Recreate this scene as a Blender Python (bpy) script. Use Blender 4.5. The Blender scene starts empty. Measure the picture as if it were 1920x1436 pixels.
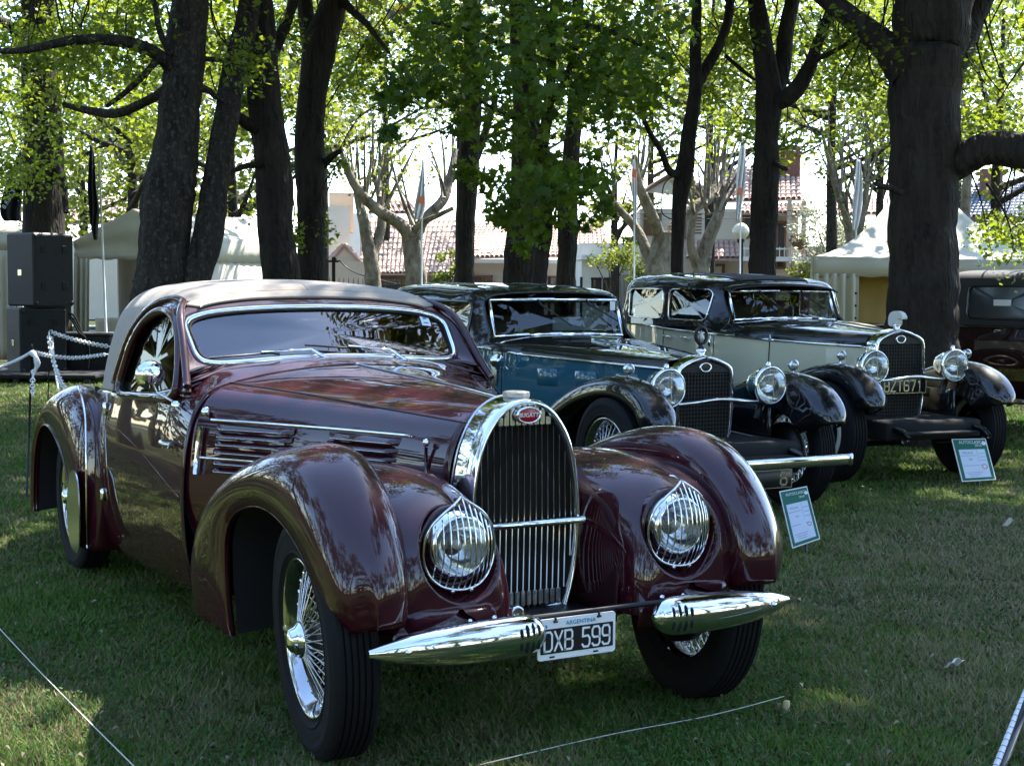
import bpy, math, random
import numpy as np
from mathutils import Vector, Matrix

SC = bpy.context.scene
COL = SC.collection
random.seed(7)
RNG = np.random.default_rng(11)
R_ = math.radians

# ------------------------------------------------------------------ camera
CAM_POS = np.array([3.912, -2.271, 1.414])
YAW, PITCH, ROLL, FPX = 2.630, -0.067, 0.007, 2661.7
_f = np.array([math.cos(PITCH) * math.cos(YAW), math.cos(PITCH) * math.sin(YAW), math.sin(PITCH)])
_r = np.cross(_f, [0, 0, 1.0]); _r /= np.linalg.norm(_r)
_u = np.cross(_r, _f)
CR = np.array([math.cos(ROLL) * _r + math.sin(ROLL) * _u, -math.sin(ROLL) * _r + math.cos(ROLL) * _u, _f])
cam_data = bpy.data.cameras.new('camera')
cam = bpy.data.objects.new('camera', cam_data)
COL.objects.link(cam)
cam_data.sensor_width = 36.0
cam_data.lens = 36.0 * FPX / 1920.0
cam_data.clip_start = 0.05
cam_data.clip_end = 2000
M = Matrix.Identity(4)
for i in range(3):
    M[i][0], M[i][1], M[i][2], M[i][3] = CR[0][i], CR[1][i], -CR[2][i], CAM_POS[i]
cam.matrix_world = M
SC.camera = cam

# ------------------------------------------------------------------ sky, sun, exposure
SUN_EL, SUN_AZ = R_(54), R_(112)      # azimuth: direction towards the sun, counted from +x towards +y
world = bpy.data.worlds.new('World'); SC.world = world
world.use_nodes = True
wn = world.node_tree.nodes; wl = world.node_tree.links
wn.clear()
sky = wn.new('ShaderNodeTexSky'); sky.sky_type = 'NISHITA'; sky.sun_disc = False
sky.sun_elevation = SUN_EL
sky.sun_rotation = R_(90) - SUN_AZ
sky.air_density = 1.0; sky.dust_density = .3; sky.ozone_density = 2.2
bg = wn.new('ShaderNodeBackground'); bg.inputs[1].default_value = 0.15
wo = wn.new('ShaderNodeOutputWorld')
wl.new(sky.outputs[0], bg.inputs[0]); wl.new(bg.outputs[0], wo.inputs[0])
sun_data = bpy.data.lights.new('sun', 'SUN'); sun = bpy.data.objects.new('sun', sun_data); COL.objects.link(sun)
sun_data.energy = 5.0; sun_data.angle = R_(0.53); sun_data.color = (1.0, 0.96, 0.90)
_sd = Vector((math.cos(SUN_EL) * math.cos(SUN_AZ), math.cos(SUN_EL) * math.sin(SUN_AZ), math.sin(SUN_EL)))
sun.rotation_euler = _sd.to_track_quat('Z', 'Y').to_euler()
sun.location = (0, 0, 40)
SC.view_settings.view_transform = 'Standard'
SC.view_settings.look = 'None'
SC.view_settings.gamma = 1.0
SC.view_settings.exposure = 2.2
SC.view_settings.use_curve_mapping = False
SC.render.engine = 'CYCLES'
SC.cycles.use_denoising = True
SC.cycles.max_bounces = 7
SC.cycles.diffuse_bounces = 3
SC.cycles.glossy_bounces = 4
SC.cycles.transmission_bounces = 5
SC.cycles.transparent_max_bounces = 12
SC.cycles.caustics_reflective = False
SC.cycles.caustics_refractive = False
SC.cycles.sample_clamp_indirect = 6.0

# ------------------------------------------------------------------ where things stand
def ray(u, v):
    return np.array([(u - 960) / FPX, -(v - 718) / FPX, 1.0]) @ CR
def at(u, v, d):
    """point seen in the photograph at (u, v), d metres ahead of the camera"""
    return CAM_POS + ray(u, v) * d
def ground(u, d):
    """ground point in column u, d metres ahead of the camera"""
    p = at(u, 540, d); return np.array([p[0], p[1], 0.0])
FWD = np.array([math.cos(YAW), math.sin(YAW), 0.0])
RGT = np.array([math.sin(YAW), -math.cos(YAW), 0.0])
FACE = math.atan2(-FWD[1], -FWD[0])   # heading that looks back at the camera

# ------------------------------------------------------------------ mesh helpers
def cr(P, n, closed=False, t=None):
    """cubic spline through the rows of P, n samples"""
    P = np.asarray(P, float); k = len(P)
    if closed: P = np.concatenate([P, P[:1]]); k += 1
    if t is None:
        d = np.linalg.norm(np.diff(P.reshape(k, -1), axis=0), axis=1) ** 0.5 + 1e-9
        t = np.concatenate([[0], np.cumsum(d)])
    sh = P.shape; Q = P.reshape(k, -1)
    h = np.diff(t)[:, None]; s = np.diff(Q, axis=0) / h
    m = np.zeros_like(Q)
    if k == 2: m[:] = s[0]
    else:
        m[1:-1] = (h[1:] * s[:-1] + h[:-1] * s[1:]) / (h[1:] + h[:-1])
        if closed:
            mm = (h[0] * s[-1] + h[-1] * s[0]) / (h[0] + h[-1]); m[0] = m[-1] = mm
        else:
            m[0] = 1.5 * s[0] - .5 * m[1]; m[-1] = 1.5 * s[-1] - .5 * m[-2]
    x = np.linspace(t[0], t[-1], n, endpoint=not closed)
    i = np.clip(np.searchsorted(t, x, side='right') - 1, 0, k - 2)
    hh = h[i]; a = ((x - t[i]) / h[i][:, 0])[:, None]
    a2, a3 = a * a, a * a * a
    out = (2 * a3 - 3 * a2 + 1) * Q[i] + (a3 - 2 * a2 + a) * hh * m[i] + (-2 * a3 + 3 * a2) * Q[i + 1] + (a3 - a2) * hh * m[i + 1]
    return out.reshape((n,) + sh[1:])

def loft(S, nu, nv, closed_v=False):
    S = np.asarray(S, float)
    A = cr(S, nu)
    B = cr(np.swapaxes(A, 0, 1), nv, closed=closed_v)
    return np.swapaxes(B, 0, 1)

class MB:
    def __init__(s): s.v = []; s.f = []
    def add(s, V, F):
        o = len(s.v); s.v.extend([tuple(map(float, p)) for p in V]); s.f.extend([tuple(i + o for i in f) for f in F]); return s
    def grid(s, P, cu=False, cv=False, flip=False, keep=None):
        P = np.asarray(P, float); a, b = P.shape[:2]
        F = []
        for i in range(a if cu else a - 1):
            for j in range(b if cv else b - 1):
                if keep is not None and not keep[i][j]: continue
                i2, j2 = (i + 1) % a, (j + 1) % b
                f = (i * b + j, i2 * b + j, i2 * b + j2, i * b + j2)
                F.append(f[::-1] if flip else f)
        return s.add(P.reshape(-1, 3), F)
    def box(s, c, d, rz=0, bev=0, M=None):
        """box centred c, full size d; bevelled corners all round when bev > 0"""
        x, y, z = d[0] / 2, d[1] / 2, d[2] / 2
        if bev <= 0:
            V = [(-x, -y, -z), (x, -y, -z), (x, y, -z), (-x, y, -z), (-x, -y, z), (x, -y, z), (x, y, z), (-x, y, z)]
            F = [(3, 2, 1, 0), (4, 5, 6, 7), (0, 1, 5, 4), (1, 2, 6, 5), (2, 3, 7, 6), (3, 0, 4, 7)]
        else:
            b = min(bev, x * .99, y * .99, z * .99)
            ring = [(-x + b, -y), (x - b, -y), (x, -y + b), (x, y - b), (x - b, y), (-x + b, y), (-x, y - b), (-x, -y + b)]
            inn = [(-x + b, -y + b), (x - b, -y + b), (x - b, -y + b), (x - b, y - b), (x - b, y - b), (-x + b, y - b), (-x + b, y - b), (-x + b, -y + b)]
            V = [(p[0], p[1], -z) for p in inn] + [(p[0], p[1], -z + b) for p in ring] + [(p[0], p[1], z - b) for p in ring] + [(p[0], p[1], z) for p in inn]
            F = [tuple(range(7, -1, -1)), tuple(range(24, 32))]
            for k in range(3):
                for i in range(8):
                    j = (i + 1) % 8
                    F.append((k * 8 + i, k * 8 + j, k * 8 + 8 + j, k * 8 + 8 + i))
        V = np.array(V)
        if rz: 
            ca, sa = math.cos(rz), math.sin(rz)
            V = V @ np.array([[ca, sa, 0], [-sa, ca, 0], [0, 0, 1]])
        if M is not None: V = V @ np.asarray(M).T
        return s.add(V + np.array(c), F)
    def tube(s, P, r, n=8, closed=False, caps=True, flat=None):
        P = np.asarray(P, float); k = len(P)
        r = np.full(k, r, float) if np.isscalar(r) else np.asarray(r, float)
        T = np.gradient(P, axis=0)
        if closed: T = (np.roll(P, -1, 0) - np.roll(P, 1, 0))
        T /= np.linalg.norm(T, axis=1)[:, None] + 1e-12
        up = np.array([0, 0, 1.0]) if abs(T[0][2]) < .9 else np.array([1.0, 0, 0])
        N = up - T[0] * (up @ T[0]); N /= np.linalg.norm(N)
        rings = []
        for i in range(k):
            if i: 
                N = N - T[i] * (N @ T[i]); N /= np.linalg.norm(N) + 1e-12
            B = np.cross(T[i], N)
            a = np.arange(n) * 2 * math.pi / n
            fl = 1.0 if flat is None else flat
            rings.append(P[i] + r[i] * (np.cos(a)[:, None] * N * fl + np.sin(a)[:, None] * B))
        o = len(s.v)
        s.grid(np.array(rings), cu=closed, cv=True)
        if caps and not closed:
            s.f.append(tuple(o + i for i in range(n))[::-1]); s.f.append(tuple(o + (k - 1) * n + i for i in range(n)))
        return s
    def lathe(s, prof, n=32, c=(0, 0, 0), axis='z', closed=False, arc=None):
        prof = np.asarray(prof, float)
        a = np.arange(n) * 2 * math.pi / n
        P = np.zeros((n, len(prof), 3))
        ca, sa = np.cos(a)[:, None], np.sin(a)[:, None]
        rr, hh = prof[:, 0][None], prof[:, 1][None] + 0 * a[:, None]
        if axis == 'z': P[..., 0], P[..., 1], P[..., 2] = rr * ca, rr * sa, hh
        elif axis == 'x': P[..., 1], P[..., 2], P[..., 0] = rr * ca, rr * sa, hh
        else: P[..., 2], P[..., 0], P[..., 1] = rr * ca, rr * sa, hh
        return s.grid(P + np.array(c), cu=True, cv=closed)
    def disc(s, c, r, n=24, axis='z', flip=False):
        a = np.arange(n) * 2 * math.pi / n
        V = np.zeros((n, 3)); i = 'xyz'.index(axis)
        V[:, (i + 1) % 3], V[:, (i + 2) % 3] = r * np.cos(a), r * np.sin(a)
        f = tuple(range(n)); return s.add(V + np.array(c), [f[::-1] if flip else f])
    def poly(s, V, flip=False):
        f = tuple(range(len(V))); return s.add(V, [f[::-1] if flip else f])
    def prism(s, V, d):
        """closed solid: outline V (3d points) pushed along d"""
        V = np.asarray(V, float); n = len(V); d = np.asarray(d, float)
        F = [tuple(range(n))[::-1], tuple(range(n, 2 * n))]
        F += [(i, (i + 1) % n, n + (i + 1) % n, n + i) for i in range(n)]
        return s.add(np.concatenate([V, V + d]), F)
    def build(s, name, mat, parent=None, smooth=True, sharp=None, **props):
        return mesh_obj(name, s.v, s.f, mat, parent, smooth, sharp, **props)

def mesh_obj(name, V, F, mat, parent=None, smooth=True, sharp=None, **props):
    me = bpy.data.meshes.new(name)
    me.from_pydata([tuple(p) for p in V], [], F)
    me.update()
    for m in (mat if isinstance(mat, (list, tuple)) else [mat]): me.materials.append(m)
    if smooth:
        me.polygons.foreach_set('use_smooth', [True] * len(me.polygons))
        if sharp is not None: me.set_sharp_from_angle(angle=R_(sharp))
    o = bpy.data.objects.new(name, me); COL.objects.link(o)
    if parent is not None: o.parent = parent
    for k, val in props.items(): o[k] = val
    return o

def fast_mesh(name, V, T, mat, parent=None, smooth=False, nper=3, **props):
    """numpy arrays straight into a mesh (all faces with nper corners)"""
    V = np.ascontiguousarray(V, np.float32); T = np.ascontiguousarray(T, np.int32)
    me = bpy.data.meshes.new(name)
    me.vertices.add(len(V)); me.vertices.foreach_set('co', V.ravel())
    me.loops.add(T.size); me.loops.foreach_set('vertex_index', T.ravel())
    me.polygons.add(len(T)); me.polygons.foreach_set('loop_start', np.arange(len(T), dtype=np.int32) * nper)
    me.update(calc_edges=True)
    if smooth: me.polygons.foreach_set('use_smooth', [True] * len(T))
    me.materials.append(mat)
    o = bpy.data.objects.new(name, me); COL.objects.link(o)
    if parent is not None: o.parent = parent
    for k, val in props.items(): o[k] = val
    return o

def thing(name, label, cat, loc=(0, 0, 0), rz=0, group=None):
    o = bpy.data.objects.new(name, None); COL.objects.link(o)
    o.empty_display_size = .2
    o.location = tuple(map(float, loc)); o.rotation_euler = (0, 0, rz)
    o['label'] = label; o['category'] = cat
    if group: o['group'] = group
    return o
def tag(o, label, cat, group=None):
    o['label'] = label; o['category'] = cat
    if group: o['group'] = group
    return o
def part(parent, name, mat, smooth=True, sharp=40):
    """context-free helper: returns (mesh builder, finish function)"""
    mb = MB()
    return mb, (lambda **k: mb.build(name, mat, parent, smooth, sharp, **k))
def dup(o, parent=None, matrix=None):
    c = o.copy(); COL.objects.link(c)
    c.parent = parent
    if matrix is not None: c.matrix_local = matrix
    for ch in o.children: dup(ch, c)
    return c
def solid(o, th, off=-1):
    # faces look away from the middle of the mesh, then the sheet gets its thickness inwards
    me = o.data; n = len(me.polygons)
    c = np.zeros(n * 3); nn = np.zeros(n * 3); ar = np.zeros(n)
    me.polygons.foreach_get('center', c); me.polygons.foreach_get('normal', nn); me.polygons.foreach_get('area', ar)
    c = c.reshape(-1, 3); nn = nn.reshape(-1, 3); v = np.zeros(len(me.vertices) * 3); me.vertices.foreach_get('co', v); v = v.reshape(-1, 3)
    mid = (v.min(0) + v.max(0)) / 2
    if (((c - mid) * nn).sum(1) * ar).sum() < 0: me.flip_normals()
    m = o.modifiers.new('thickness', 'SOLIDIFY'); m.thickness = th; m.offset = off; return o
def text_obj(name, txt, size, mat, parent, M, extrude=0.0008, sx=1.0, shear=0.0, spacing=1.0):
    """flat raised lettering as a mesh; M is the 4x4 placing its centre"""
    cu = bpy.data.curves.new(name, 'FONT'); cu.body = txt; cu.size = size; cu.extrude = extrude
    cu.align_x = 'CENTER'; cu.align_y = 'CENTER'; cu.shear = shear; cu.space_character = spacing
    cu.resolution_u = 3
    tmp = bpy.data.objects.new('tmp', cu); COL.objects.link(tmp)
    dg = bpy.context.evaluated_depsgraph_get(); dg.update()
    me = bpy.data.meshes.new_from_object(tmp.evaluated_get(dg))
    bpy.data.objects.remove(tmp); bpy.data.curves.remove(cu)
    me.materials.clear(); me.materials.append(mat)
    me.transform(Matrix.Diagonal((sx, 1, 1, 1)))
    me.transform(M)
    o = bpy.data.objects.new(name, me); COL.objects.link(o); o.parent = parent
    return o

# ------------------------------------------------------------------ materials
def nodes_of(name):
    m = bpy.data.materials.new(name); m.use_nodes = True
    nt = m.node_tree; b = nt.nodes['Principled BSDF']
    return m, nt, b
def mat(name, col, rough=.5, metal=0.0, coat=0.0, spec=.5, bump=0.0, bscale=40.0, var=0.0, vscale=6.0, coat_rough=.03, sheen=0.0, detail=6):
    m, nt, b = nodes_of(name)
    c = tuple(col) + (1,)
    b.inputs['Base Color'].default_value = c
    b.inputs['Roughness'].default_value = rough
    b.inputs['Metallic'].default_value = metal
    b.inputs['Coat Weight'].default_value = coat
    b.inputs['Coat Roughness'].default_value = coat_rough
    b.inputs['Specular IOR Level'].default_value = spec
    if sheen: b.inputs['Sheen Weight'].default_value = sheen
    tc = nt.nodes.new('ShaderNodeTexCoord')
    if var > 0:
        n = nt.nodes.new('ShaderNodeTexNoise'); n.inputs['Scale'].default_value = vscale; n.inputs['Detail'].default_value = detail
        nt.links.new(tc.outputs['Object'], n.inputs['Vector'])
        mx = nt.nodes.new('ShaderNodeMix'); mx.data_type = 'RGBA'
        mx.inputs[6].default_value = tuple(max(0, x * (1 - var)) for x in col) + (1,)
        mx.inputs[7].default_value = tuple(min(1, x * (1 + var)) for x in col) + (1,)
        nt.links.new(n.outputs['Fac'], mx.inputs[0]); nt.links.new(mx.outputs[2], b.inputs['Base Color'])
        mr = nt.nodes.new('ShaderNodeMapRange'); mr.inputs[3].default_value = max(0, rough - .5 * var * rough); mr.inputs[4].default_value = min(1, rough + .5 * var * rough)
        nt.links.new(n.outputs['Fac'], mr.inputs[0]); nt.links.new(mr.outputs[0], b.inputs['Roughness'])
    if bump > 0:
        n2 = nt.nodes.new('ShaderNodeTexNoise'); n2.inputs['Scale'].default_value = bscale; n2.inputs['Detail'].default_value = 5
        nt.links.new(tc.outputs['Object'], n2.inputs['Vector'])
        bp = nt.nodes.new('ShaderNodeBump'); bp.inputs['Strength'].default_value = bump; bp.inputs['Distance'].default_value = .02
        nt.links.new(n2.outputs['Fac'], bp.inputs['Height']); nt.links.new(bp.outputs[0], b.inputs['Normal'])
    return m
def glass(name, tint=(.75, .85, .85), ior=1.5, rough=0.0, gain=1.0):
    m = bpy.data.materials.new(name); m.use_nodes = True
    nt = m.node_tree; nt.nodes.clear()
    tr = nt.nodes.new('ShaderNodeBsdfTransparent'); tr.inputs[0].default_value = tuple(tint) + (1,)
    gl = nt.nodes.new('ShaderNodeBsdfGlossy'); gl.inputs['Roughness'].default_value = rough
    fr = nt.nodes.new('ShaderNodeFresnel'); fr.inputs[0].default_value = ior
    mu = nt.nodes.new('ShaderNodeMath'); mu.operation = 'MULTIPLY'; mu.inputs[1].default_value = gain; mu.use_clamp = True
    mx = nt.nodes.new('ShaderNodeMixShader'); out = nt.nodes.new('ShaderNodeOutputMaterial')
    nt.links.new(fr.outputs[0], mu.inputs[0]); nt.links.new(mu.outputs[0], mx.inputs[0])
    nt.links.new(tr.outputs[0], mx.inputs[1]); nt.links.new(gl.outputs[0], mx.inputs[2]); nt.links.new(mx.outputs[0], out.inputs[0])
    return m
def fluted(name):
    """pressed lamp glass: mostly clear, partly scattering"""
    m = glass(name, (.95, .97, .95), 1.5, gain=1.2); nt = m.node_tree
    mx0 = next(n for n in nt.nodes if n.type == 'MIX_SHADER'); tr = next(n for n in nt.nodes if n.type == 'BSDF_TRANSPARENT')
    tl = nt.nodes.new('ShaderNodeBsdfTranslucent'); tl.inputs[0].default_value = (.9, .92, .85, 1)
    df = nt.nodes.new('ShaderNodeBsdfDiffuse'); df.inputs[0].default_value = (.75, .77, .70, 1)
    m1 = nt.nodes.new('ShaderNodeMixShader'); m1.inputs[0].default_value = .5; nt.links.new(tl.outputs[0], m1.inputs[1]); nt.links.new(df.outputs[0], m1.inputs[2])
    wv = nt.nodes.new('ShaderNodeTexNoise'); wv.inputs['Scale'].default_value = 26; tc = nt.nodes.new('ShaderNodeTexCoord'); nt.links.new(tc.outputs['Object'], wv.inputs['Vector'])
    mr = nt.nodes.new('ShaderNodeMapRange'); mr.inputs[1].default_value = .3; mr.inputs[2].default_value = .7; mr.inputs[3].default_value = .05; mr.inputs[4].default_value = .32; nt.links.new(wv.outputs['Fac'], mr.inputs[0])
    m2 = nt.nodes.new('ShaderNodeMixShader'); nt.links.new(mr.outputs[0], m2.inputs[0]); nt.links.new(tr.outputs[0], m2.inputs[1]); nt.links.new(m1.outputs[0], m2.inputs[2])
    nt.links.new(m2.outputs[0], mx0.inputs[1]); return m
def leaf_mat(name, c1, c2, trans=.45, rough=.45):
    m, nt, b = nodes_of(name)
    g = nt.nodes.new('ShaderNodeNewGeometry'); 
    oi = nt.nodes.new('ShaderNodeTexNoise'); oi.inputs['Scale'].default_value = 1.3; oi.inputs['Detail'].default_value = 2
    tc = nt.nodes.new('ShaderNodeTexCoord'); nt.links.new(tc.outputs['Object'], oi.inputs['Vector'])
    ad = nt.nodes.new('ShaderNodeMath'); ad.operation = 'ADD'
    sc = nt.nodes.new('ShaderNodeMath'); sc.operation = 'MULTIPLY_ADD'; sc.inputs[1].default_value = .6; sc.inputs[2].default_value = -.3
    nt.links.new(g.outputs['Random Per Island'], sc.inputs[0]); nt.links.new(oi.outputs['Fac'], ad.inputs[0]); nt.links.new(sc.outputs[0], ad.inputs[1])
    mx = nt.nodes.new('ShaderNodeMix'); mx.data_type = 'RGBA'; mx.clamp_factor = True
    mx.inputs[6].default_value = tuple(c1) + (1,); mx.inputs[7].default_value = tuple(c2) + (1,)
    nt.links.new(ad.outputs[0], mx.inputs[0]); nt.links.new(mx.outputs[2], b.inputs['Base Color'])
    b.inputs['Roughness'].default_value = rough; b.inputs['Specular IOR Level'].default_value = .35
    tl = nt.nodes.new('ShaderNodeBsdfTranslucent')
    hs = nt.nodes.new('ShaderNodeHueSaturation'); hs.inputs['Saturation'].default_value = 1.1; hs.inputs['Value'].default_value = 1.9; hs.inputs['Hue'].default_value = .485
    nt.links.new(mx.outputs[2], hs.inputs['Color']); nt.links.new(hs.outputs[0], tl.inputs[0])
    ms = nt.nodes.new('ShaderNodeMixShader'); ms.inputs[0].default_value = trans
    out = nt.nodes['Material Output']
    nt.links.new(b.outputs[0], ms.inputs[1]); nt.links.new(tl.outputs[0], ms.inputs[2]); nt.links.new(ms.outputs[0], out.inputs[0])
    return m
def bark_mat(name, c1, c2, scale=9.0, bump=.8, stretch=.22, lichen=None):
    m, nt, b = nodes_of(name)
    tc = nt.nodes.new('ShaderNodeTexCoord'); mp = nt.nodes.new('ShaderNodeMapping'); mp.inputs['Scale'].default_value = (1, 1, stretch)
    nt.links.new(tc.outputs['Object'], mp.inputs[0])
    n = nt.nodes.new('ShaderNodeTexNoise'); n.inputs['Scale'].default_value = scale; n.inputs['Detail'].default_value = 9; n.inputs['Roughness'].default_value = .68
    nt.links.new(mp.outputs[0], n.inputs['Vector'])
    v = nt.nodes.new('ShaderNodeTexVoronoi'); v.feature = 'DISTANCE_TO_EDGE'; v.inputs['Scale'].default_value = scale * 2.2
    nt.links.new(mp.outputs[0], v.inputs['Vector'])
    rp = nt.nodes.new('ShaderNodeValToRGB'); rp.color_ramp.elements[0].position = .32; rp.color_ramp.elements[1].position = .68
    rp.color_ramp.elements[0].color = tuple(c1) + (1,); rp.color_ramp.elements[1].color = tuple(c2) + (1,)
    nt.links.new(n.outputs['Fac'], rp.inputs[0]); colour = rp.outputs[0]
    if lichen:
        n3 = nt.nodes.new('ShaderNodeTexNoise'); n3.inputs['Scale'].default_value = 22; n3.inputs['Detail'].default_value = 8
        nt.links.new(tc.outputs['Object'], n3.inputs['Vector'])
        r3 = nt.nodes.new('ShaderNodeValToRGB'); r3.color_ramp.elements[0].position = .52; r3.color_ramp.elements[1].position = .70
        nt.links.new(n3.outputs['Fac'], r3.inputs[0])
        mx = nt.nodes.new('ShaderNodeMix'); mx.data_type = 'RGBA'; mx.inputs[7].default_value = tuple(lichen) + (1,)
        nt.links.new(r3.outputs[0], mx.inputs[0]); nt.links.new(colour, mx.inputs[6]); colour = mx.outputs[2]
    nt.links.new(colour, b.inputs['Base Color'])
    b.inputs['Roughness'].default_value = .9; b.inputs['Specular IOR Level'].default_value = .2
    ml = nt.nodes.new('ShaderNodeMath'); ml.operation = 'MULTIPLY_ADD'; ml.inputs[1].default_value = 1.2
    nt.links.new(v.outputs['Distance'], ml.inputs[0]); nt.links.new(n.outputs['Fac'], ml.inputs[2])
    bp = nt.nodes.new('ShaderNodeBump'); bp.inputs['Strength'].default_value = bump; bp.inputs['Distance'].default_value = .05
    nt.links.new(ml.outputs[0], bp.inputs['Height']); nt.links.new(bp.outputs[0], b.inputs['Normal'])
    return m
def paint(name, col, dust=.0):
    m = mat(name, col, rough=.5, coat=1.0, coat_rough=.012, spec=.08); m.node_tree.nodes['Principled BSDF'].inputs['Coat IOR'].default_value = 1.56
    nt = m.node_tree; b = nt.nodes['Principled BSDF']
    tc = nt.nodes.new('ShaderNodeTexCoord')
    n = nt.nodes.new('ShaderNodeTexNoise'); n.inputs['Scale'].default_value = 2.2; n.inputs['Detail'].default_value = 2
    nt.links.new(tc.outputs['Object'], n.inputs['Vector'])
    bp = nt.nodes.new('ShaderNodeBump'); bp.inputs['Strength'].default_value = .012; bp.inputs['Distance'].default_value = .05
    nt.links.new(n.outputs['Fac'], bp.inputs['Height']); nt.links.new(bp.outputs[0], b.inputs['Coat Normal'])
    # a film of dust that settles on what faces up, thicker in specks
    g = nt.nodes.new('ShaderNodeNewGeometry'); sx = nt.nodes.new('ShaderNodeSeparateXYZ'); nt.links.new(g.outputs['Normal'], sx.inputs[0])
    mr = nt.nodes.new('ShaderNodeMapRange'); mr.inputs[1].default_value = .55; mr.inputs[2].default_value = 1.0; mr.inputs[3].default_value = 0; mr.inputs[4].default_value = dust
    nt.links.new(sx.outputs[2], mr.inputs[0])
    n2 = nt.nodes.new('ShaderNodeTexNoise'); n2.inputs['Scale'].default_value = 60; n2.inputs['Detail'].default_value = 4
    nt.links.new(tc.outputs['Object'], n2.inputs['Vector'])
    mm = nt.nodes.new('ShaderNodeMath'); mm.operation = 'MULTIPLY'; nt.links.new(mr.outputs[0], mm.inputs[0]); nt.links.new(n2.outputs['Fac'], mm.inputs[1])
    df = nt.nodes.new('ShaderNodeBsdfDiffuse'); df.inputs[0].default_value = (.32, .28, .22, 1)
    ms = nt.nodes.new('ShaderNodeMixShader'); nt.links.new(mm.outputs[0], ms.inputs[0]); nt.links.new(b.outputs[0], ms.inputs[1]); nt.links.new(df.outputs[0], ms.inputs[2])
    nt.links.new(ms.outputs[0], nt.nodes['Material Output'].inputs[0])
    return m

MT = dict(
    maroon=paint('maroon_paint', (.030, .0014, .0056), .02),
    blue=paint('petrol_blue_paint', (.010, .080, .118), .03),
    black=paint('black_paint', (.0035, .0035, .0045), .03),
    cream=paint('cream_paint', (.56, .52, .345), .04),
    oxblood=paint('dark_red_paint', (.018, .004, .004), .1),
    chrome=mat('chrome', (.86, .87, .88), rough=.045, metal=1.0),
    chrome_wheel=mat('wheel_chrome', (.50, .50, .50), rough=.10, metal=1.0),
    brass_chrome=mat('worn_chrome', (.50, .44, .34), rough=.12, metal=1.0),
    chrome_dull=mat('dull_chrome', (.62, .62, .60), rough=.22, metal=1.0, var=.15, vscale=30),
    nickel=mat('aged_metal', (.42, .40, .36), rough=.38, metal=.9, bump=.2, bscale=90, var=.3, vscale=25),
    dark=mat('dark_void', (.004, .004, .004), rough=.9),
    dark_metal=mat('black_iron', (.012, .012, .013), rough=.45, metal=.3, var=.3, vscale=30),
    rubber=mat('tyre_rubber', (.0055, .0055, .006), rough=.8, spec=.25, bump=.15, bscale=120, var=.25, vscale=12),
    fabric=mat('roof_fabric', (.31, .255, .195), rough=.95, bump=.25, bscale=260, var=.12, vscale=5, sheen=.2),
    fabric_black=mat('black_roof_fabric', (.025, .025, .026), rough=.85, bump=.25, bscale=200, var=.2, vscale=6),
    leather=mat('seat_leather', (.10, .07, .045), rough=.55, bump=.2, bscale=60, var=.2, vscale=8),
    glass=glass('window_glass', (.52, .58, .58), 1.55, gain=3.1),
    glass_side=glass('side_window_glass', (.42, .46, .46), 1.5, gain=.9),
    glass_far=glass('saloon_window_glass', (.45, .5, .5), 1.5, gain=1.7),
    lens=fluted('lamp_lens'),
    reflector=mat('lamp_reflector', (.9, .9, .88), rough=.12, metal=1.0),
    white=mat('white_print', (.78, .78, .76), rough=.5),
    plate_black=mat('plate_black', (.008, .008, .009), rough=.35),
    plate_blue=mat('plate_blue', (.02, .25, .42), rough=.5),
    maroon_satin=mat('maroon_satin', (.020, .0016, .0035), rough=.55, spec=.3),
    enamel_red=mat('red_enamel', (.36, .008, .018), rough=.2, coat=.6),
)
# ================================================================== lawn
def worn(nt, tc, target):
    """foot-worn, dried-out turf in the open on the right of the coupe"""
    total = None
    for (x, y, r, amt) in ((-.6, 3.6, 3.0, .20), (1.2, 1.9, 1.6, .10), (-1.2, -1.6, 1.2, .06)):
        mp = nt.nodes.new('ShaderNodeVectorMath'); mp.operation = 'DISTANCE'; mp.inputs[1].default_value = (x, y, 0)
        nt.links.new(tc.outputs['Object'], mp.inputs[0])
        mr = nt.nodes.new('ShaderNodeMapRange'); mr.interpolation_type = 'SMOOTHSTEP'; mr.inputs[1].default_value = r; mr.inputs[2].default_value = 0; mr.inputs[3].default_value = 0; mr.inputs[4].default_value = amt
        nt.links.new(mp.outputs['Value'], mr.inputs[0])
        ad = nt.nodes.new('ShaderNodeMath'); ad.operation = 'ADD'
        nt.links.new(mr.outputs[0], ad.inputs[0])
        if total is None: ad.inputs[1].default_value = 0
        else: nt.links.new(total, ad.inputs[1])
        total = ad.outputs[0]
    ad = nt.nodes.new('ShaderNodeMath'); ad.operation = 'ADD'
    nt.links.new(total, ad.inputs[0]); nt.links.new(target, ad.inputs[1]); return ad.outputs[0]
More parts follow.
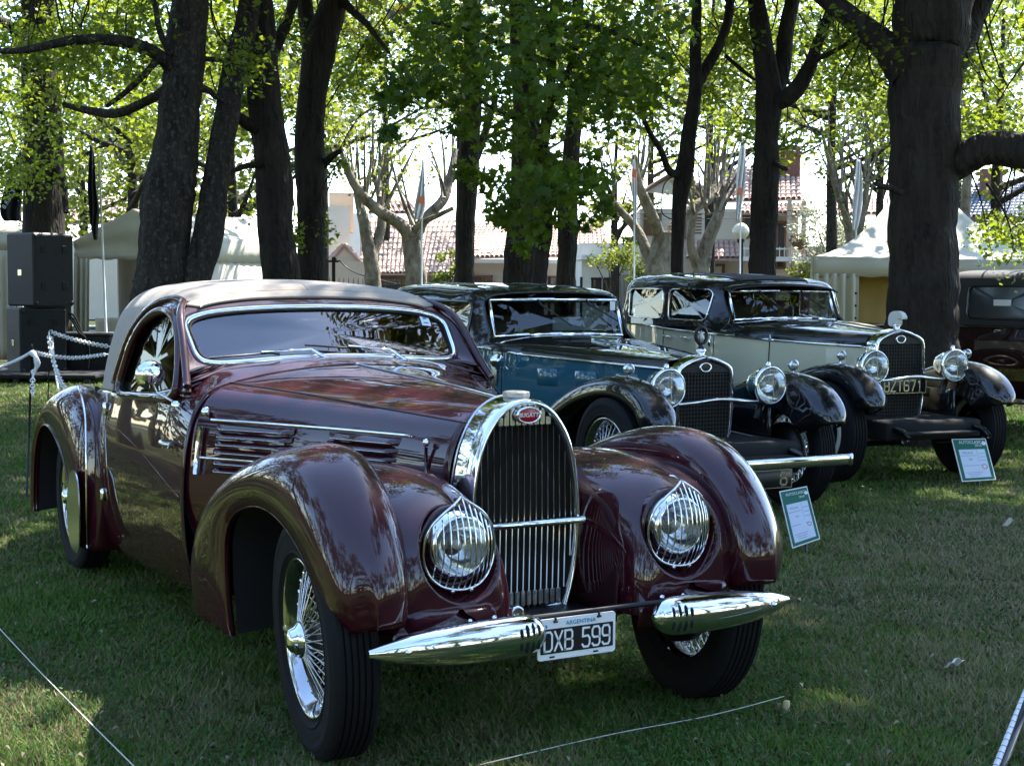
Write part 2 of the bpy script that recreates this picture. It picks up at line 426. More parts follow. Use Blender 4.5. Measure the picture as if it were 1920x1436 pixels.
def lawn_material():
    m, nt, b = nodes_of('lawn_ground')
    tc = nt.nodes.new('ShaderNodeTexCoord')
    def noise(scale, detail, rough=.6):
        n = nt.nodes.new('ShaderNodeTexNoise'); n.inputs['Scale'].default_value = scale; n.inputs['Detail'].default_value = detail; n.inputs['Roughness'].default_value = rough
        nt.links.new(tc.outputs['Object'], n.inputs['Vector']); return n
    n1, n2, n3 = noise(.55, 4), noise(3.5, 6), noise(45, 6)
    r1 = nt.nodes.new('ShaderNodeValToRGB'); e = r1.color_ramp.elements
    e[0].position = .34; e[0].color = (.048, .062, .014, 1); e[1].position = .66; e[1].color = (.060, .054, .028, 1)
    a = e.new(.5); a.color = (.048, .056, .019, 1)
    ad = nt.nodes.new('ShaderNodeMath'); ad.operation = 'MULTIPLY_ADD'; ad.inputs[1].default_value = .55
    s2 = nt.nodes.new('ShaderNodeMath'); s2.operation = 'MULTIPLY'; s2.inputs[1].default_value = .45
    nt.links.new(n2.outputs['Fac'], s2.inputs[0]); nt.links.new(n1.outputs['Fac'], ad.inputs[0]); nt.links.new(s2.outputs[0], ad.inputs[2])
    nt.links.new(worn(nt, tc, ad.outputs[0]), r1.inputs[0])
    mx = nt.nodes.new('ShaderNodeMix'); mx.data_type = 'RGBA'; mx.blend_type = 'MULTIPLY'; mx.inputs[0].default_value = .75
    r3 = nt.nodes.new('ShaderNodeValToRGB'); r3.color_ramp.elements[0].position = .3; r3.color_ramp.elements[0].color = (.35, .35, .32, 1); r3.color_ramp.elements[1].position = .72; r3.color_ramp.elements[1].color = (1.35, 1.35, 1.25, 1)
    nt.links.new(n3.outputs['Fac'], r3.inputs[0]); nt.links.new(r1.outputs[0], mx.inputs[6]); nt.links.new(r3.outputs[0], mx.inputs[7])
    nt.links.new(mx.outputs[2], b.inputs['Base Color'])
    b.inputs['Roughness'].default_value = .95; b.inputs['Specular IOR Level'].default_value = .1
    bp = nt.nodes.new('ShaderNodeBump'); bp.inputs['Strength'].default_value = .9; bp.inputs['Distance'].default_value = .03
    nt.links.new(n3.outputs['Fac'], bp.inputs['Height']); nt.links.new(bp.outputs[0], b.inputs['Normal'])
    return m
def hill(x, y):
    return .012 * np.sin(x * 1.7 + y * .9) * np.cos(y * 1.3 - x * .4)
gx_ = np.concatenate([[-400, -150, -60], np.linspace(-32, 6, 96), [30, 100, 400]]); gy_ = np.concatenate([[-400, -100, -30], np.linspace(-10, 26, 90), [60, 150, 400]])
GXX, GYY = np.meshgrid(gx_, gy_, indexing='ij')
GZ = hill(GXX, GYY) * ((np.abs(GXX + 13) < 20) & (np.abs(GYY - 8) < 19))
lawn = MB().grid(np.stack([GXX, GYY, GZ - .008], -1)).build('lawn', lawn_material(), None, True, kind='structure')

def blade_material():
    m, nt, b = nodes_of('grass_blades')
    tc = nt.nodes.new('ShaderNodeTexCoord'); g = nt.nodes.new('ShaderNodeNewGeometry')
    n = nt.nodes.new('ShaderNodeTexNoise'); n.inputs['Scale'].default_value = .55; n.inputs['Detail'].default_value = 4
    nt.links.new(tc.outputs['Object'], n.inputs['Vector'])
    n2 = nt.nodes.new('ShaderNodeTexNoise'); n2.inputs['Scale'].default_value = 3.5; n2.inputs['Detail'].default_value = 5
    nt.links.new(tc.outputs['Object'], n2.inputs['Vector'])
    a = nt.nodes.new('ShaderNodeMath'); a.operation = 'MULTIPLY_ADD'; a.inputs[1].default_value = .50
    s = nt.nodes.new('ShaderNodeMath'); s.operation = 'MULTIPLY_ADD'; s.inputs[1].default_value = .32; s.inputs[2].default_value = -.085
    s2 = nt.nodes.new('ShaderNodeMath'); s2.operation = 'MULTIPLY_ADD'; s2.inputs[1].default_value = .35
    nt.links.new(g.outputs['Random Per Island'], s.inputs[0]); nt.links.new(n2.outputs['Fac'], s2.inputs[0]); nt.links.new(s.outputs[0], s2.inputs[2])
    nt.links.new(n.outputs['Fac'], a.inputs[0]); nt.links.new(s2.outputs[0], a.inputs[2])
    r = nt.nodes.new('ShaderNodeValToRGB'); e = r.color_ramp.elements
    e[0].position = .30; e[0].color = (.064, .165, .018, 1); e[1].position = .74; e[1].color = (.30, .255, .150, 1)
    k = e.new(.46); k.color = (.100, .178, .030, 1); k = e.new(.58); k.color = (.180, .172, .075, 1)
    nt.links.new(worn(nt, tc, a.outputs[0]), r.inputs[0]); nt.links.new(r.outputs[0], b.inputs['Base Color'])
    b.inputs['Roughness'].default_value = .6; b.inputs['Specular IOR Level'].default_value = .2
    tl = nt.nodes.new('ShaderNodeBsdfTranslucent'); nt.links.new(r.outputs[0], tl.inputs[0])
    ms = nt.nodes.new('ShaderNodeMixShader'); ms.inputs[0].default_value = .3
    nt.links.new(b.outputs[0], ms.inputs[1]); nt.links.new(tl.outputs[0], ms.inputs[2]); nt.links.new(ms.outputs[0], nt.nodes['Material Output'].inputs[0])
    return m
def scatter_view(n, d0, d1, spread=.42):
    """ground points inside the view wedge, denser near the camera"""
    q = RNG.random(n); d = 1.0 / (1.0 / d0 + q * (1.0 / d1 - 1.0 / d0))
    d = d0 * (d1 / d0) ** RNG.random(n)
    lat = (RNG.random(n) * 2 - 1) * spread * d
    p = CAM_POS[None, :2] + FWD[None, :2] * d[:, None] + RGT[None, :2] * lat[:, None]
    return p, d
NB = 560000
p, d = scatter_view(NB, 3.2, 22.0, .60)
cl = np.sin(p[:, 0] * 7.1 + 1.3 * np.sin(p[:, 1] * 5.3)) * np.sin(p[:, 1] * 6.3 + 1.7 * np.sin(p[:, 0] * 4.1)) 
hgt = (.012 + .016 * RNG.random(NB)) * (1 + .45 * cl) * (1 + .02 * d)
wid = .0016 + .0022 * RNG.random(NB) + .0005 * d
an = RNG.random(NB) * 2 * math.pi; ln = hgt * (.35 + 1.0 * RNG.random(NB)); la = RNG.random(NB) * 2 * math.pi
z0 = hill(p[:, 0], p[:, 1]) - .010
dx, dy = np.cos(an) * wid, np.sin(an) * wid
V = np.zeros((NB, 3, 3), np.float32)
V[:, 0] = np.stack([p[:, 0] - dx, p[:, 1] - dy, z0], 1); V[:, 1] = np.stack([p[:, 0] + dx, p[:, 1] + dy, z0], 1)
V[:, 2] = np.stack([p[:, 0] + np.cos(la) * ln, p[:, 1] + np.sin(la) * ln, z0 + hgt + .006], 1)
fast_mesh('grass', V.reshape(-1, 3), np.arange(NB * 3).reshape(-1, 3), blade_material(), kind='stuff', label='short patchy lawn grass under and around the parked cars')
# small broad leaves of clover among the grass
NC = 45000
p, d = scatter_view(NC, 3.3, 12.0, .55)
pat = np.sin(p[:, 0] * 1.9 + 2 * np.sin(p[:, 1] * 1.3)) * np.sin(p[:, 1] * 2.3 + p[:, 0]) + .25 * RNG.standard_normal(NC)
ok = pat > .12; p = p[ok]; d = d[ok]; NC = len(p)
r = (.0045 + .0045 * RNG.random(NC)); an = RNG.random(NC) * 6.283
z0 = hill(p[:, 0], p[:, 1]) + .012 + .014 * RNG.random(NC)
tx, ty = RNG.normal(0, .45, NC), RNG.normal(0, .45, NC)
V = np.zeros((NC, 4, 3), np.float32)
for k in range(4):
    a_ = an + k * math.pi / 2; ox, oy = r * np.cos(a_), r * np.sin(a_)
    V[:, k] = np.stack([p[:, 0] + ox, p[:, 1] + oy, z0 + ox * tx + oy * ty], 1)
fast_mesh('clover', V.reshape(-1, 3), np.arange(NC * 4).reshape(-1, 4), leaf_mat('clover_leaf', (.022, .070, .014), (.040, .092, .018), .12, .95), nper=4, kind='stuff', label='small clover leaves growing in patches among the grass')
# ================================================================== the maroon coupe
CP = thing('vintage_coupe', 'glossy maroon vintage coupe with grey fabric roof in the foreground', 'car')
MAR, CHR = MT['maroon'], MT['chrome']

# ---- bonnet and body as sections of (half width, height)
HOOD_X = [-.17, -.55, -1.0, -1.42]
HOOD = np.array([
    [(.185, .40), (.212, .56), (.216, .72), (.204, .85), (.168, .948), (.122, .992), (.066, 1.028), (0, 1.044)],
    [(.29, .40), (.325, .56), (.332, .72), (.320, .86), (.278, .962), (.205, 1.012), (.108, 1.050), (0, 1.066)],
    [(.44, .40), (.492, .58), (.498, .74), (.480, .88), (.420, .985), (.305, 1.035), (.160, 1.068), (0, 1.082)],
    [(.64, .36), (.716, .58), (.712, .76), (.682, .91), (.606, 1.010), (.440, 1.058), (.225, 1.088), (0, 1.098)]])
def sec3(X, S):
    S = np.asarray(S); return np.stack([np.repeat(np.array(X)[:, None], S.shape[1], 1), S[..., 0], S[..., 1]], -1)
_hs = sec3(HOOD_X, HOOD)
HG = loft(_hs, 40, 44)                       # right half has y < 0
def mirror_grid(G):
    L = G.copy(); Rr = G.copy(); Rr[..., 1] *= -1
    return np.concatenate([Rr, L[:, ::-1][:, 1:]], 1)
def surf_w(G, x, z):
    """half width of a lofted side surface at (x, z)"""
    i = np.argmin(np.abs(G[:, 0, 0] - x)); g = G[i]
    o = np.argsort(g[:, 2]); return float(np.interp(z, g[o, 2], g[o, 1]))
hood = solid(MB().grid(mirror_grid(HG), flip=True).build('bonnet', MAR, CP, True, 60), .004)
# hinge down the middle and along both edges
ridge = HG[:, -1] + np.array([0, 0, .003])
MB().tube(ridge, .0045, 6).build('hinge_strip', CHR, hood)
for s in (-1, 1):
    j = int(.645 * 44)
    e = HG[:, j].copy(); e[:, 1] *= s
    MB().tube(e + np.array([0, s * .001, .001]), .0035, 6).build('hinge_strip', MAR, hood)
    e2 = HG[-1].copy(); e2[:, 1] *= s; e2[:, 0] -= .004
    MB().tube(e2 + [.003, 0, 0], .0022, 6).build('shut_line', MT['dark'], hood)
def hood_pt(x, z, s=-1, off=0.0):
    return np.array([x, s * (surf_w(HG, x, z) + off), z])
# chrome strips and the louvres between them
for s in (-1, 1):
    for (xa, za), (xb, zb) in (((-1.33, .905), (-.37, .918)), ((-1.35, .762), (-.37, .778))):
        P = [hood_pt(x, np.interp(x, [xa, xb], [za, zb]), s, .004) for x in np.linspace(xa, xb, 24)]
        P = cr(P[::4] + [P[-1]], 30)
        MB().tube(P, .0052, 6).build('trim_strip', CHR, hood)
    for xa, xb in ((-1.30, -.90), (-.76, -.39)):
        for k in range(6):
            za = .877 - k * .0295 - (.012 if k > 3 else 0)
            xs = np.linspace(xa, xb, 14); zz = za + .014 * (xs + 1.3)
            low = cr([hood_pt(x, z, s, .000) for x, z in zip(xs[::3], zz[::3])] , 14)
            n = np.array([.28, s * .96, 0.0])
            prof = []
            for q, p in enumerate(low):
                e = min(1, q / 1.0, (13 - q) / 1.0)
                prof.append([p + n * -.004 + [0, 0, .017], p + n * (.012 * e) + [0, 0, .007], p + n * (.021 * e) + [0, 0, -.002], p + n * (.018 * e) + [0, 0, -.006], p + n * -.004 + [0, 0, -.007]])
            lv = MB().grid(np.array(prof), flip=(s > 0)).build('louvre', MAR, hood, True, 50)
            MB().tube([p + n * (.0205 * min(1, q_ / 1.0, (13 - q_) / 1.0)) + [0, 0, -.003] for q_, p in enumerate(low)][1:-1], .0016, 5).build('louvre_glint', MT['chrome_dull'], lv)  # bright tube put in for the light caught on the maroon edge
            sl_ = [[p + n * .0035 + [0, 0, -.0075], p + n * .0035 + [0, 0, -.0145]] for p in low[1:-1]]
            MB().grid(np.array(sl_), flip=(s > 0)).build('louvre_slot', MT['dark'], lv, False)
    # bonnet catch low on the side, near the radiator
    c = hood_pt(-.27, .84, s, .012)
    MB().tube([c + [0, 0, -.11], c + [0, 0, .05]], .006, 8).lathe([(0, .018), (.010, .014), (.013, .004), (.008, -.006), (0, -.01)], 10, c + np.array([0, 0, .06])).build('bonnet_catch', CHR, hood)

# ---- radiator
RP = [(.155, .372), (.178, .45), (.194, .55), (.199, .65), (.194, .76), (.172, .88), (.140, .955), (.096, 1.012), (.048, 1.041), (0, 1.050)]
rp = cr(np.array([(w, z) for w, z in RP]), 40)
def horseshoe(x, g):
    """radiator outline at x, grown by g; runs from right foot over the top to the left foot"""
    c = np.array([0, .66]); q = rp.copy()
    n = np.stack([np.gradient(q[:, 1]), -np.gradient(q[:, 0])], 1); n /= np.linalg.norm(n, axis=1)[:, None]
    q = q + n * g; q[-1, 0] = 0
    L = np.stack([np.full(len(q), x), q[:, 0], q[:, 1]], 1); Rr = L.copy(); Rr[:, 1] *= -1
    return np.concatenate([Rr, L[::-1][1:]])
shell = MB().grid([horseshoe(-.172, .012), horseshoe(-.10, .011), horseshoe(-.045, .009), horseshoe(-.030, .004), horseshoe(-.026, -.003), horseshoe(-.030, -.009), horseshoe(-.06, -.011), horseshoe(-.10, -.012)]).build('radiator_shell', CHR, CP, True, 70)
MB().grid([horseshoe(-.172, .014), horseshoe(-.166, .016), horseshoe(-.160, .0125)]).build('shell_seam', MT['chrome_dull'], shell)
MB().tube([(-.06, -.15, .372), (-.05, 0, .352), (-.06, .15, .372)], .012, 8).build('shell_foot', MT['chrome_dull'], shell)
o_ = horseshoe(-.095, -.010)
MB().poly(o_, flip=True).build('radiator_core', MT['dark'], CP, False)
def rad_top(y):
    return float(np.interp(abs(y), rp[::-1, 0][:26], rp[::-1, 1][:26])) if abs(y) < .199 else .6
def rad_span(y):
    """heights between which the opening is wider than y"""
    zz = rp[:, 1]; ok = rp[:, 0] - .012 > abs(y)
    return (zz[ok].min(), zz[ok].max()) if ok.any() else None
for k in range(-8, 9):
    y = k * .0222
    sp = rad_span(y)
    if not sp: continue
    z0, z1 = sp
    MB().tube([(-.052, y, z0 + .004), (-.045, y, (z0 + z1) / 2), (-.052, y, z1 - .002)], .0034, 6).build('grille_bar', MT['brass_chrome'], CP)
    zl = .970 if abs(k) <= 5 else z1     # polished header slats above the opening
    if z1 - zl > .02:
        MB().box((-.049, y, (zl + z1) / 2), (.012, .0185, z1 - zl), bev=.003).build('grille_slat', MT['chrome_dull'], CP, True, 30)
    MB().box((-.05, y, .405), (.010, .016, .05), bev=.003).build('grille_slat', MT['nickel'], CP, True, 30) if abs(k) < 7 else None
# oval badge
bd = thing_ = MB().lathe([(0, .0), (.8, .0), (.93, .003), (1.0, 0), (1.0, -.01)], 32, axis='x')
def oval(mb, c, a, b, depth=1.0):
    V = np.array(mb.v); V = V * [1, a, b] + np.array(c); mb.v = [tuple(p) for p in V]; return mb
rim_b = oval(MB().lathe([(.80, .006), (.90, .011), (1.0, .005), (1.0, -.012)], 36, axis='x'), (-.026, 0, 1.006), .047, .0275).build('badge', CHR, CP)
oval(MB().lathe([(0, .008), (.5, .0085), (.9, .005)], 36, axis='x'), (-.026, 0, 1.006), .047, .0275).build('enamel', MT['enamel_red'], rim_b)
Mt = Matrix.Translation((-.0165, 0, 1.006)) @ Matrix.Rotation(R_(90), 4, 'Z') @ Matrix.Rotation(R_(90), 4, 'X')
text_obj('lettering', 'BUGATTI', .0185, MT['white'], rim_b, Mt, .001, sx=1.0)
# filler cap
MB().lathe([(0, 1.078), (.038, 1.078), (.045, 1.075), (.046, 1.060), (.040, 1.055), (.030, 1.050), (.030, 1.035)], 10, (-.105, 0, 0)).build('filler_cap', MT['nickel'], CP, True, 30)
# cross bar with its end clamp
MB().tube([(-.012, -.29, .655), (-.012, .232, .655)], .0115, 12).build('cross_bar', CHR, CP)
for s in (-1, 1):
    MB().lathe([(0, .02), (.020, .017), (.024, .004), (.022, -.012), (.012, -.02), (0, -.021)], 16, (-.012, s * .232, .655), 'x').build('clamp', MT['chrome_dull'], CP)
# horn at the foot of the radiator
MB().lathe([(0, .07), (.012, .072), (.016, .078), (.024, .08), (.027, .072), (.02, .03), (.012, -.05)], 18, (.06, -.125, .405), 'x').build('horn', CHR, CP)
# splash apron between the radiator and the pods
for s in (-1, 1):
    S = []
    for x, zt in ((-.17, .80), (-.02, .76), (.12, .70), (.20, .60)):
        S.append([(x, s * .197, .36), (x, s * .205, zt * .55 + .16), (x, s * .215, zt * .8 + .05), (x, s * .235, zt), (x, s * .30, zt + .015)])
    solid(MB().grid(loft(S, 14, 14), flip=(s < 0)).build('splash_apron', MT['maroon_satin'], CP), .004)
MB().box((.06, 0, .368), (.24, .42, .010), bev=.003).build('apron', MT['dark_metal'], CP)

# ---- front wings
LIP = [(-.70, .228), (-.70, .35), (-.695, .47), (-.672, .575), (-.60, .650), (-.46, .702), (-.28, .724), (-.10, .696), (.055, .622), (.165, .53), (.222, .465), (.238, .43)]
CRN = [(-1.20, .262), (-1.235, .41), (-1.13, .56), (-.94, .69), (-.69, .80), (-.43, .885), (-.18, .932), (.02, .925), (.175, .855), (.295, .735), (.365, .595), (.372, .47)]
CW = [.725, .715, .70, .685, .668, .655, .650, .654, .664, .676, .688, .70]
W2 = [.770, .778, .782, .785, .785, .784, .782, .780, .776, .768, .750, .712]
LW = [.775, .788, .795, .800, .802, .803, .803, .802, .798, .79, .770, .728]
def front_wing(s):
    S = []
    for k in range(12):
        L, C = np.array(LIP[k]), np.array(CRN[k]); D = C - L
        def p(a, w, L=L, D=D): q = L + a * D; return (q[0], s * w, q[1])
        S.append([p(.0, LW[k] - .022), p(-.005, LW[k] - .004), p(.06, LW[k] + .006), p(.32, LW[k] + .018), p(.62, W2[k] + .030), p(.86, W2[k] - .018), p(1.0, CW[k]),
                  p(.96, CW[k] - .05), p(.84, CW[k] - .088), p(.55, CW[k] - .110), p(.2, CW[k] - .118)])
    o = MB().grid(loft(S, 90, 60), flip=(s < 0)).build('wing', MAR, CP)
    return solid(o, .006, 1 if False else -1)
for s in (-1, 1):
    w = front_wing(s)
    lip = cr(np.array([(x, s * (LW[k] - .004), z) for k, (x, z) in enumerate(LIP)]), 60)
    MB().tube(lip, .0042, 6).build('lip_bead', MAR, w)
    # dark liner behind the arch
    lin = [[(x * .98 - .01, s * (LW[k] - .03), z + .004), (x * .98 - .01, s * .45, z + .03)] for k, (x, z) in enumerate(LIP)]
    MB().grid(loft(lin, 40, 4)).build('wheel_arch_liner', MT['dark'], w)

# ---- headlamp pods between wing and radiator
PX = [-.60, -.25, .02, .17, .255, .297, .309, .312]
PS = np.array([
    [(.27, .40), (.29, .60), (.34, .755), (.42, .81), (.50, .82), (.57, .80), (.62, .68), (.62, .42)],
    [(.205, .39), (.208, .62), (.248, .780), (.37, .842), (.50, .848), (.59, .810), (.64, .65), (.64, .42)],
    [(.200, .39), (.200, .60), (.245, .760), (.37, .830), (.50, .828), (.60, .780), (.65, .63), (.65, .42)],
    [(.208, .39), (.212, .57), (.262, .712), (.38, .792), (.50, .785), (.59, .735), (.635, .60), (.635, .42)],
    [(.222, .39), (.232, .55), (.287, .668), (.385, .735), (.49, .725), (.57, .675), (.61, .57), (.61, .42)],
    [(.262, .40), (.275, .52), (.325, .60), (.395, .645), (.475, .635), (.535, .60), (.565, .53), (.565, .43)],
    [(.33, .43), (.34, .48), (.37, .52), (.40, .54), (.44, .535), (.47, .52), (.49, .49), (.49, .45)],
    [(.40, .475), (.401, .480), (.405, .485), (.41, .487), (.415, .487), (.419, .485), (.423, .480), (.424, .475)]])
GL = dict(c=np.array([.262, .393, .668]))
for s in (-1, 1):
    S = sec3(PX, PS); S[..., 1] *= s
    G = loft(S, 150, 130)
    # round hollow in which the lamp sits
    rr_ = np.hypot(G[..., 1] - s * .393, (G[..., 2] - .657) * .93); q_ = np.clip((rr_ - .118) / .034, 0, 1); q_ = q_ * q_ * (3 - 2 * q_)
    G[..., 0] = np.minimum(G[..., 0], np.where(rr_ < .152, .212 + .11 * q_, 9.0))
    pod = MB().grid(G, flip=(s > 0)).build('headlamp_pod', MAR, CP)
    # lower valance closing the pod
    V = [[(.27, s * .235, .47), (.28, s * .42, .48), (.27, s * .60, .48)], [(.294, s * .222, .41), (.302, s * .42, .41), (.292, s * .62, .415)], [(.285, s * .22, .352), (.292, s * .42, .352), (.28, s * .62, .36)]]
    solid(MB().grid(loft(V, 12, 20), flip=(s > 0)).build('valance', MAR, pod), .004)
    cx, cy, cz = .262, s * .393, .662
    # recess ring pressed into the pod
    MB().lathe([(.118, -.07), (.122, -.018), (.116, -.004), (.108, -.012), (.103, -.03)], 44, (cx - .022, cy, cz - .004), 'x').build('lamp_surround', MAR, pod)
    lamp = MB().lathe([(.104, -.10), (.106, -.05), (.104, -.024), (.099, -.006), (.092, .006), (.085, .014), (.082, .012)], 44, (cx, cy, cz), 'x').build('headlamp', CHR, CP)
    MB().lathe([(.082, .011), (.075, -.008), (.056, -.035), (.03, -.055), (0.0, -.06)], 36, (cx, cy, cz), 'x').build('reflector', MT['reflector'], lamp)
    MB().lathe([(.0825, .012), (.070, .022), (.048, .030), (.024, .034), (0.0, .035)], 36, (cx, cy, cz), 'x').build('lens', MT['lens'], lamp)
    MB().lathe([(.004, -.05), (.012, -.03), (.014, -.015), (.008, -.002), (0, .0)], 12, (cx, cy, cz), 'x').build('bulb', MT['white'], lamp)
    # stone guard: pointed oval frame and curved bars
    fr = np.array([(0, .134), (.026, .116), (.062, .090), (.094, .052), (.108, .0), (.105, -.040), (.088, -.078), (.058, -.104), (.022, -.114), (0, -.115)])
    half = cr(fr * 1.08, 40)
    def gx(y, z): return cx + .070 - 5.2 * (y * y) - 3.0 * z * z
    loop = [(gx(y, z), cy + y, cz + z) for y, z in half] + [(gx(y, z), cy - y, cz + z) for y, z in half[::-1][1:-1]]
    guard = MB().tube(loop, .0042, 6, closed=True).build('stone_guard', CHR, CP)
    for k in range(-5, 6):
        y = k * .0182
        m = half[:, 0] >= abs(y) - 1e-6
        zt = half[m, 1].max(); zb = half[m, 1].min()
        # upper bars bend towards the peak, lower ones run straight
        P = [(gx(y, z) + .0025, cy + y * (1 - .10 * max(0, (z - .02) / .12)), cz + z) for z in np.linspace(zb + .001, zt - .001, 14)]
        MB().tube(P, .0022, 5).build('guard_bar', CHR, guard)
    MB().tube([(gx(0, .145) - .002, cy, cz + .144), (gx(0, .145) - .03, cy, cz + .152), (gx(0, .145) - .06, cy, cz + .154)], [.005, .0045, .003], 6).build('guard_spear', CHR, guard)
    for q in (-.03, .03):
        MB().lathe([(0, .012), (.008, .008), (.009, 0), (.005, -.02)], 10, (gx(q, -.124) - .006, cy + q, cz - .127), 'x').build('guard_screw', CHR, guard)
    for q in (.30, .38):
        MB().lathe([(0, .014), (.008, .010), (.010, .002), (.01, -.006)], 10, (.300, s * q, .448), 'x').build('valance_bolt', CHR, pod)

# ---- bumpers: chrome torpedoes
def bumper(s):
    n = 40
    P, rv, rh = [], [], []
    for t in np.linspace(0, 1, n):
        y = .190 + .548 * t
        x = .415 + .018 * math.sin(t * 2.2) - .040 * t * t
        P.append((x, s * y, .418 - .006 * t))
        e = (1 - (1 - min(1, t / .16)) ** 2.2) ** .5
        tap = (1 - max(0, (t - .16) / .88) ** 3.0)
        r = .061 * max(e, .02) * max(tap, .0) ** .9
        rv.append(max(r, .011))
    rings = []
    for p, r in zip(P, rv):
        a = np.arange(28) * 2 * math.pi / 28
        rings.append(np.stack([p[0] + .78 * r * np.cos(a), np.full(28, p[1]), p[2] + r * np.sin(a)], 1))
    b = MB().grid(np.array(rings), cv=True, flip=(s > 0))
    b.add(rings[0], [tuple(range(28))[::s]]); b.add(rings[-1], [tuple(range(28))[::-s]])
    ob = b.build('bumper', CHR, CP)
    for k in range(5):
        y = .216 + .0205 * k; t = (y - .190) / .548; i = int(t * (n - 1)); r = rv[i]; px = P[i][0]
        hgt = (.34, .5, .58, .5, .36)[k]
        for up in (1, -1):
            A = np.linspace(.10, .10 + 1.25 * hgt, 8) * up - .02
            Q = [(px + .78 * r * math.cos(a) + .0008, s * y, P[i][2] + r * math.sin(a) * 1.01) for a in A]
            MB().tube(Q, [.001, .0042, .005, .005, .005, .005, .0042, .001], 6).build('vent_slot', MT['dark'], ob)
    MB().tube([(.25, s * .33, .40), (.40, s * .33, .41)], .014, 8).build('bumper_bracket', MT['dark_metal'], ob)
    c = P[int(.80 * n)]; MB().lathe([(0, .010), (.007, .008), (.009, .0)], 10, (c[0] + .032, c[1], c[2] + .004), 'x').build('bumper_bolt', CHR, ob)
    return ob
for s in (-1, 1): bumper(s)

# ---- number plate
def rrect(w, h, r, n=5):
    pts = []
    for cx_, cy_, a0 in ((w / 2 - r, h / 2 - r, 0), (-w / 2 + r, h / 2 - r, 90), (-w / 2 + r, -h / 2 + r, 180), (w / 2 - r, -h / 2 + r, 270)):
        for k in range(n): a = R_(a0 + 90 * k / (n - 1)); pts.append((cx_ + r * math.cos(a), cy_ + r * math.sin(a)))
    return pts
PC = np.array([.425, -.090, .397])
pl = MB().prism([(PC[0], PC[1] + a, PC[2] + b) for a, b in rrect(.268, .121, .010)], (.003, 0, 0)).build('number_plate', MT['white'], CP, False)
MB().prism([(PC[0] + .0035, PC[1] + a, PC[2] - .006 + b) for a, b in rrect(.250, .073, .003)], (.001, 0, 0)).build('black_field', MT['plate_black'], pl, False)
FX = Matrix.Rotation(R_(90), 4, 'Z') @ Matrix.Rotation(R_(90), 4, 'X')
# block characters drawn as strokes
def stroke_text(name, txt, M, h, w, gap, th, matl, parent, space=.9):
    G = {'D': [[(0, 0), (0, 1), (.75, 1), (1, .85), (1, .15), (.75, 0), (0, 0)]], 'X': [[(0, 0), (1, 1)], [(0, 1), (1, 0)]],
         'B': [[(0, 0), (0, 1), (.8, 1), (.96, .88), (.96, .64), (.8, .52), (0, .52)], [(.8, .52), (1, .4), (1, .13), (.83, 0), (0, 0)]],
         '5': [[(.95, 1), (.1, 1), (.06, .56), (.75, .58), (1, .44), (1, .16), (.8, 0), (.2, 0), (0, .14)]],
         '9': [[(.0, .12), (.2, 0), (.8, 0), (1, .15), (1, .85), (.8, 1), (.2, 1), (0, .85), (0, .58), (.2, .45), (1, .45)]],
         'Z': [[(0, 1), (1, 1), (0, 0), (1, 0)]], 'T': [[(0, 1), (1, 1)], [(.5, 1), (.5, 0)]],
         '6': [[(1, .88), (.8, 1), (.2, 1), (0, .85), (0, .15), (.2, 0), (.8, 0), (1, .15), (1, .42), (.8, .55), (0, .55)]],
         '7': [[(0, 1), (1, 1), (.4, 0)]], '1': [[(.25, .8), (.55, 1), (.55, 0)]]}
    x = 0; strokes = []
    for ch in txt:
        if ch == ' ': x += w * space; continue
        for st in G[ch]: strokes.append([(x + a * w, b * h) for a, b in st])
        x += w + gap
    tot = x - gap
    mb = MB()
    for st in strokes:
        st = np.array(st) - [tot / 2, h / 2]
        d = np.gradient(st, axis=0)
        L, Rr = [], []
        for i in range(len(st)):
            t1 = st[i] - st[max(i - 1, 0)] if i else st[1] - st[0]
            t2 = st[min(i + 1, len(st) - 1)] - st[i] if i < len(st) - 1 else st[-1] - st[-2]
            t1 = t1 / np.linalg.norm(t1); t2 = t2 / np.linalg.norm(t2)
            n1 = np.array([-t1[1], t1[0]]); n2 = np.array([-t2[1], t2[0]]); n = n1 + n2; n /= max(n @ n1, .3)
            n = n / 1.0
            if i == 0: pe = -t2 * th * .4
            elif i == len(st) - 1: pe = t1 * th * .4
            else: pe = 0
            L.append(st[i] + n * th / 2 + pe); Rr.append(st[i] - n * th / 2 + pe)
        V = []
        for a, b in zip(L, Rr): V += [M @ Vector((a[0], a[1], 0)), M @ Vector((b[0], b[1], 0)), ]
        mb.add(V, [(2 * i, 2 * i + 1, 2 * i + 3, 2 * i + 2) for i in range(len(L) - 1)])
    return mb.build(name, matl, parent, False)
stroke_text('lettering', 'DXB 599', Matrix.Translation((PC[0] + .0055, PC[1], PC[2] - .006)) @ FX, .056, .0255, .0095, .0062, MT['white'], pl, .95)
text_obj('lettering', 'ARGENTINA', .0185, MT['plate_blue'], pl, Matrix.Translation((PC[0] + .0045, PC[1] + .012, PC[2] + .043)) @ FX, .0003)
MB().lathe([(0, .0), (.006, 0)], 12, (PC[0] + .0042, PC[1] - .108, PC[2] + .038), 'x').build('crest', MT['plate_blue'], pl)
for a in (-.075, .075):
    MB().box((PC[0] + .005, PC[1] + a, PC[2] + .051), (.006, .014, .006), bev=.001).box((PC[0] + .004, PC[1] + a, PC[2] + .058), (.004, .006, .012)).build('plate_clip', MT['plate_black'], pl, False)
    MB().box((PC[0] + .0035, PC[1] + a - .01, PC[2] - .0525), (.0015, .018, .005), bev=.0006).build('plate_slot', MT['plate_black'], pl, False)
MB().tube([(.41, -.36, .462), (.41, .30, .462)], .008, 8).build('plate_bar', MT['dark_metal'], CP)

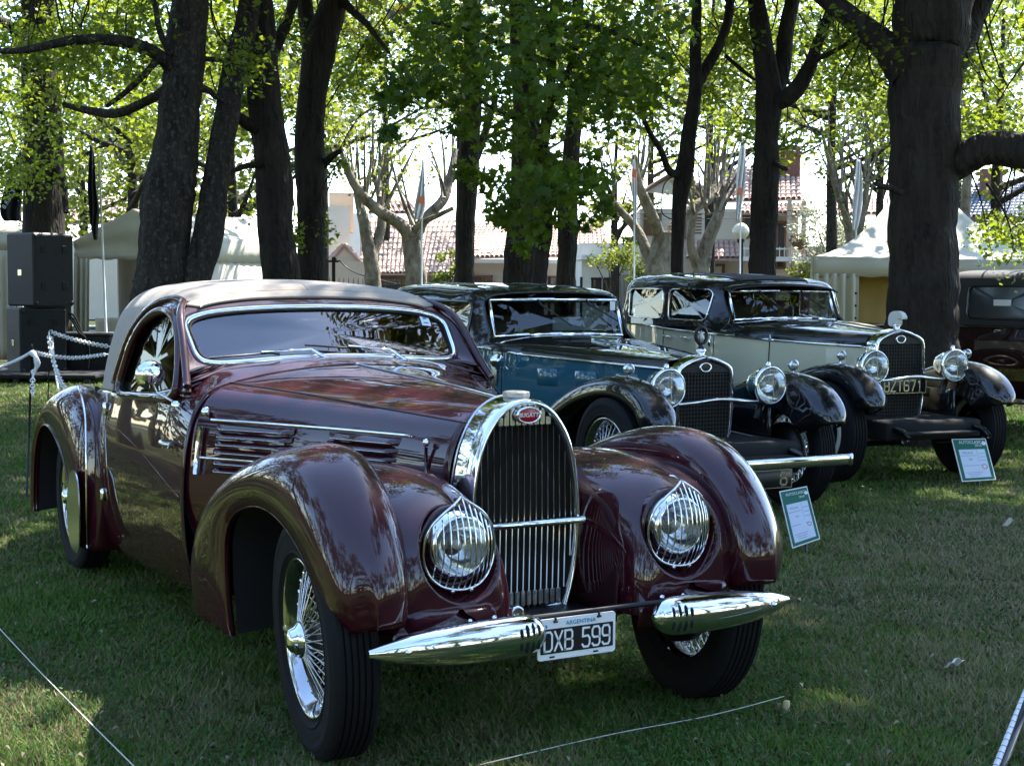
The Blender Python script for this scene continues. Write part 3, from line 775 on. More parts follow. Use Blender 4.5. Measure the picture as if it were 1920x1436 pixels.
# ---- wheels
def wheel_proto(name, R=.365, rr=.238, width=.148, label=None, parent=None):
    root = bpy.data.objects.new(name, None); COL.objects.link(root); root.parent = parent
    h = width / 2
    prof = [(rr - .012, -h * .62), (rr, -h * .74), (rr + .02, -h * .9), (rr + .024, -h * .97), (rr + .030, -h * .93), (R * .82, -h * 1.0), (R * .87, -h * .985), (R * .875, -h * 1.0), (R * .885, -h * .985), (R * .90, -h * .99), (R * .905, -h * .97), (R * .93, -h * .96), (R * .962, -h * .88), (R * .985, -h * .80)]
    ys = np.linspace(-h * .76, h * .76, 7)
    tread = []
    for i in range(6):
        a, b = ys[i], ys[i + 1]; g = .0032
        crown = lambda y: R - .10 * (y * y)
        tread += [(crown(a), a + g), (crown(b), b - g), (crown(b) - .009, b - g * .8), (crown(b) - .009, b + g * .8)]
    tread = tread[:-2]
    full = prof + tread + [(r, -y) for r, y in prof[::-1]]
    MB().lathe(full, 72, axis='y').build('tyre', MT['rubber'], root, True, 35)
    MB().lathe([(rr + .004, -h * .70), (rr + .010, -h * .80), (rr + .004, -h * .86), (rr - .004, -h * .82), (rr - .012, -h * .66), (rr - .020, -h * .50), (rr - .030, -h * .2), (rr - .034, 0), (rr - .02, h * .5), (rr + .008, h * .8)], 60, axis='y').build('rim', MT['chrome_wheel'], root)
    sp = MB(); N = 26
    for k in range(N):
        a = k * 2 * math.pi / N
        for (hr, hy, ry, da) in ((.045, -h * .95, -h * .10, .20), (.045, -h * .95, -h * .28, -.20), (.07, h * .55, -h * .30, .34), (.07, h * .55, -h * .10, -.34)):
            b = a + da + (.12 if hy > 0 else 0); a1 = a + (.12 if hy > 0 else 0)
            sp.tube([(hr * math.sin(a1), hy, hr * math.cos(a1)), ((rr - .030) * math.sin(b), ry, (rr - .030) * math.cos(b))], .0026, 5, caps=False)
    sp.build('spokes', MT['chrome_wheel'], root)
    sp2 = MB()
    for k in range(N * 2):
        b = (k + .5) * math.pi / N; sp2.lathe([(0, .012), (.005, .010), (.006, 0)], 6, (0, 0, 0)); 
        V = np.array(sp2.v[-18:]); V = np.stack([V[:, 0], V[:, 1], -V[:, 2]], 1) + [0, (-h * .12 if k % 2 else -h * .28), rr - .028]
        ca, sa = math.cos(b), math.sin(b)
        sp2.v[-18:] = [(p[2] * sa + p[0] * ca, p[1], p[2] * ca - p[0] * sa) for p in V]
    sp2.build('nipples', CHR, root)
    hub = MB().lathe([(0, -h * 1.55), (.020, -h * 1.52), (.034, -h * 1.40), (.040, -h * 1.18), (.056, -h * 1.05), (.056, -h * .85), (.042, -h * .7), (.042, h * .4), (.075, h * .5), (.075, h * .6)], 32, axis='y').build('hub', CHR, root)
    for q in (1, -1):
        MB().prism([(q * .030, -h * 1.32, -.012), (q * .075, -h * 1.42, -.007), (q * .082, -h * 1.40, .004), (q * .030, -h * 1.32, .012)], (0, .009, 0)).build('knock_off_wing', CHR, hub, False)
    MB().lathe([(0, h * .25), (.165, h * .25), (.17, h * .35), (.17, h * 1.1), (0, h * 1.1)], 36, axis='y').build('brake_drum', MT['dark_metal'], root)
    return root
WH = wheel_proto('wheel', parent=CP)
WH.matrix_local = Matrix.Translation((-.06, -.690, .358)) @ Matrix.Rotation(R_(-6), 4, 'Z') @ Matrix.Rotation(R_(3.0), 4, 'X') @ Matrix.Rotation(R_(20), 4, 'Y')
dup(WH, CP, Matrix.Translation((-.06, .690, .358)) @ Matrix.Rotation(R_(174), 4, 'Z') @ Matrix.Rotation(R_(3.0), 4, 'X'))
dup(WH, CP, Matrix.Translation((-3.3, -.675, .36)) @ Matrix.Rotation(R_(50), 4, 'Y'))
dup(WH, CP, Matrix.Translation((-3.3, .675, .36)) @ Matrix.Rotation(R_(180), 4, 'Z'))
MB().tube([(-.06, -.6, .34), (-.06, .6, .34)], .03, 10).build('axle', MT['dark_metal'], CP)
MB().box((-2.3, 0, .24), (3.5, 1.02, .10), bev=.02).build('floor_pan', MT['dark'], CP)  # dark underfloor box, put in to block light below the body
MB().box((-.75, 0, .52), (1.1, .5, .42), bev=.05).build('engine_bay', MT['dark'], CP)

# ---- lower body
BX = [-1.42, -1.62, -2.0, -2.6, -3.1, -3.6, -4.1, -4.5, -4.72]
BS = np.array([
    [(.60, .205), (.665, .225), (.700, .32), (.722, .50), (.722, .68), (.700, .84), (.662, .945), (.600, 1.012)],
    [(.60, .200), (.672, .218), (.710, .32), (.735, .50), (.735, .68), (.716, .84), (.690, .945), (.655, 1.015)],
    [(.60, .185), (.672, .205), (.715, .31), (.740, .50), (.742, .68), (.728, .82), (.712, .90), (.700, .965)],
    [(.60, .160), (.668, .180), (.712, .29), (.738, .48), (.742, .66), (.732, .79), (.716, .87), (.704, .935)],
    [(.58, .165), (.640, .185), (.680, .29), (.700, .47), (.700, .64), (.690, .77), (.665, .85), (.635, .912)],
    [(.50, .20), (.56, .22), (.60, .31), (.62, .46), (.62, .62), (.60, .74), (.55, .82), (.49, .88)],
    [(.38, .26), (.44, .28), (.48, .36), (.50, .48), (.50, .60), (.47, .70), (.42, .77), (.37, .815)],
    [(.24, .34), (.28, .36), (.31, .42), (.34, .50), (.36, .58), (.37, .65), (.365, .70), (.36, .74)],
    [(.05, .42), (.08, .43), (.10, .46), (.11, .50), (.12, .54), (.125, .58), (.12, .61), (.11, .64)]])
BG = loft(sec3(BX, BS), 120, 40)
body = MB()
for s in (-1, 1):
    g = BG.copy(); g[..., 1] *= s; body.grid(g, flip=(s > 0))
body = solid(body.build('body_side', MAR, CP), .004)
# cowl between bonnet and windscreen
CW0 = HG[-1].copy(); CW0 = CW0[int(.60 * 44):]
def cowl_row(x, pts): return [(x, w, z) for w, z in pts]
S = [cr(CW0, 9), cowl_row(-1.52, [(.668, .980), (.59, 1.032), (.51, 1.058), (.42, 1.078), (.32, 1.094), (.22, 1.105), (.12, 1.112), (.05, 1.115), (0, 1.116)]),
     cowl_row(-1.615, [(.690, .985), (.62, 1.050), (.54, 1.074), (.44, 1.092), (.33, 1.106), (.22, 1.116), (.12, 1.122), (.05, 1.125), (0, 1.126)]),
     cowl_row(-1.68, [(.698, .980), (.63, 1.062), (.55, 1.084), (.45, 1.100), (.34, 1.113), (.23, 1.122), (.12, 1.128), (.05, 1.131), (0, 1.132)])]
G = loft(S, 24, 40)
solid(MB().grid(mirror_grid(G), flip=True).build('cowl', MAR, CP), .004)

# ---- upper body: roof and its sides
UX = np.array([
    [(-1.50, .672, 1.000), (-1.60, .652, 1.085), (-1.71, .634, 1.180), (-1.815, .612, 1.268), (-1.90, .560, 1.335), (-1.945, .42, 1.368), (-1.970, .22, 1.386), (-1.978, 0, 1.390)],
    [(-1.72, .700, .985), (-1.78, .672, 1.105), (-1.85, .645, 1.215), (-1.93, .605, 1.310), (-2.00, .530, 1.370), (-2.03, .40, 1.396), (-2.045, .21, 1.412), (-2.05, 0, 1.416)],
    [(-2.10, .702, .958), (-2.12, .676, 1.090), (-2.15, .650, 1.212), (-2.20, .606, 1.318), (-2.24, .525, 1.386), (-2.26, .39, 1.414), (-2.27, .20, 1.430), (-2.27, 0, 1.434)],
    [(-2.60, .706, .935), (-2.60, .678, 1.072), (-2.62, .648, 1.20), (-2.65, .600, 1.310), (-2.68, .515, 1.382), (-2.69, .38, 1.412), (-2.70, .20, 1.428), (-2.70, 0, 1.432)],
    [(-3.02, .640, .915), (-3.02, .618, 1.045), (-3.03, .585, 1.160), (-3.05, .535, 1.265), (-3.07, .455, 1.332), (-3.08, .33, 1.364), (-3.10, .17, 1.380), (-3.10, 0, 1.384)],
    [(-3.42, .535, .895), (-3.41, .510, .990), (-3.41, .470, 1.080), (-3.42, .415, 1.160), (-3.44, .345, 1.215), (-3.45, .25, 1.245), (-3.46, .13, 1.260), (-3.46, 0, 1.264)],
    [(-3.80, .45, .850), (-3.78, .42, .915), (-3.77, .38, .970), (-3.77, .33, 1.015), (-3.78, .27, 1.045), (-3.79, .19, 1.066), (-3.80, .10, 1.078), (-3.80, 0, 1.080)],
    [(-4.72, .11, .64), (-4.72, .10, .65), (-4.72, .085, .66), (-4.72, .07, .67), (-4.72, .055, .678), (-4.72, .04, .684), (-4.72, .02, .688), (-4.72, 0, .69)]])
UG = loft(UX, 170, 110)
def in_poly(P, x, z):
    c = np.zeros(np.shape(x), bool); n = len(P)
    for i in range(n):
        x1, z1 = P[i]; x2, z2 = P[(i + 1) % n]
        k = ((z1 > z) != (z2 > z)) & (x < (x2 - x1) * (z - z1) / (z2 - z1 + 1e-12) + x1)
        c ^= k
    return c
# outline of the door glass and of the door frame round it, side view (x, z)
WIN = cr(np.array([(-1.615, 1.005), (-1.66, 1.085), (-1.735, 1.185), (-1.83, 1.262), (-1.98, 1.302), (-2.14, 1.298), (-2.27, 1.245), (-2.365, 1.15), (-2.425, 1.03), (-2.44, .965), (-2.40, .938), (-2.2, .940), (-1.85, .957), (-1.66, .968)]), 90, closed=True)
DOOR_TOP = cr(np.array([(-1.52, 1.020), (-1.60, 1.105), (-1.70, 1.215), (-1.81, 1.305), (-1.97, 1.352), (-2.15, 1.350), (-2.31, 1.292), (-2.42, 1.19), (-2.50, 1.06), (-2.545, .93)]), 60)
fc = (UG[:-1, :-1] + UG[1:, 1:]) / 2
hole = in_poly([tuple(p) for p in WIN], fc[..., 0], fc[..., 2])
arch_poly = [tuple(p) for p in DOOR_TOP] + [(-2.6, .80), (-1.3, .80)]
in_door = in_poly(arch_poly, fc[..., 0], fc[..., 2])
rear_win = (fc[..., 0] < -3.22) & (fc[..., 0] > -3.42) & (np.abs(fc[..., 1]) < .34)
lum = np.zeros(fc.shape[:2], bool)
upper = MB()
for s in (-1, 1):
    g = UG.copy(); g[..., 1] *= s
    upper.grid(g, flip=(s > 0), keep=~hole)
solid(upper.build('cabin_shell', MAR, CP), .012)
iu = np.arange(169)[:, None] + np.zeros((1, 109)); 
fabric_keep = (~in_door) & (iu > -1) & (fc[..., 0] > -3.75)
fab = MB()
nrm = np.zeros_like(UG)
du = np.gradient(UG, axis=0); dv = np.gradient(UG, axis=1); nrm = np.cross(du, dv); nrm /= np.linalg.norm(nrm, axis=2)[..., None] + 1e-12
if nrm[60, 20, 1] < 0: nrm = -nrm
ED = np.clip(iu[:, :1] - 6, 0, 3) / 3
for s in (-1, 1):
    g = UG + nrm * .007; g[:, -1, 1] = 0; g[..., 1] *= s
    fab.grid(g, flip=(s > 0), keep=fabric_keep)
fab = solid(fab.build('roof_cover', MT['fabric'], CP), .005)
def upper_w(x, z):
    d = (UG[..., 0] - x) ** 2 + (UG[..., 2] - z) ** 2
    i, j = np.unravel_index(np.argmin(d), d.shape)
    return UG[i, j, 1]
def on_body(x, z):
    if z > .985: return upper_w(x, z)
    return surf_w(BG, x, z)
def smooth_line(P, n, closed=False):
    return cr(np.asarray(P), n, closed)
for s in (-1, 1):
    dr = bpy.data.objects.new('door', None); COL.objects.link(dr); dr.parent = CP
    lo = np.array([(x, s * (upper_w(x, z) + .004), z) for x, z in WIN[::3]])
    MB().tube(cr(lo, 110, True), .019, 10, closed=True).build('window_frame', MAR, dr)
    hi = np.array([(x, s * (upper_w(x, z) + .006), z) for x, z in DOOR_TOP[::3]])
    MB().tube(cr(hi, 80), .016, 10).build('door_frame', MAR, dr)
    li = np.array([(x, s * (upper_w(x, z) - .004), z) for x, z in (WIN * .96 + WIN.mean(0) * .04)[::3]])
    MB().tube(cr(li, 90, True), .006, 6, closed=True).build('window_trim', MT['dark'], dr)
    # door skin on the body side
    zs = np.linspace(0, 1, 34); xs = np.linspace(0, 1, 40)
    g = np.zeros((40, 34, 3))
    for i, a in enumerate(xs):
        x = -1.405 + a * (-2.60 + 1.405)
        for j, b in enumerate(zs):
            zlo = .232 + .02 * a * 0 - .045 * a + .10 * max(0, (a - .86) / .14) ** 2
            zhi = np.interp(x, [-2.6, -2.0, -1.62, -1.405], [.93, .955, .99, .995])
            z = zlo + (zhi - zlo) * b
            g[i, j] = (x, s * (surf_w(BG, x, z) + .0035), z)
    solid(MB().grid(g, flip=(s < 0)).build('door_skin', MAR, dr), .006)
    edge = np.concatenate([g[0, ::-1], g[1:, 0], g[-1, 1:]])
    edge[:, 1] -= s * .003
    MB().tube(edge, .0024, 5).build('shut_line', MT['dark'], dr)
    # belt crease swept down the door
    bl = cr([(x, s * (surf_w(BG, x, z) + .0055), z) for x, z in ((-2.55, .80), (-2.3, .775), (-2.0, .73), (-1.7, .665), (-1.45, .60))], 30)
    MB().tube(bl - [0, s * .0035, 0], .0026, 6).build('crease', MAR, dr)
    c = np.array([-1.53, s * (surf_w(BG, -1.53, .80) + .03), .798])
    hd = MB().tube(cr([c + [-.10, 0, 0], c + [-.05, s * .012, 0], c + [0, s * .012, 0], c + [.035, s * .004, 0]], 10), [.009, .011, .011, .011, .010, .009, .009, .009, .009, .006], 8).build('handle', CHR, dr)
    MB().lathe([(0, .014), (.012, .010), (.014, -.01)], 12, c + np.array([.03, 0, 0]), 'y').build('escutcheon', CHR, hd)
    # side glass
    n = len(WIN)
    V = [(x, s * (upper_w(x, z) - .014), z) for x, z in WIN[::2]]
    ce = np.mean(V, 0); V2 = [tuple(ce)] + V
    MB().add(V2, [(0, i + 1, (i + 1) % len(V) + 1) if s < 0 else (0, (i + 1) % len(V) + 1, i + 1) for i in range(len(V))]).build('side_glass', MT['glass_side'], dr)
    # hinges
    for z in (.455, .85):
        hc = (-2.63, s * (surf_w(BG, -2.63, z) + .008), z)
        MB().lathe([(0, .03), (.010, .028), (.013, .02), (.013, -.02), (.010, -.028), (0, -.03)], 12, hc).build('hinge', CHR, dr)
    # small mirror on a stalk
    mc = np.array([-1.64, s * .785, 1.062])
    if s < 0:
        mr_ = MB().lathe([(0, .022), (.030, .020), (.050, .010), (.058, -.004), (.056, -.010), (0, -.012)], 28, mc, 'x').build('door_mirror', CHR, dr)
        MB().tube([mc + [.012, 0, -.02], mc + [.03, .02, -.07], mc + [.075, .075, -.105]], .0055, 8).build('mirror_stalk', MT['chrome_dull'], mr_)
        MB().lathe([(0, .010), (.018, .008), (.022, -.004), (.022, -.012)], 14, mc + np.array([.08, .082, -.108])).build('stalk_foot', CHR, mr_)
    # trafficator and lamp on the scuttle pillar
    tx = -1.345; tz = .70
    T = [(tx, s * (surf_w(HG, -1.36, z) + .012), z) for z in (.70, .76, .82, .88)]
    MB().tube(T, .011, 8).build('trafficator', CHR, CP)
    MB().lathe([(0, .020), (.014, .014), (.018, 0), (.014, -.014), (0, -.018)], 14, (tx, s * (surf_w(HG, -1.36, .93) + .015), .935)).build('side_lamp', CHR, CP)

# ---- windscreen panel
top_loop = []
def ws_point(a, b):
    """a in -1..1 across, b 0 bottom..1 top on the raked screen plane"""
    w = .576 + .022 * b
    zc = (1.080 + .042 * (1 - a * a)) * (1 - b) + (1.289 + .030 * (1 - a * a)) * b
    x = (-1.652 + .012 * (1 - a * a)) * (1 - b) + (-1.858 + .012 * (1 - a * a)) * b
    return np.array([x, a * w, zc])
def ws_loop(grow, n=120, r=.13, off=0.0):
    pts = []
    W, H = 1.0 + grow / .57, .5 + grow / .28
    for k in range(n):
        t = 2 * math.pi * k / n
        ct, st = math.cos(t), math.sin(t)
        e = .36
        a = W * math.copysign(abs(ct) ** e, ct); b = H * math.copysign(abs(st) ** e, st)
        p = ws_point(a, .5 + b)
        pts.append(p + np.array([.70, 0, .70]) * off)
    return np.array(pts)
outer = []
fr_edge = UG[0]
R0 = np.concatenate([fr_edge * [1, -1, 1], fr_edge[::-1][1:]])           # right foot, up, over, down to left foot
bot = np.concatenate([G[-1][::-1] * [1, 1, 1], (G[-1] * [1, -1, 1])[1:]])   # left foot to right foot along the cowl
ring = np.concatenate([R0, bot])
cen = ws_point(0, .5)
def ang(P):
    q = np.asarray(P) - cen; return np.arctan2((q[:, 2] - 0) * 1.414 / .30, q[:, 1] / .60)
inner = ws_loop(.012, 160)
ai, ar = ang(inner), ang(ring)
o = np.argsort(ar); ars, rs = ar[o], ring[o]
outer = np.stack([np.interp(ai, ars, rs[:, k], period=2 * math.pi) for k in range(3)], 1)
mid = (inner + outer) / 2 + np.array([.35, 0, .5]) * .006
solid(MB().grid(loft(np.stack([outer, mid, inner]), 7, 160), cv=True).build('windscreen_surround', MAR, CP), .004)
# front hem of the roof cover, drawn down over the header
hem = loft(np.stack([outer, mid, inner]), 13, 160)[:7] + np.array([.006, 0, .0065])
cols = np.where((hem[0][:, 2] > 1.28) & (np.abs(hem[0][:, 1]) < .575))[0]
cols = cols[np.argsort(hem[0][cols, 1])]
hem = hem[:, cols]
solid(MB().grid(hem).build('cover_hem', MT['fabric'], fab), .005)
MB().tube(hem[-1], .0065, 8).build('cover_edge', MT['fabric'], fab)
ws = MB().tube(ws_loop(.004, 140, off=.004), .0135, 10, closed=True).build('windscreen', CHR, CP)
MB().tube(ws_loop(-.012, 140, off=.004), .005, 6, closed=True).build('rubber_seal', MT['dark'], ws)
nb = 24
pg = np.array([[ws_point(a, b) for b in np.linspace(.0, 1, 10)] for a in np.linspace(-.995, .995, nb)])
lp = ws_loop(-.002, 120)
ce = ws_point(0, .5)
MB().add([tuple(ce)] + [tuple(p) for p in (lp * .5 + ce * .5)] + [tuple(p) for p in lp], [(0, i + 1, (i + 1) % 120 + 1) for i in range(120)] + [(i + 1, i + 121, (i + 1) % 120 + 121, (i + 1) % 120 + 1) for i in range(120)]).build('glass', MT['glass'], ws)
# paper sticker inside the top corner
st = [ws_point(a, b) + np.array([.70, 0, .70]) * .003 for a, b in ((.80, .97), (.875, .97), (.875, .72), (.80, .72))]
so = MB().poly(st, flip=True).build('paper_sticker', MT['white'], ws, False)
for a, b, w_, h_ in ((.8375, .88, .03, .06), (.8375, .775, .04, .025)):
    q = [ws_point(a + dx, b + dz) + np.array([.70, 0, .70]) * .0045 for dx, dz in ((-w_ / 2, h_ / 2), (w_ / 2, h_ / 2), (w_ / 2, -h_ / 2), (-w_ / 2, -h_ / 2))]
    MB().poly(q, flip=True).build('print_mark', MT['plate_blue'], so, False)
# wipers
for a0, a1, b1 in ((-.10, -.93, .13), (.52, -.22, .20)):
    p0 = ws_point(a0, -.12) + np.array([.035, 0, .02]); p0[2] -= .006
    p1 = ws_point(a0 - .10, .06) + np.array([.02, 0, .02]); p2 = ws_point((a0 + a1) / 2 - .05, (b1 + .06) / 2) + np.array([.018, 0, .018]); p3 = ws_point(a1, b1) + np.array([.010, 0, .010])
    wp = MB().tube([p0, p1, p2], [.0085, .007, .004], 8).build('wiper', CHR, CP)
    q = ws_point(a0 - (a0 - a1) * .40, .05) + np.array([.010, 0, .010])
    MB().tube([p3, (p2 + q) / 2, q], .0042, 6).build('wiper_blade', MT['dark_metal'], wp)
    MB().tube([p0 + [.0, 0, -.03], p0], .009, 8).build('wiper_spindle', CHR, wp)

# ---- rear wings
LIPR = [(-2.99, .20), (-3.03, .33), (-3.11, .46), (-3.23, .565), (-3.41, .65), (-3.61, .69), (-3.79, .655), (-3.905, .55), (-3.965, .41), (-3.985, .28), (-3.98, .19)]
CRNR = [(-2.735, .175), (-2.715, .36), (-2.715, .56), (-2.77, .725), (-2.93, .855), (-3.2, .92), (-3.52, .88), (-3.83, .75), (-4.04, .57), (-4.12, .37), (-4.11, .19)]
def rear_wing(s):
    S = []
    for k in range(11):
        L, C = np.array(LIPR[k]), np.array(CRNR[k]); D = C - L
        t = k / 10
        lw = .800 - .015 * t; cw = [.735, .728, .722, .715, .708, .70, .69, .675, .66, .65, .65][k]
        def p(a, w): q = L + a * D; return (q[0], s * w, q[1])
        S.append([p(0, lw - .02), p(-.005, lw - .003), p(.07, lw + .006), p(.35, lw + .018), p(.66, lw + .006), p(.88, lw - .035), p(1.0, cw), p(.98, cw - .06), p(.85, cw - .12), p(.6, cw - .16)])
    return solid(MB().grid(loft(S, 80, 50), flip=(s > 0)).build('wing', MAR, CP), .006)
for s in (-1, 1):
    w = rear_wing(s)
    MB().tube(cr([(x, s * .795, z) for x, z in LIPR], 50), .006, 6).build('lip_bead', MAR, w)
    # bright bead down the crest and polished stone guard at the foot
    k = cr(np.array([(-3.12, s * .742, .922), (-2.97, s * .758, .885), (-2.83, s * .772, .79), (-2.765, s * .785, .65), (-2.75, s * .79, .50), (-2.755, s * .79, .36), (-2.775, s * .785, .19)]), 50)
    MB().tube(k, .0055, 6).build('wing_bead', CHR, w)
    gsh = cr(np.array([(-2.765, .18), (-2.765, .50), (-2.83, .545), (-2.91, .53), (-2.97, .46), (-3.0, .36), (-2.985, .26), (-2.94, .19), (-2.86, .165)]), 40, closed=True)
    MB().prism([(x, s * (.822 + .02 * (-2.76 - x) / .2 * 0), z) for x, z in gsh], (0, s * .006, 0)).build('stone_shield', MT['chrome_dull'], w, True, 40)
    lin = [[(x, s * .77, z + .004), (x, s * .45, z + .03)] for x, z in LIPR]
    MB().grid(loft(lin, 40, 4)).build('wheel_arch_liner', MT['dark'], w)

# ---- inside
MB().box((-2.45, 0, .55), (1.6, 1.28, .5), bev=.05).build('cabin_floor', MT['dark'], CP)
for s in (-1, 1):
    MB().grid(loft([[(-2.55, s * .05, .80), (-2.55, s * .32, .82), (-2.55, s * .60, .80)], [(-2.62, s * .05, 1.0), (-2.60, s * .32, 1.03), (-2.62, s * .6, 1.0)], [(-2.70, s * .08, 1.14), (-2.68, s * .32, 1.18), (-2.70, s * .56, 1.13)], [(-2.76, s * .08, 1.12), (-2.76, s * .32, 1.15), (-2.76, s * .56, 1.11)], [(-2.78, s * .06, .8), (-2.78, s * .32, .8), (-2.78, s * .58, .8)]], 16, 12)).build('seat_back', MT['leather'], CP)
MB().box((-1.80, 0, .98), (.10, 1.24, .14), bev=.03).build('dashboard', MT['leather'], CP)
sw = MB()
a = np.linspace(0, 2 * math.pi, 36, endpoint=False)
sw.tube(np.stack([-2.02 - .09 * np.sin(a), -.32 + .2 * np.cos(a), 1.035 + .165 * np.sin(a)], 1), .010, 8, closed=True)
for t in (.5, 2.6, 4.7): sw.tube([(-2.02, -.32, 1.035), (-2.02 - .09 * math.sin(t), -.32 + .2 * math.cos(t), 1.035 + .165 * math.sin(t))], .007, 6)
sw.build('steering_wheel', MT['dark_metal'], CP)
MB().box((-1.93, .02, 1.262), (.02, .17, .055), bev=.008).build('rear_view_mirror', MT['chrome_dull'], CP)
# ================================================================== the tall saloons behind
def grid_holes(name, G, holes, matl, parent, th=.012, both=True):
    fc = (G[:-1, :-1] + G[1:, 1:]) / 2
    k = np.zeros(fc.shape[:2], bool)
    for H in holes: k |= in_poly([tuple(p) for p in H], fc[..., 0], fc[..., 2])
    mb = MB()
    for s in ((-1, 1) if both else (-1,)):
        g = G.copy(); g[..., 1] *= s; mb.grid(g, flip=(s > 0), keep=~k)
    return solid(mb.build(name, matl, parent), th)
def near_w(G, x, z):
    d = (G[..., 0] - x) ** 2 + (G[..., 2] - z) ** 2
    i, j = np.unravel_index(np.argmin(d), d.shape); return G[i, j, 1]
def round_win(x0, x1, z0, z1, r=.05, n=6):
    pts = []
    for cx_, cz_, a0 in ((x1 - r, z1 - r, 0), (x0 + r, z1 - r, 90), (x0 + r, z0 + r, 180), (x1 - r, z0 + r, 270)):
        for k in range(n): a = R_(a0 + 90 * k / (n - 1)); pts.append((cx_ + r * math.cos(a), cz_ + r * math.sin(a)))
    return np.array(pts)

def disc_wheel(parent, R=.375):
    root = bpy.data.objects.new('wheel', None); COL.objects.link(root); root.parent = parent
    h = .082
    full = [(R * .60, -h * .7), (R * .66, -h * .95), (R * .80, -h), (R * .92, -h * .95), (R * .97, -h * .8)]
    ys = np.linspace(-h * .75, h * .75, 6)
    for i in range(5):
        full += [(R, ys[i] + .004), (R, ys[i + 1] - .004)] + ([(R - .01, ys[i + 1] - .003), (R - .01, ys[i + 1] + .003)] if i < 4 else [])
    full += [(r, -y) for r, y in ((R * .97, -h * .8), (R * .92, -h * .95), (R * .80, -h), (R * .66, -h * .95), (R * .60, -h * .7))]
    MB().lathe(full, 56, axis='y').build('tyre', MT['rubber'], root, True, 35)
    MB().lathe([(R * .63, -h * .72), (R * .655, -h * .86), (R * .62, -h * .95), (R * .52, -h * .90), (R * .50, -h * .80)], 48, axis='y').build('rim', MT['cream_rim'], root)
    MB().lathe([(R * .51, -h * .82), (R * .45, -h * .55), (R * .25, -h * .45), (.09, -h * .75), (.085, -h * 1.0), (.07, -h * 1.12), (0, -h * 1.18)], 40, axis='y').build('wheel_disc', MT['black'], root)
    MB().lathe([(.06, -h * 1.13), (.05, -h * 1.25), (.03, -h * 1.32), (0, -h * 1.34)], 24, axis='y').build('hub_cap', CHR, root)
    return root
MT['cream_rim'] = mat('cream_wheel_paint', (.62, .58, .45), rough=.35, coat=.5)
MT['mesh'] = mat('grille_mesh_metal', (.05, .05, .048), rough=.5, metal=.7)
MT['lalique'] = mat('frosted_glass', (.62, .60, .52), rough=.35, spec=.6)

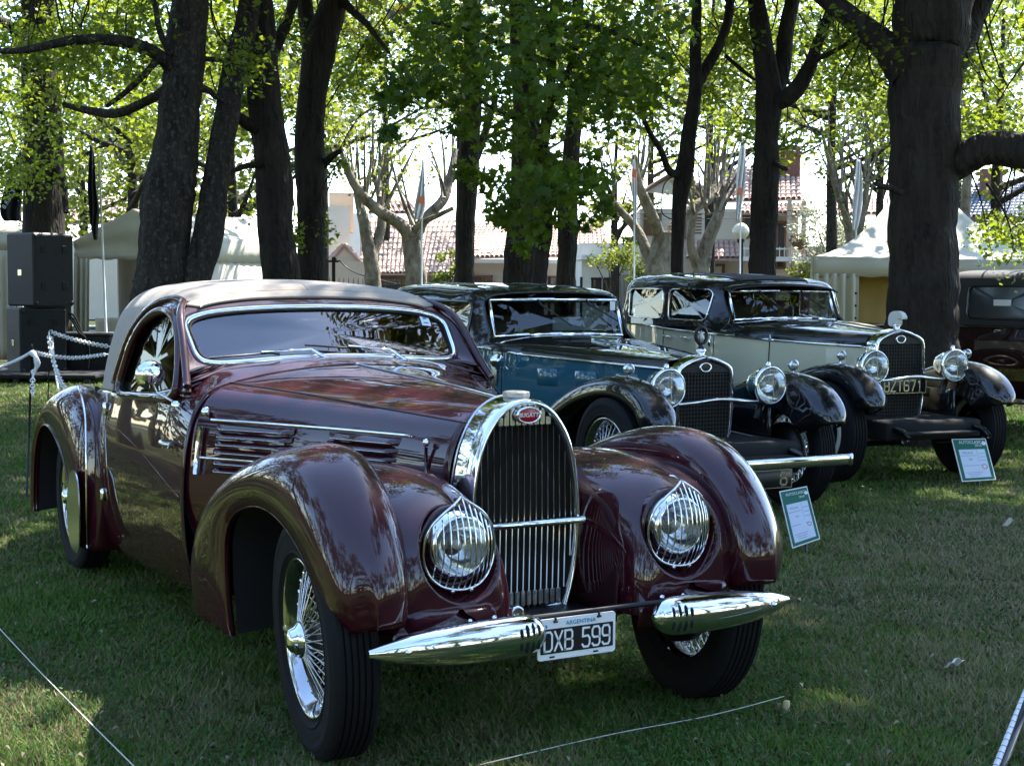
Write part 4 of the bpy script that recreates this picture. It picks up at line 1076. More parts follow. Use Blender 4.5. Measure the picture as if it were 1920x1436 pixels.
def tall_saloon(P):
    T = thing('vintage_saloon', P['label'], 'car', (P['o'][0], P['o'][1], 0), P['th'])
    side, top = MT[P['side']], MT[P['top']]
    rw, rt, rb, rsh = P['rad']                     # half width, peak, foot, shoulder heights
    # radiator
    out = [(rw * .82, rb), (rw, rb + .18), (rw, rsh - .03), (rw * .93, rsh + .012), (rw * .55, (rsh + rt) / 2 + .012), (0, rt)]
    q = np.array([cr(np.array(out), 24)])[0]
    def hs(x, g):
        L = np.array([(x, w + g * (1 if w > .01 else 0), z + g) for w, z in q]); Rr = L.copy(); Rr[:, 1] *= -1
        return np.concatenate([Rr, L[::-1][1:]])
    sh = MB().grid([hs(-.15, .006), hs(-.03, .006), hs(-.008, .002), hs(-.004, -.006), hs(-.012, -.016), hs(-.05, -.018)]).build('radiator_shell', CHR, T, True, 60)
    MB().poly(hs(-.055, -.014), flip=True).build('radiator_core', MT['dark'], T, False)
    mesh = MB(); ms = rw * 2 / 17
    for k in range(-8, 9):
        y = k * ms; zt = float(np.interp(abs(y), q[::-1, 0][:10], q[::-1, 1][:10])) - .07
        mesh.box((-.028, y, (rb + .03 + zt) / 2), (.006, .0045, zt - rb - .03))
    for z in np.arange(rb + .04, rsh + .0, ms): mesh.box((-.030, 0, z), (.006, rw * 1.9, .0045))
    mesh.build('grille_mesh', MT['mesh'], T, False, kind='stuff')
    MB().poly([(-.020, y, z) for y, z in [(-rw * .9, rsh - .02), (rw * .9, rsh - .02), (rw * .85, rsh + .005), (0, rt - .022), (-rw * .85, rsh + .005)]]).build('header_panel', MT['dark_metal'], T, False)
    bz = rt - .072
    em = oval(MB().lathe([(.72, .004), (.9, .008), (1.0, .002)], 28, axis='x'), (-.016, 0, bz), .048, .032).build('emblem', CHR, T)
    oval(MB().lathe([(0, .004), (.72, .003)], 28, axis='x'), (-.016, 0, bz), .048, .032).build('enamel', MT['plate_black'], em)
    MB().lathe([(0, rt + .05), (.022, rt + .048), (.034, rt + .036), (.03, rt + .022), (.02, rt + .01), (.02, rt - .02)], 20, (-.07, 0, 0)).build('filler_cap', CHR, T)
    # bonnet: painted sides and top
    xc = P['cowl_x']; bz0, bz1 = P['belt'][0], P['belt'][1]; tz0, tz1 = P['bonnet_top']
    S = []
    for t in (0, .35, .7, 1.0):
        x = -.14 + (xc + .14) * t; w = rw + .012 + (P['wc'] - rw - .012) * (t ** .9); zb = bz0 + (bz1 - bz0) * t; zt = tz0 + (tz1 - tz0) * t
        S.append([(x, w * .97, .42), (x, w, .6), (x, w * 1.005, .8), (x, w, zb)])
    SG = loft(S, 26, 18)
    bn = bpy.data.objects.new('bonnet', None); COL.objects.link(bn); bn.parent = T
    S2 = []
    for s in (-1, 1):
        g = SG.copy(); g[..., 1] *= s; MB().grid(g, flip=(s > 0)).build('bonnet_side', side, bn)
    for t in (0, .35, .7, 1.0):
        x = -.14 + (xc + .14) * t; w = rw + .012 + (P['wc'] - rw - .012) * (t ** .9); zb = bz0 + (bz1 - bz0) * t; zt = tz0 + (tz1 - tz0) * t
        d = zt - zb
        S2.append([(x, w, zb + .004), (x, w * .985, zb + d * .35), (x, w * .90, zb + d * .66), (x, w * .62, zb + d * .88), (x, w * .30, zb + d * .97), (x, 0, zt)])
    TG = loft(S2, 26, 24)
    MB().grid(mirror_grid(TG)).build('bonnet_top', top, bn)
    MB().tube(TG[:, -1] + [0, 0, .003], .005, 6).build('hinge_strip', CHR, bn)
    for s in (-1, 1):
        e = SG[:, -1] * [1, s, 1] + [0, s * .004, .002]
        MB().tube(e, .011, 8).build('belt_strip', CHR, bn)
        for k in range(P.get('louvres', 0)):
            x = -.28 + k * (xc + .75) / max(1, P['louvres'] - 1); w = float(np.interp(-x, -SG[:, -1, 0], SG[:, 10, 1]))
            MB().box((x, s * (w + .004), (bz0 + .56) / 2 + .03), (.010, .012, bz0 - .66), rz=s * -.2, bev=.003).build('louvre', side, bn)
        for k in range(P.get('pads', 0)):
            x = -.45 - k * .36; w = float(np.interp(-x, -SG[:, -1, 0], SG[:, 10, 1]))
            MB().box((x, s * (w + .0), .80), (.20, .012, .12), rz=-s * math.atan2(P['wc'] - rw, -xc), bev=.01).build('bonnet_panel', side, bn)
    # body sides
    zb = P['belt'][2]; xr = P['rear_x']; wb = P['wb']
    bx = [xc, xc - .35, (xc + xr) / 2 - .2, xr + .7, xr + .1, xr - .35]
    zbl = [bz1, P['belt_cabin0'], (P['belt_cabin0'] + zb) / 2, zb, zb, zb - .02]
    ww = [P['wc'], wb - .02, wb, wb - .01, wb - .10, wb - .34]
    LS = [[(x, w * .90, .36), (x, w * .97, .45), (x, w * 1.0, .62), (x, w * 1.0, .82), (x, w * .985, z)] for x, z, w in zip(bx, zbl, ww)]
    LG = loft(LS, 60, 24)
    mb = MB()
    for s in (-1, 1):
        g = LG.copy(); g[..., 1] *= s; mb.grid(g, flip=(s > 0))
    mb.add(np.concatenate([LG[-1] * [1, -1, 1], LG[-1][::-1]]), [tuple(range(48))])
    mb.build('body_side', side, T)
    for s in (-1, 1):
        e = LG[:, -1] * [1, s, 1] + [0, s * .006, 0]
        MB().tube(e, .012, 8).build('belt_strip', CHR, T)
    # upper body
    zr0, zr1 = P['roof']; wx0, wx1 = P['ws_x']; wz0, wz1 = P['ws_z']; wr = P['wr']
    ax = [(wx0 + .10, wb * .975, P['belt_cabin0']), (wx0 + .02, P['ww'] + .055, wz0 + .02), ((wx0 + wx1) / 2, P['ww'] + .045, (wz0 + wz1) / 2), (wx1, P['ww'] + .035, wz1 - .01), (wx1 - .02, P['ww'] - .02, wz1 + .030), (wx1 - .02, P['ww'] * .72, wz1 + .052), (wx1 - .02, P['ww'] * .35, wz1 + .064), (wx1 - .02, 0, wz1 + .068)]
    U = [ax]
    for t, dz in ((.06, 0), (.35, 0), (.7, 0), (.9, -.03), (1.0, -.14)):
        x = wx1 - .05 + (xr - wx1 + .05) * t; zr = zr0 + (zr1 - zr0) * min(1, t * 2.2) + dz; k = 1.0 if t < .8 else (.94 if t < .95 else .74)
        xb = x if t > .1 else x + .06
        H = zr - zb
        U.append([(xb, wb * .985 * (k ** .5), zb), (xb, wb * .97 * (k ** .5), zb + H * .22), (x, (wb * .5 + wr * .5) * k, zb + H * .52), (x, wr * k, zb + H * .78), (x, wr * .90 * k, zb + H * .92), (x, wr * .62 * k, zb + H * .975), (x, wr * .3 * k, zb + H * .995), (x, 0, zr)])
    xe = xr - .28
    U.append([(xe, wb * .62, zb), (xe, wb * .6, zb + .05), (xe, wb * .55, zb + .10), (xe, wb * .48, zb + .14), (xe, wb * .40, zb + .16), (xe, wb * .28, zb + .17), (xe, wb * .14, zb + .175), (xe, 0, zb + .175)])
    U = np.array(U)
    G = loft(U, 130, 90)
    holes = [round_win(*w) for w in P['windows']]
    grid_holes('cabin_shell', G, holes, top, T, .02)
    for s in (-1, 1):
        for H in holes:
            wf = np.array([(x, s * (near_w(G, x, z) + .003), z) for x, z in H])
            f = MB().tube(cr(wf, 60, True), P.get('frame_r', .012), 8, closed=True).build('window_frame', MT[P.get('frame', 'chrome')], T)
            V = [(x, s * (near_w(G, x, z) - .012), z) for x, z in H]; c_ = tuple(np.mean(V, 0))
            MB().add([c_] + V, [(0, i + 1, (i + 1) % len(V) + 1) for i in range(len(V))]).build('side_glass', MT['glass_far'], f)
    # roof inset
    if P.get('roof_fabric'):
        rg = G[10:-14, 62:] + [0, 0, .006]
        MB().grid(mirror_grid(rg)).build('roof_cover', MT[P['roof_fabric']], T)
    e = np.concatenate([G[3] * [1, -1, 1], G[3][::-1][1:]]); e = e[e[:, 2] > wz1 + .015]
    if P.get('visor'):
        V = np.stack([e + [-.02, 0, .004], e + [.05, 0, -.004], e + [.12, 0, -.022]])
        solid(MB().grid(V).build('sun_visor', top, T), .012)
    # gutters
    for s in (-1, 1):
        g = G[6:-20, 64] * [1, s, 1]; MB().tube(g + [0, s * .006, 0], .008, 6).build('drip_rail', top, T)
    # scuttle between bonnet and screen
    ct = TG[-1]
    CS = [ct, cr(np.array([(xc - .22, wb * .955, bz1 + .02), (xc - .22, wb * .93, bz1 + .06), (xc - .22, wb * .82, tz1 - .025), (xc - .22, wb * .5, tz1 + .008), (xc - .22, wb * .25, tz1 + .016), (xc - .22, 0, tz1 + .018)]), 24),
          cr(np.array([(wx0 + .03, wb * .97, P['belt_cabin0']), (wx0 + .03, wb * .95, P['belt_cabin0'] + .03), (wx0 + .03, wb * .84, wz0 - .035), (wx0 + .03, wb * .5, wz0 - .006), (wx0 + .03, wb * .25, wz0 + .006), (wx0 + .03, 0, wz0 + .01)]), 24)]
    MB().grid(mirror_grid(loft(CS, 14, 24))).build('scuttle', top, T)
    # windscreen
    W = P['ww']
    loop = [(wx0, -W, wz0), (wx0 + .02, -W * .5, wz0 + .012), (wx0 + .025, 0, wz0 + .016), (wx0 + .02, W * .5, wz0 + .012), (wx0, W, wz0), (wx1, W, wz1), (wx1, 0, wz1 + .006), (wx1, -W, wz1)]
    scr = bpy.data.objects.new('windscreen', None); COL.objects.link(scr); scr.parent = T
    for i in range(len(loop)):
        a, b = np.array(loop[i]), np.array(loop[(i + 1) % len(loop)])
        MB().tube([a, b], .013, 8).build('screen_frame', CHR, scr)
    c_ = tuple(np.mean(loop, 0)); MB().add([c_] + loop, [(0, i + 1, (i + 1) % 8 + 1) for i in range(8)]).build('glass', MT['glass_far'], scr, False)
    for y0, y1, zt in P['wipers']:
        x = wx1 + .035
        wp = MB().tube([(x, y0, wz1 + .005), (x + .01, y0 + .02, wz1 - .03), (x + (wx0 - wx1) * .5, (y0 + y1) / 2, (wz1 + zt) / 2)], [.010, .009, .004], 6).build('wiper', MT['dark_metal'], T)
        MB().tube([(x + (wx0 - wx1) * .2, (y0 * 1.6 + y1 * .4) / 2, (wz1 * 1.5 + zt * .5) / 2), (x + (wx0 - wx1) * .85, y1 + .03, zt)], .006, 5).build('wiper_blade', MT['dark_metal'], wp)
    if P.get('sticker'):
        y, z = P['sticker']; MB().box((wx1 + .03, y, z), (.002, .045, .07)).build('paper_sticker', MT['white'], T, False)
    # interior
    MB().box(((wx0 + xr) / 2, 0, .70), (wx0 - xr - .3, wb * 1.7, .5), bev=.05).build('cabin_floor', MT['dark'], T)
    for x in (wx0 - .75, wx0 - 1.6):
        MB().box((x, 0, zb + .06), (.16, wb * 1.65, .34), bev=.06).build('seat_back', MT['leather'], T)
    # lamps
    lx, ly, lz, lr = P['lamp']
    for s in (-1, 1):
        c = np.array([lx, s * ly, lz])
        L = MB().lathe([(0, -.19), (lr * .45, -.175), (lr * .78, -.12), (lr * .95, -.05), (lr * 1.0, -.01), (lr * 1.06, .0), (lr * 1.06, .012), (lr * .98, .022), (lr * .95, .018)], 40, c, 'x').build('headlamp', CHR, T)
        MB().lathe([(lr * .95, .016), (lr * .85, -.03), (lr * .5, -.09), (0, -.11)], 32, c, 'x').build('reflector', MT['reflector'], L)
        MB().lathe([(lr * .96, .018), (lr * .8, .030), (lr * .4, .040), (0, .043)], 32, c, 'x').build('lens', MT['lens'], L)
        MB().box(c + [.04, 0, 0], (.004, .006, lr * 1.8)).build('lens_bar', MT['chrome_dull'], L, False)
        MB().lathe([(0, .01), (.018, .004), (.022, -.02), (0, -.03)], 12, c + np.array([-.06, 0, 0]), 'x').build('bulb', MT['white'], L)
        MB().tube([c + [-.08, 0, -lr * .9], c + [-.09, -s * .03, -lr - .10]], .02, 8).build('lamp_stem', MT['dark_metal'], L)
        MB().lathe([(0, .035), (.012, .03), (.018, .01), (.01, -.01)], 10, c + np.array([-.02, 0, lr + .0])).build('lamp_finial', CHR, L)
    bar = cr([(lx - .03, -ly - .02, lz - lr * .95), (lx - .0, -ly * .5, lz - lr * .80), (lx + .005, 0, lz - lr * .66), (lx, ly * .5, lz - lr * .80), (lx - .03, ly + .02, lz - lr * .95)], 24)
    MB().tube(bar, .012, 8).build('lamp_bar', CHR, T)
    # front wings, open clamshells
    CRW = P['wing']
    for s in (-1, 1):
        S = []
        n = len(CRW)
        for k, (x, z) in enumerate(CRW):
            f = min(1.0, .55 + .25 * k, .35 + .32 * (n - 1 - k) + .1)
            hw = .122 * (1 if k < n - 1 else .72); cw = P['ww_wing']
            dn = np.array([0, 0, -1.0])
            ang_ = math.atan2(*(np.array(CRW[min(k + 1, n - 1)]) - np.array(CRW[max(k - 1, 0)]))[::-1])
            nx, nz = -math.sin(ang_), math.cos(ang_)            # away from the wheel
            def p(w, d): return (x - nx * d, s * (cw + w), z - nz * d)
            S.append([p(hw, .115), p(hw * .99, .07), p(hw * .86, .022), p(hw * .45, .002), p(0, -.004), p(-hw * .55, .01), p(-hw * .92, .05), p(-hw * 1.05, .12), p(-hw * 1.25, .24)])
        w = solid(MB().grid(loft(S, 60, 40), flip=(s > 0)).build('wing', top, T), .008)
        c = np.array(P['side_lamp']); c = np.array([c[0], s * P['ww_wing'], c[1]])
        sl = MB().lathe([(0, -.06), (.018, -.05), (.032, -.02), (.036, .0), (.034, .006), (.03, .008)], 20, c, 'x').build('side_lamp', CHR, T)
        MB().lathe([(.032, .006), (.02, .014), (0, .017)], 16, c, 'x').build('lens', MT['lens'], sl)
        MB().tube([c + [-.02, 0, -.02], c + [-.02, 0, -.075]], .010, 8).build('lamp_stem', CHR, sl)
        # running board and rear wing
        MB().box((-1.85, s * (P['ww_wing'] + .01), .33), (1.6, .26, .035), bev=.01).build('running_board', MT['dark_metal'], T)
        MB().box((-1.85, s * (P['ww_wing'] - .12), .40), (1.6, .02, .16)).build('sill', MT['dark_metal'], T)
        rc = [(-2.62, .30), (-2.66, .45), (-2.78, .63), (-3.0, .77), (-3.3, .83), (-3.58, .78), (-3.80, .62), (-3.92, .42), (-3.96, .30)]
        S = []
        for k, (x, z) in enumerate(rc):
            ang_ = math.atan2(*(np.array(rc[min(k + 1, 8)]) - np.array(rc[max(k - 1, 0)]))[::-1]); nx, nz = math.sin(ang_), -math.cos(ang_)
            def p(w, d): return (x - nx * d, s * (P['ww_wing'] + w), z - nz * d)
            S.append([p(.15, .10), p(.148, .05), p(.11, .01), p(.03, 0), p(-.06, .01), p(-.14, .05), p(-.2, .14)])
        solid(MB().grid(loft(S, 40, 26), flip=(s < 0)).build('wing', top, T), .008)
    # wheels
    for i, (x, s) in enumerate(((0, -1), (0, 1), (-3.3, -1), (-3.3, 1))):
        Mx = Matrix.Translation((x, s * (P['track'] + .0), P['wr_r'])) @ Matrix.Rotation(R_(0 if s < 0 else 180), 4, 'Z')
        if P['wheel'] == 'wire': dup(WH, T, Mx @ Matrix.Scale(P['wr_r'] / .365, 4) @ Matrix.Rotation(R_(33 * i), 4, 'Y'))
        else:
            if i == 0: dw = disc_wheel(T, P['wr_r']); dw.matrix_local = Mx
            else: dup(dw, T, Mx)
    # chassis
    MB().box((-1.7, 0, .40), (4.2, .86, .14), bev=.02).build('chassis', MT['dark'], T)
    for s in (-1, 1):
        MB().tube([(-.35, s * .36, .46), (.2, s * .36, .44), (.50, s * .36, .40), (.56, s * .36, .36)], [.03, .03, .025, .02], 8).build('dumb_iron', MT['black'], T)
        MB().tube([(-.5, s * .36, .34), (0, s * .36, .27), (.5, s * .36, .34)], .02, 6).build('leaf_spring', MT['dark_metal'], T)
        # inner panel between chassis and wing
        MB().box((-.35, s * .43, .52), (.9, .03, .30), bev=.01).build('inner_valance', MT['black'], T)
    MB().tube([(0, -.62, .34), (0, .62, .34)], .03, 8).build('axle', MT['dark_metal'], T)
    MB().box((.26, 0, .385), (.46, .66, .02), bev=.006).build('apron', MT['dark'], T)
    # door lines, hinges, handles
    for s in (-1, 1):
        for xd, ztop in P['shuts']:
            L = [(xd, s * (near_w(LG, xd, z) + .002), z) for z in np.linspace(.42, ztop, 8)]
            MB().tube(L, .004, 5).build('shut_line', MT['dark'], T)
        for xd, zd in P['handles']:
            y = near_w(LG, xd, zd); MB().tube([(xd - .07, s * (y + .028), zd), (xd + .05, s * (y + .03), zd - .004)], [.008, .010], 8).lathe([(0, .03), (.018, .02), (.02, 0)], 12, (xd + .04, s * y, zd), 'y').build('door_handle', CHR, T)
        for xd, zd in P['hinges']:
            MB().lathe([(0, .035), (.012, .03), (.014, -.03), (0, -.035)], 10, (xd, s * (near_w(LG, xd, zd) + .01), zd)).build('door_hinge', CHR, T)
    return T, G, LG

C2, G2, LG2 = tall_saloon(dict(label='petrol blue and black vintage saloon with chrome bumper in the middle of the row', o=(-3.307, 3.197), th=-.041, side='blue', top='black',
    rad=(.205, .990, .40, .905), cowl_x=-1.45, wc=.585, belt=(.905, .945, .965), belt_cabin0=.975, bonnet_top=(.975, 1.045), pads=3,
    rear_x=-4.0, wb=.70, wr=.64, roof=(1.415, 1.452), ws_x=(-1.93, -2.03), ws_z=(1.055, 1.322), ww=.548,
    windows=((-3.00, -2.12, 1.02, 1.305), (-3.75, -3.12, 1.04, 1.305)), frame='black', roof_fabric=None, wipers=((-.16, .06, 1.13), (.26, .47, 1.16)), sticker=(.50, 1.28),
    lamp=(.14, .385, .805, .118), wing=[(-1.30, .34), (-1.0, .50), (-.72, .67), (-.46, .785), (-.2, .855), (.04, .878), (.24, .85), (.40, .775), (.49, .67), (.52, .58)], ww_wing=.625, side_lamp=(.08, .925),
    track=.68, wheel='wire', wr_r=.375, shuts=((-1.62, .95), (-2.72, .95)), handles=((-2.58, .88),), hinges=((-1.66, .86), (-1.66, .55))))
# mascot: ring with a figure inside
a = np.linspace(0, 2 * math.pi, 24, endpoint=False)
ma = MB().tube(np.stack([np.full(24, -.07), .042 * np.cos(a), 1.118 + .052 * np.sin(a)], 1), .012, 8, closed=True).lathe([(.02, 1.03), (.024, 1.04), (.012, 1.06), (.016, 1.07)], 12, (-.07, 0, 0)).build('mascot', MT['dark_metal'], C2)
MB().lathe([(0, 1.155), (.012, 1.14), (.014, 1.12), (.022, 1.10), (.012, 1.075)], 10, (-.07, 0, 0)).build('mascot_figure', MT['nickel'], ma)
# bumper and plate
b2 = MB().grid(np.array([[(.62 + .02 * math.cos(y * 2.2) + .010 * math.cos(a), y, .376 + .033 * math.sin(a)) for a in np.linspace(0, 2 * math.pi, 12, endpoint=False)] for y in np.linspace(-.64, .64, 24)]), cv=True).build('bumper', CHR, C2)
for s in (-1, 1):
    MB().box((.625, s * .64, .376), (.05, .02, .075), bev=.008).build('bumper_end', CHR, b2)
    MB().tube([(.3, s * .36, .40), (.62, s * .36, .375)], .018, 8).build('bumper_bracket', MT['dark_metal'], b2)
p2 = MB().box((.58, -.02, .275), (.008, .50, .115), bev=.003).build('number_plate', MT['plate_black'], C2)
MB().grid([[(.586, -.268 + a, .275 + b) for a, b in ((0, -.056), (.496, -.056), (.496, .056), (0, .056))], [(.586, -.263 + a, .275 + b) for a, b in ((0, -.051), (.486, -.051), (.486, .051), (0, .051))]], cv=True).build('plate_border', MT['chrome_dull'], p2, False)
stroke_text('lettering', '6', Matrix.Translation((.5855, .165, .275)) @ FX, .075, .045, .014, .013, MT['chrome_dull'], p2)
# sheet of paper lying behind the glass, trafficator slot, mirror on the wing pillar
MB().box((-2.10, .20, 1.14), (.01, .34, .10)).build('paper_notice', MT['white'], C2, False)
for s in (-1, 1):
    MB().box((-1.70, s * (near_w(LG2, -1.70, .80) + .004), .80), (.085, .014, .17), bev=.005).build('trafficator', MT['nickel'], C2)
    mm = MB().lathe([(0, .03), (.045, .02), (.052, 0), (.05, -.01), (0, -.012)], 20, (-1.52, s * .73, .90), 'x').build('door_mirror', CHR, C2)
    MB().tube([(-1.52, s * .71, .89), (-1.54, s * .64, .84)], .008, 8).build('mirror_stalk', CHR, mm)

C3, G3, LG3 = tall_saloon(dict(label='cream and black vintage saloon with bird mascot behind the blue saloon', o=(-3.954, 5.505), th=-.112, side='cream', top='black',
    rad=(.215, 1.118, .42, 1.03), cowl_x=-.90, wc=.56, belt=(.985, 1.012, 1.085), belt_cabin0=1.035, bonnet_top=(1.095, 1.145), louvres=22,
    rear_x=-3.45, wb=.705, wr=.655, roof=(1.50, 1.555), ws_x=(-1.56, -1.66), ws_z=(1.158, 1.398), ww=.505,
    windows=((-2.36, -1.72, 1.150, 1.410), (-3.12, -2.47, 1.155, 1.410)), frame='chrome', frame_r=.006, roof_fabric='fabric_black', visor=True, wipers=((-.22, -.05, 1.24), (.20, .36, 1.25)), sticker=(.44, 1.21),
    lamp=(.15, .365, .853, .118), wing=[(-1.30, .34), (-1.0, .50), (-.72, .66), (-.46, .775), (-.2, .85), (.04, .875), (.24, .845), (.40, .765), (.48, .66), (.50, .58)], ww_wing=.578, side_lamp=(.05, .935),
    track=.635, wheel='disc', wr_r=.375, shuts=((-.92, 1.0), (-1.55, 1.03), (-2.42, 1.06)), handles=((-1.98, 1.0), (-2.30, 1.0)), hinges=((-1.60, .97), (-1.60, .60))))
# glass bird-head mascot
bird = cr(np.array([(-.135, 1.150), (-.145, 1.20), (-.125, 1.240), (-.075, 1.258), (-.030, 1.255), (.010, 1.236), (.028, 1.205), (.015, 1.198), (-.010, 1.206), (-.032, 1.196), (-.030, 1.17), (-.04, 1.15)]), 40, closed=True)
MB().prism([(x, -.022, z) for x, z in bird], (0, .044, 0)).build('mascot', MT['lalique'], C3, True, 30)
pl3 = MB().box((.04, -.015, .700), (.008, .43, .118), bev=.003).build('number_plate', MT['plate_black'], C3)
MB().grid([[(.046, -.015 + a, .70 + b) for a, b in ((-.212, -.056), (.212, -.056), (.212, .056), (-.212, .056))], [(.046, -.015 + a, .70 + b) for a, b in ((-.207, -.051), (.207, -.051), (.207, .051), (-.207, .051))]], cv=True).build('plate_border', MT['chrome_dull'], pl3, False)
stroke_text('lettering', 'BZT671', Matrix.Translation((.0455, -.015, .70)) @ FX, .078, .043, .017, .011, MT['plate_grey'] if 'plate_grey' in MT else MT['chrome_dull'], pl3)
# raised waist line that climbs over the scuttle
for s in (-1, 1):
    L = cr([(-.90, s * .572, 1.015), (-.93, s * .560, 1.06), (-1.02, s * .50, 1.105), (-1.16, s * .36, 1.145), (-1.30, s * .2, 1.160)], 20)
    MB().tube(L, .007, 6).build('waist_strip', CHR, C3)
# ================================================================== trees
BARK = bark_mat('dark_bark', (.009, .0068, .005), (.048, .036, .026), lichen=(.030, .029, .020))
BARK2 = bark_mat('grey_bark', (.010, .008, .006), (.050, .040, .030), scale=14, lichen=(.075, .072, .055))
PLANE = bark_mat('plane_bark', (.055, .042, .028), (.27, .23, .165), scale=5, bump=.5, stretch=.6)
LEAF = leaf_mat('fresh_leaf', (.060, .105, .014), (.150, .185, .028), .55)
LEAF_FAR = leaf_mat('sunlit_leaf', (.045, .075, .012), (.15, .175, .032), .5)
LEAF_MAPLE = leaf_mat('maple_leaf', (.028, .070, .010), (.105, .155, .020), .6, .5)
LEAF_WOOD = leaf_mat('woodland_leaf', (.030, .040, .010), (.085, .080, .018), .4)
def wood(mb, pts, d, n=12, dd=None, rough=.07, flare=0):
    """pts: (u, v, half width in px) read off the photograph at depth d (dd: extra depth per point)"""
    P, r = [], []
    for k, (u, v, w) in enumerate(pts):
        q = d + (dd[k] if dd else 0); P.append(at(u, v, q)); r.append(w * q / FPX)
    P = np.array(P); r = np.array(r)
    m = max(8, len(pts) * 5)
    A = cr(np.concatenate([P, r[:, None]], 1), m)
    P, r = A[:, :3], np.maximum(A[:, 3], .004)
    wob = cr(RNG.standard_normal((max(4, m // 4), 3)), m); wob[0] = 0; P = P + wob * np.minimum(r, .10)[:, None] * .13
    P[:, :2] += (RNG.random((m, 2)) - .5) * r[:, None] * .10
    o = len(mb.v)
    mb.tube(P, r, n)
    V = np.array(mb.v[o:o + m * n]).reshape(m, n, 3)
    dr = np.cumsum(RNG.standard_normal((m, n)), 0) * .18; dr = (dr + np.roll(dr, 1, 1) + np.roll(dr, -1, 1)) / 3
    f = 1 + rough * (RNG.standard_normal((1, n)) * .55 + dr + RNG.standard_normal((m, n)) * .10)
    f = np.clip(f, .82, 1.2)
    V = P[:, None] + (V - P[:, None]) * f[..., None]
    mb.v[o:o + m * n] = [tuple(x) for x in V.reshape(-1, 3)]
    return P
def leaves(C, R, n, size, flat=.75, droop=0.0, aspect=.62):
    """n leaf quads round clump centres C (k,3) with radii R (k,)"""
    k = len(C); i = RNG.integers(0, k, n)
    q = RNG.standard_normal((n, 3)); q /= np.linalg.norm(q, axis=1)[:, None]
    q *= (RNG.random(n) ** .45)[:, None]; q[:, 2] *= flat
    c = C[i] + q * R[i][:, None]; c[:, 2] -= droop * RNG.random(n) * R[i]
    a = RNG.standard_normal((n, 3)); a[:, 2] *= .55; a /= np.linalg.norm(a, axis=1)[:, None]
    b = RNG.standard_normal((n, 3)); b -= a * (a * b).sum(1)[:, None]; b /= np.linalg.norm(b, axis=1)[:, None]
    s = size * (.55 + .8 * RNG.random(n))[:, None]
    V = np.stack([c - a * s * .55, c + b * s * aspect * .5 - a * s * .08, c + a * s * .55, c - b * s * aspect * .5 - a * s * .08], 1)
    return V
def crown(parent, V, matl, name='crown'):
    V = np.concatenate(V) if isinstance(V, list) else V
    base = np.array(parent.location)
    return fast_mesh(name, (V.reshape(-1, 3) - base).astype(np.float32), np.arange(len(V) * 4).reshape(-1, 4), matl, parent, nper=4, kind='stuff')
def tree(name, label, u, d, woods, bark, group=None, foot=None):
    """woods: list of (points, depth offsets, part name); the first is the trunk"""
    base = ground(u, d)
    T = thing(name, label, 'tree', base, 0, group)
    for k, (pts, dd, pn) in enumerate(woods):
        mb = MB(); wood(mb, pts, d, 20 if k == 0 else 10, dd)
        mb.v = [tuple(np.array(p) - base) for p in mb.v]
        mb.build(pn, bark, T)
    if foot:
        r = woods[0][0][0][2] * d / FPX
        top = at(woods[0][0][0][0], woods[0][0][0][1], d) - base
        a_ = np.arange(18) * 2 * math.pi / 18; ph = RNG.random() * 6.28; rows = []
        for t in np.linspace(0, 1, 12):
            rad_ = r * (1 + .55 * (1 - t) ** 3.2 * (1 + .35 * np.sin(a_ * 4 + ph) + .2 * np.sin(a_ * 7 + 2 * ph)) + .04 * np.sin(a_ * 5 + ph)); c_ = top * t; z_ = -.06 + (top[2] + .12) * t
            rows.append(np.stack([c_[0] + rad_ * np.cos(a_), c_[1] + rad_ * np.sin(a_), np.full(18, z_)], 1))
        MB().grid(np.array(rows), cv=True).build('root_flare', bark, T)
    return T
def canopy(T, c, rad, n_coarse, n_fine, clumps=46, zlo=.35, fine=.085, coarse=.21, matl=None, holes=True):
    """foliage in an ellipsoid: coarse leaves above, fine ones on the lower rim that the camera sees"""
    c = np.array(c, float); rad = np.array(rad, float)
    q = RNG.standard_normal((clumps, 3)); q /= np.linalg.norm(q, axis=1)[:, None]; q *= (RNG.random(clumps) ** .4)[:, None]
    C = c + q * rad; R = rad.mean() * (.16 + .16 * RNG.random(clumps))
    V = [leaves(C, R, n_coarse, coarse)]
    low = C[:, 2] < c[2] + rad[2] * .15
    if n_fine and low.any(): V.append(leaves(C[low], R[low] * 1.1, n_fine, fine, droop=.3))
    crown(T, V, matl or LEAF)

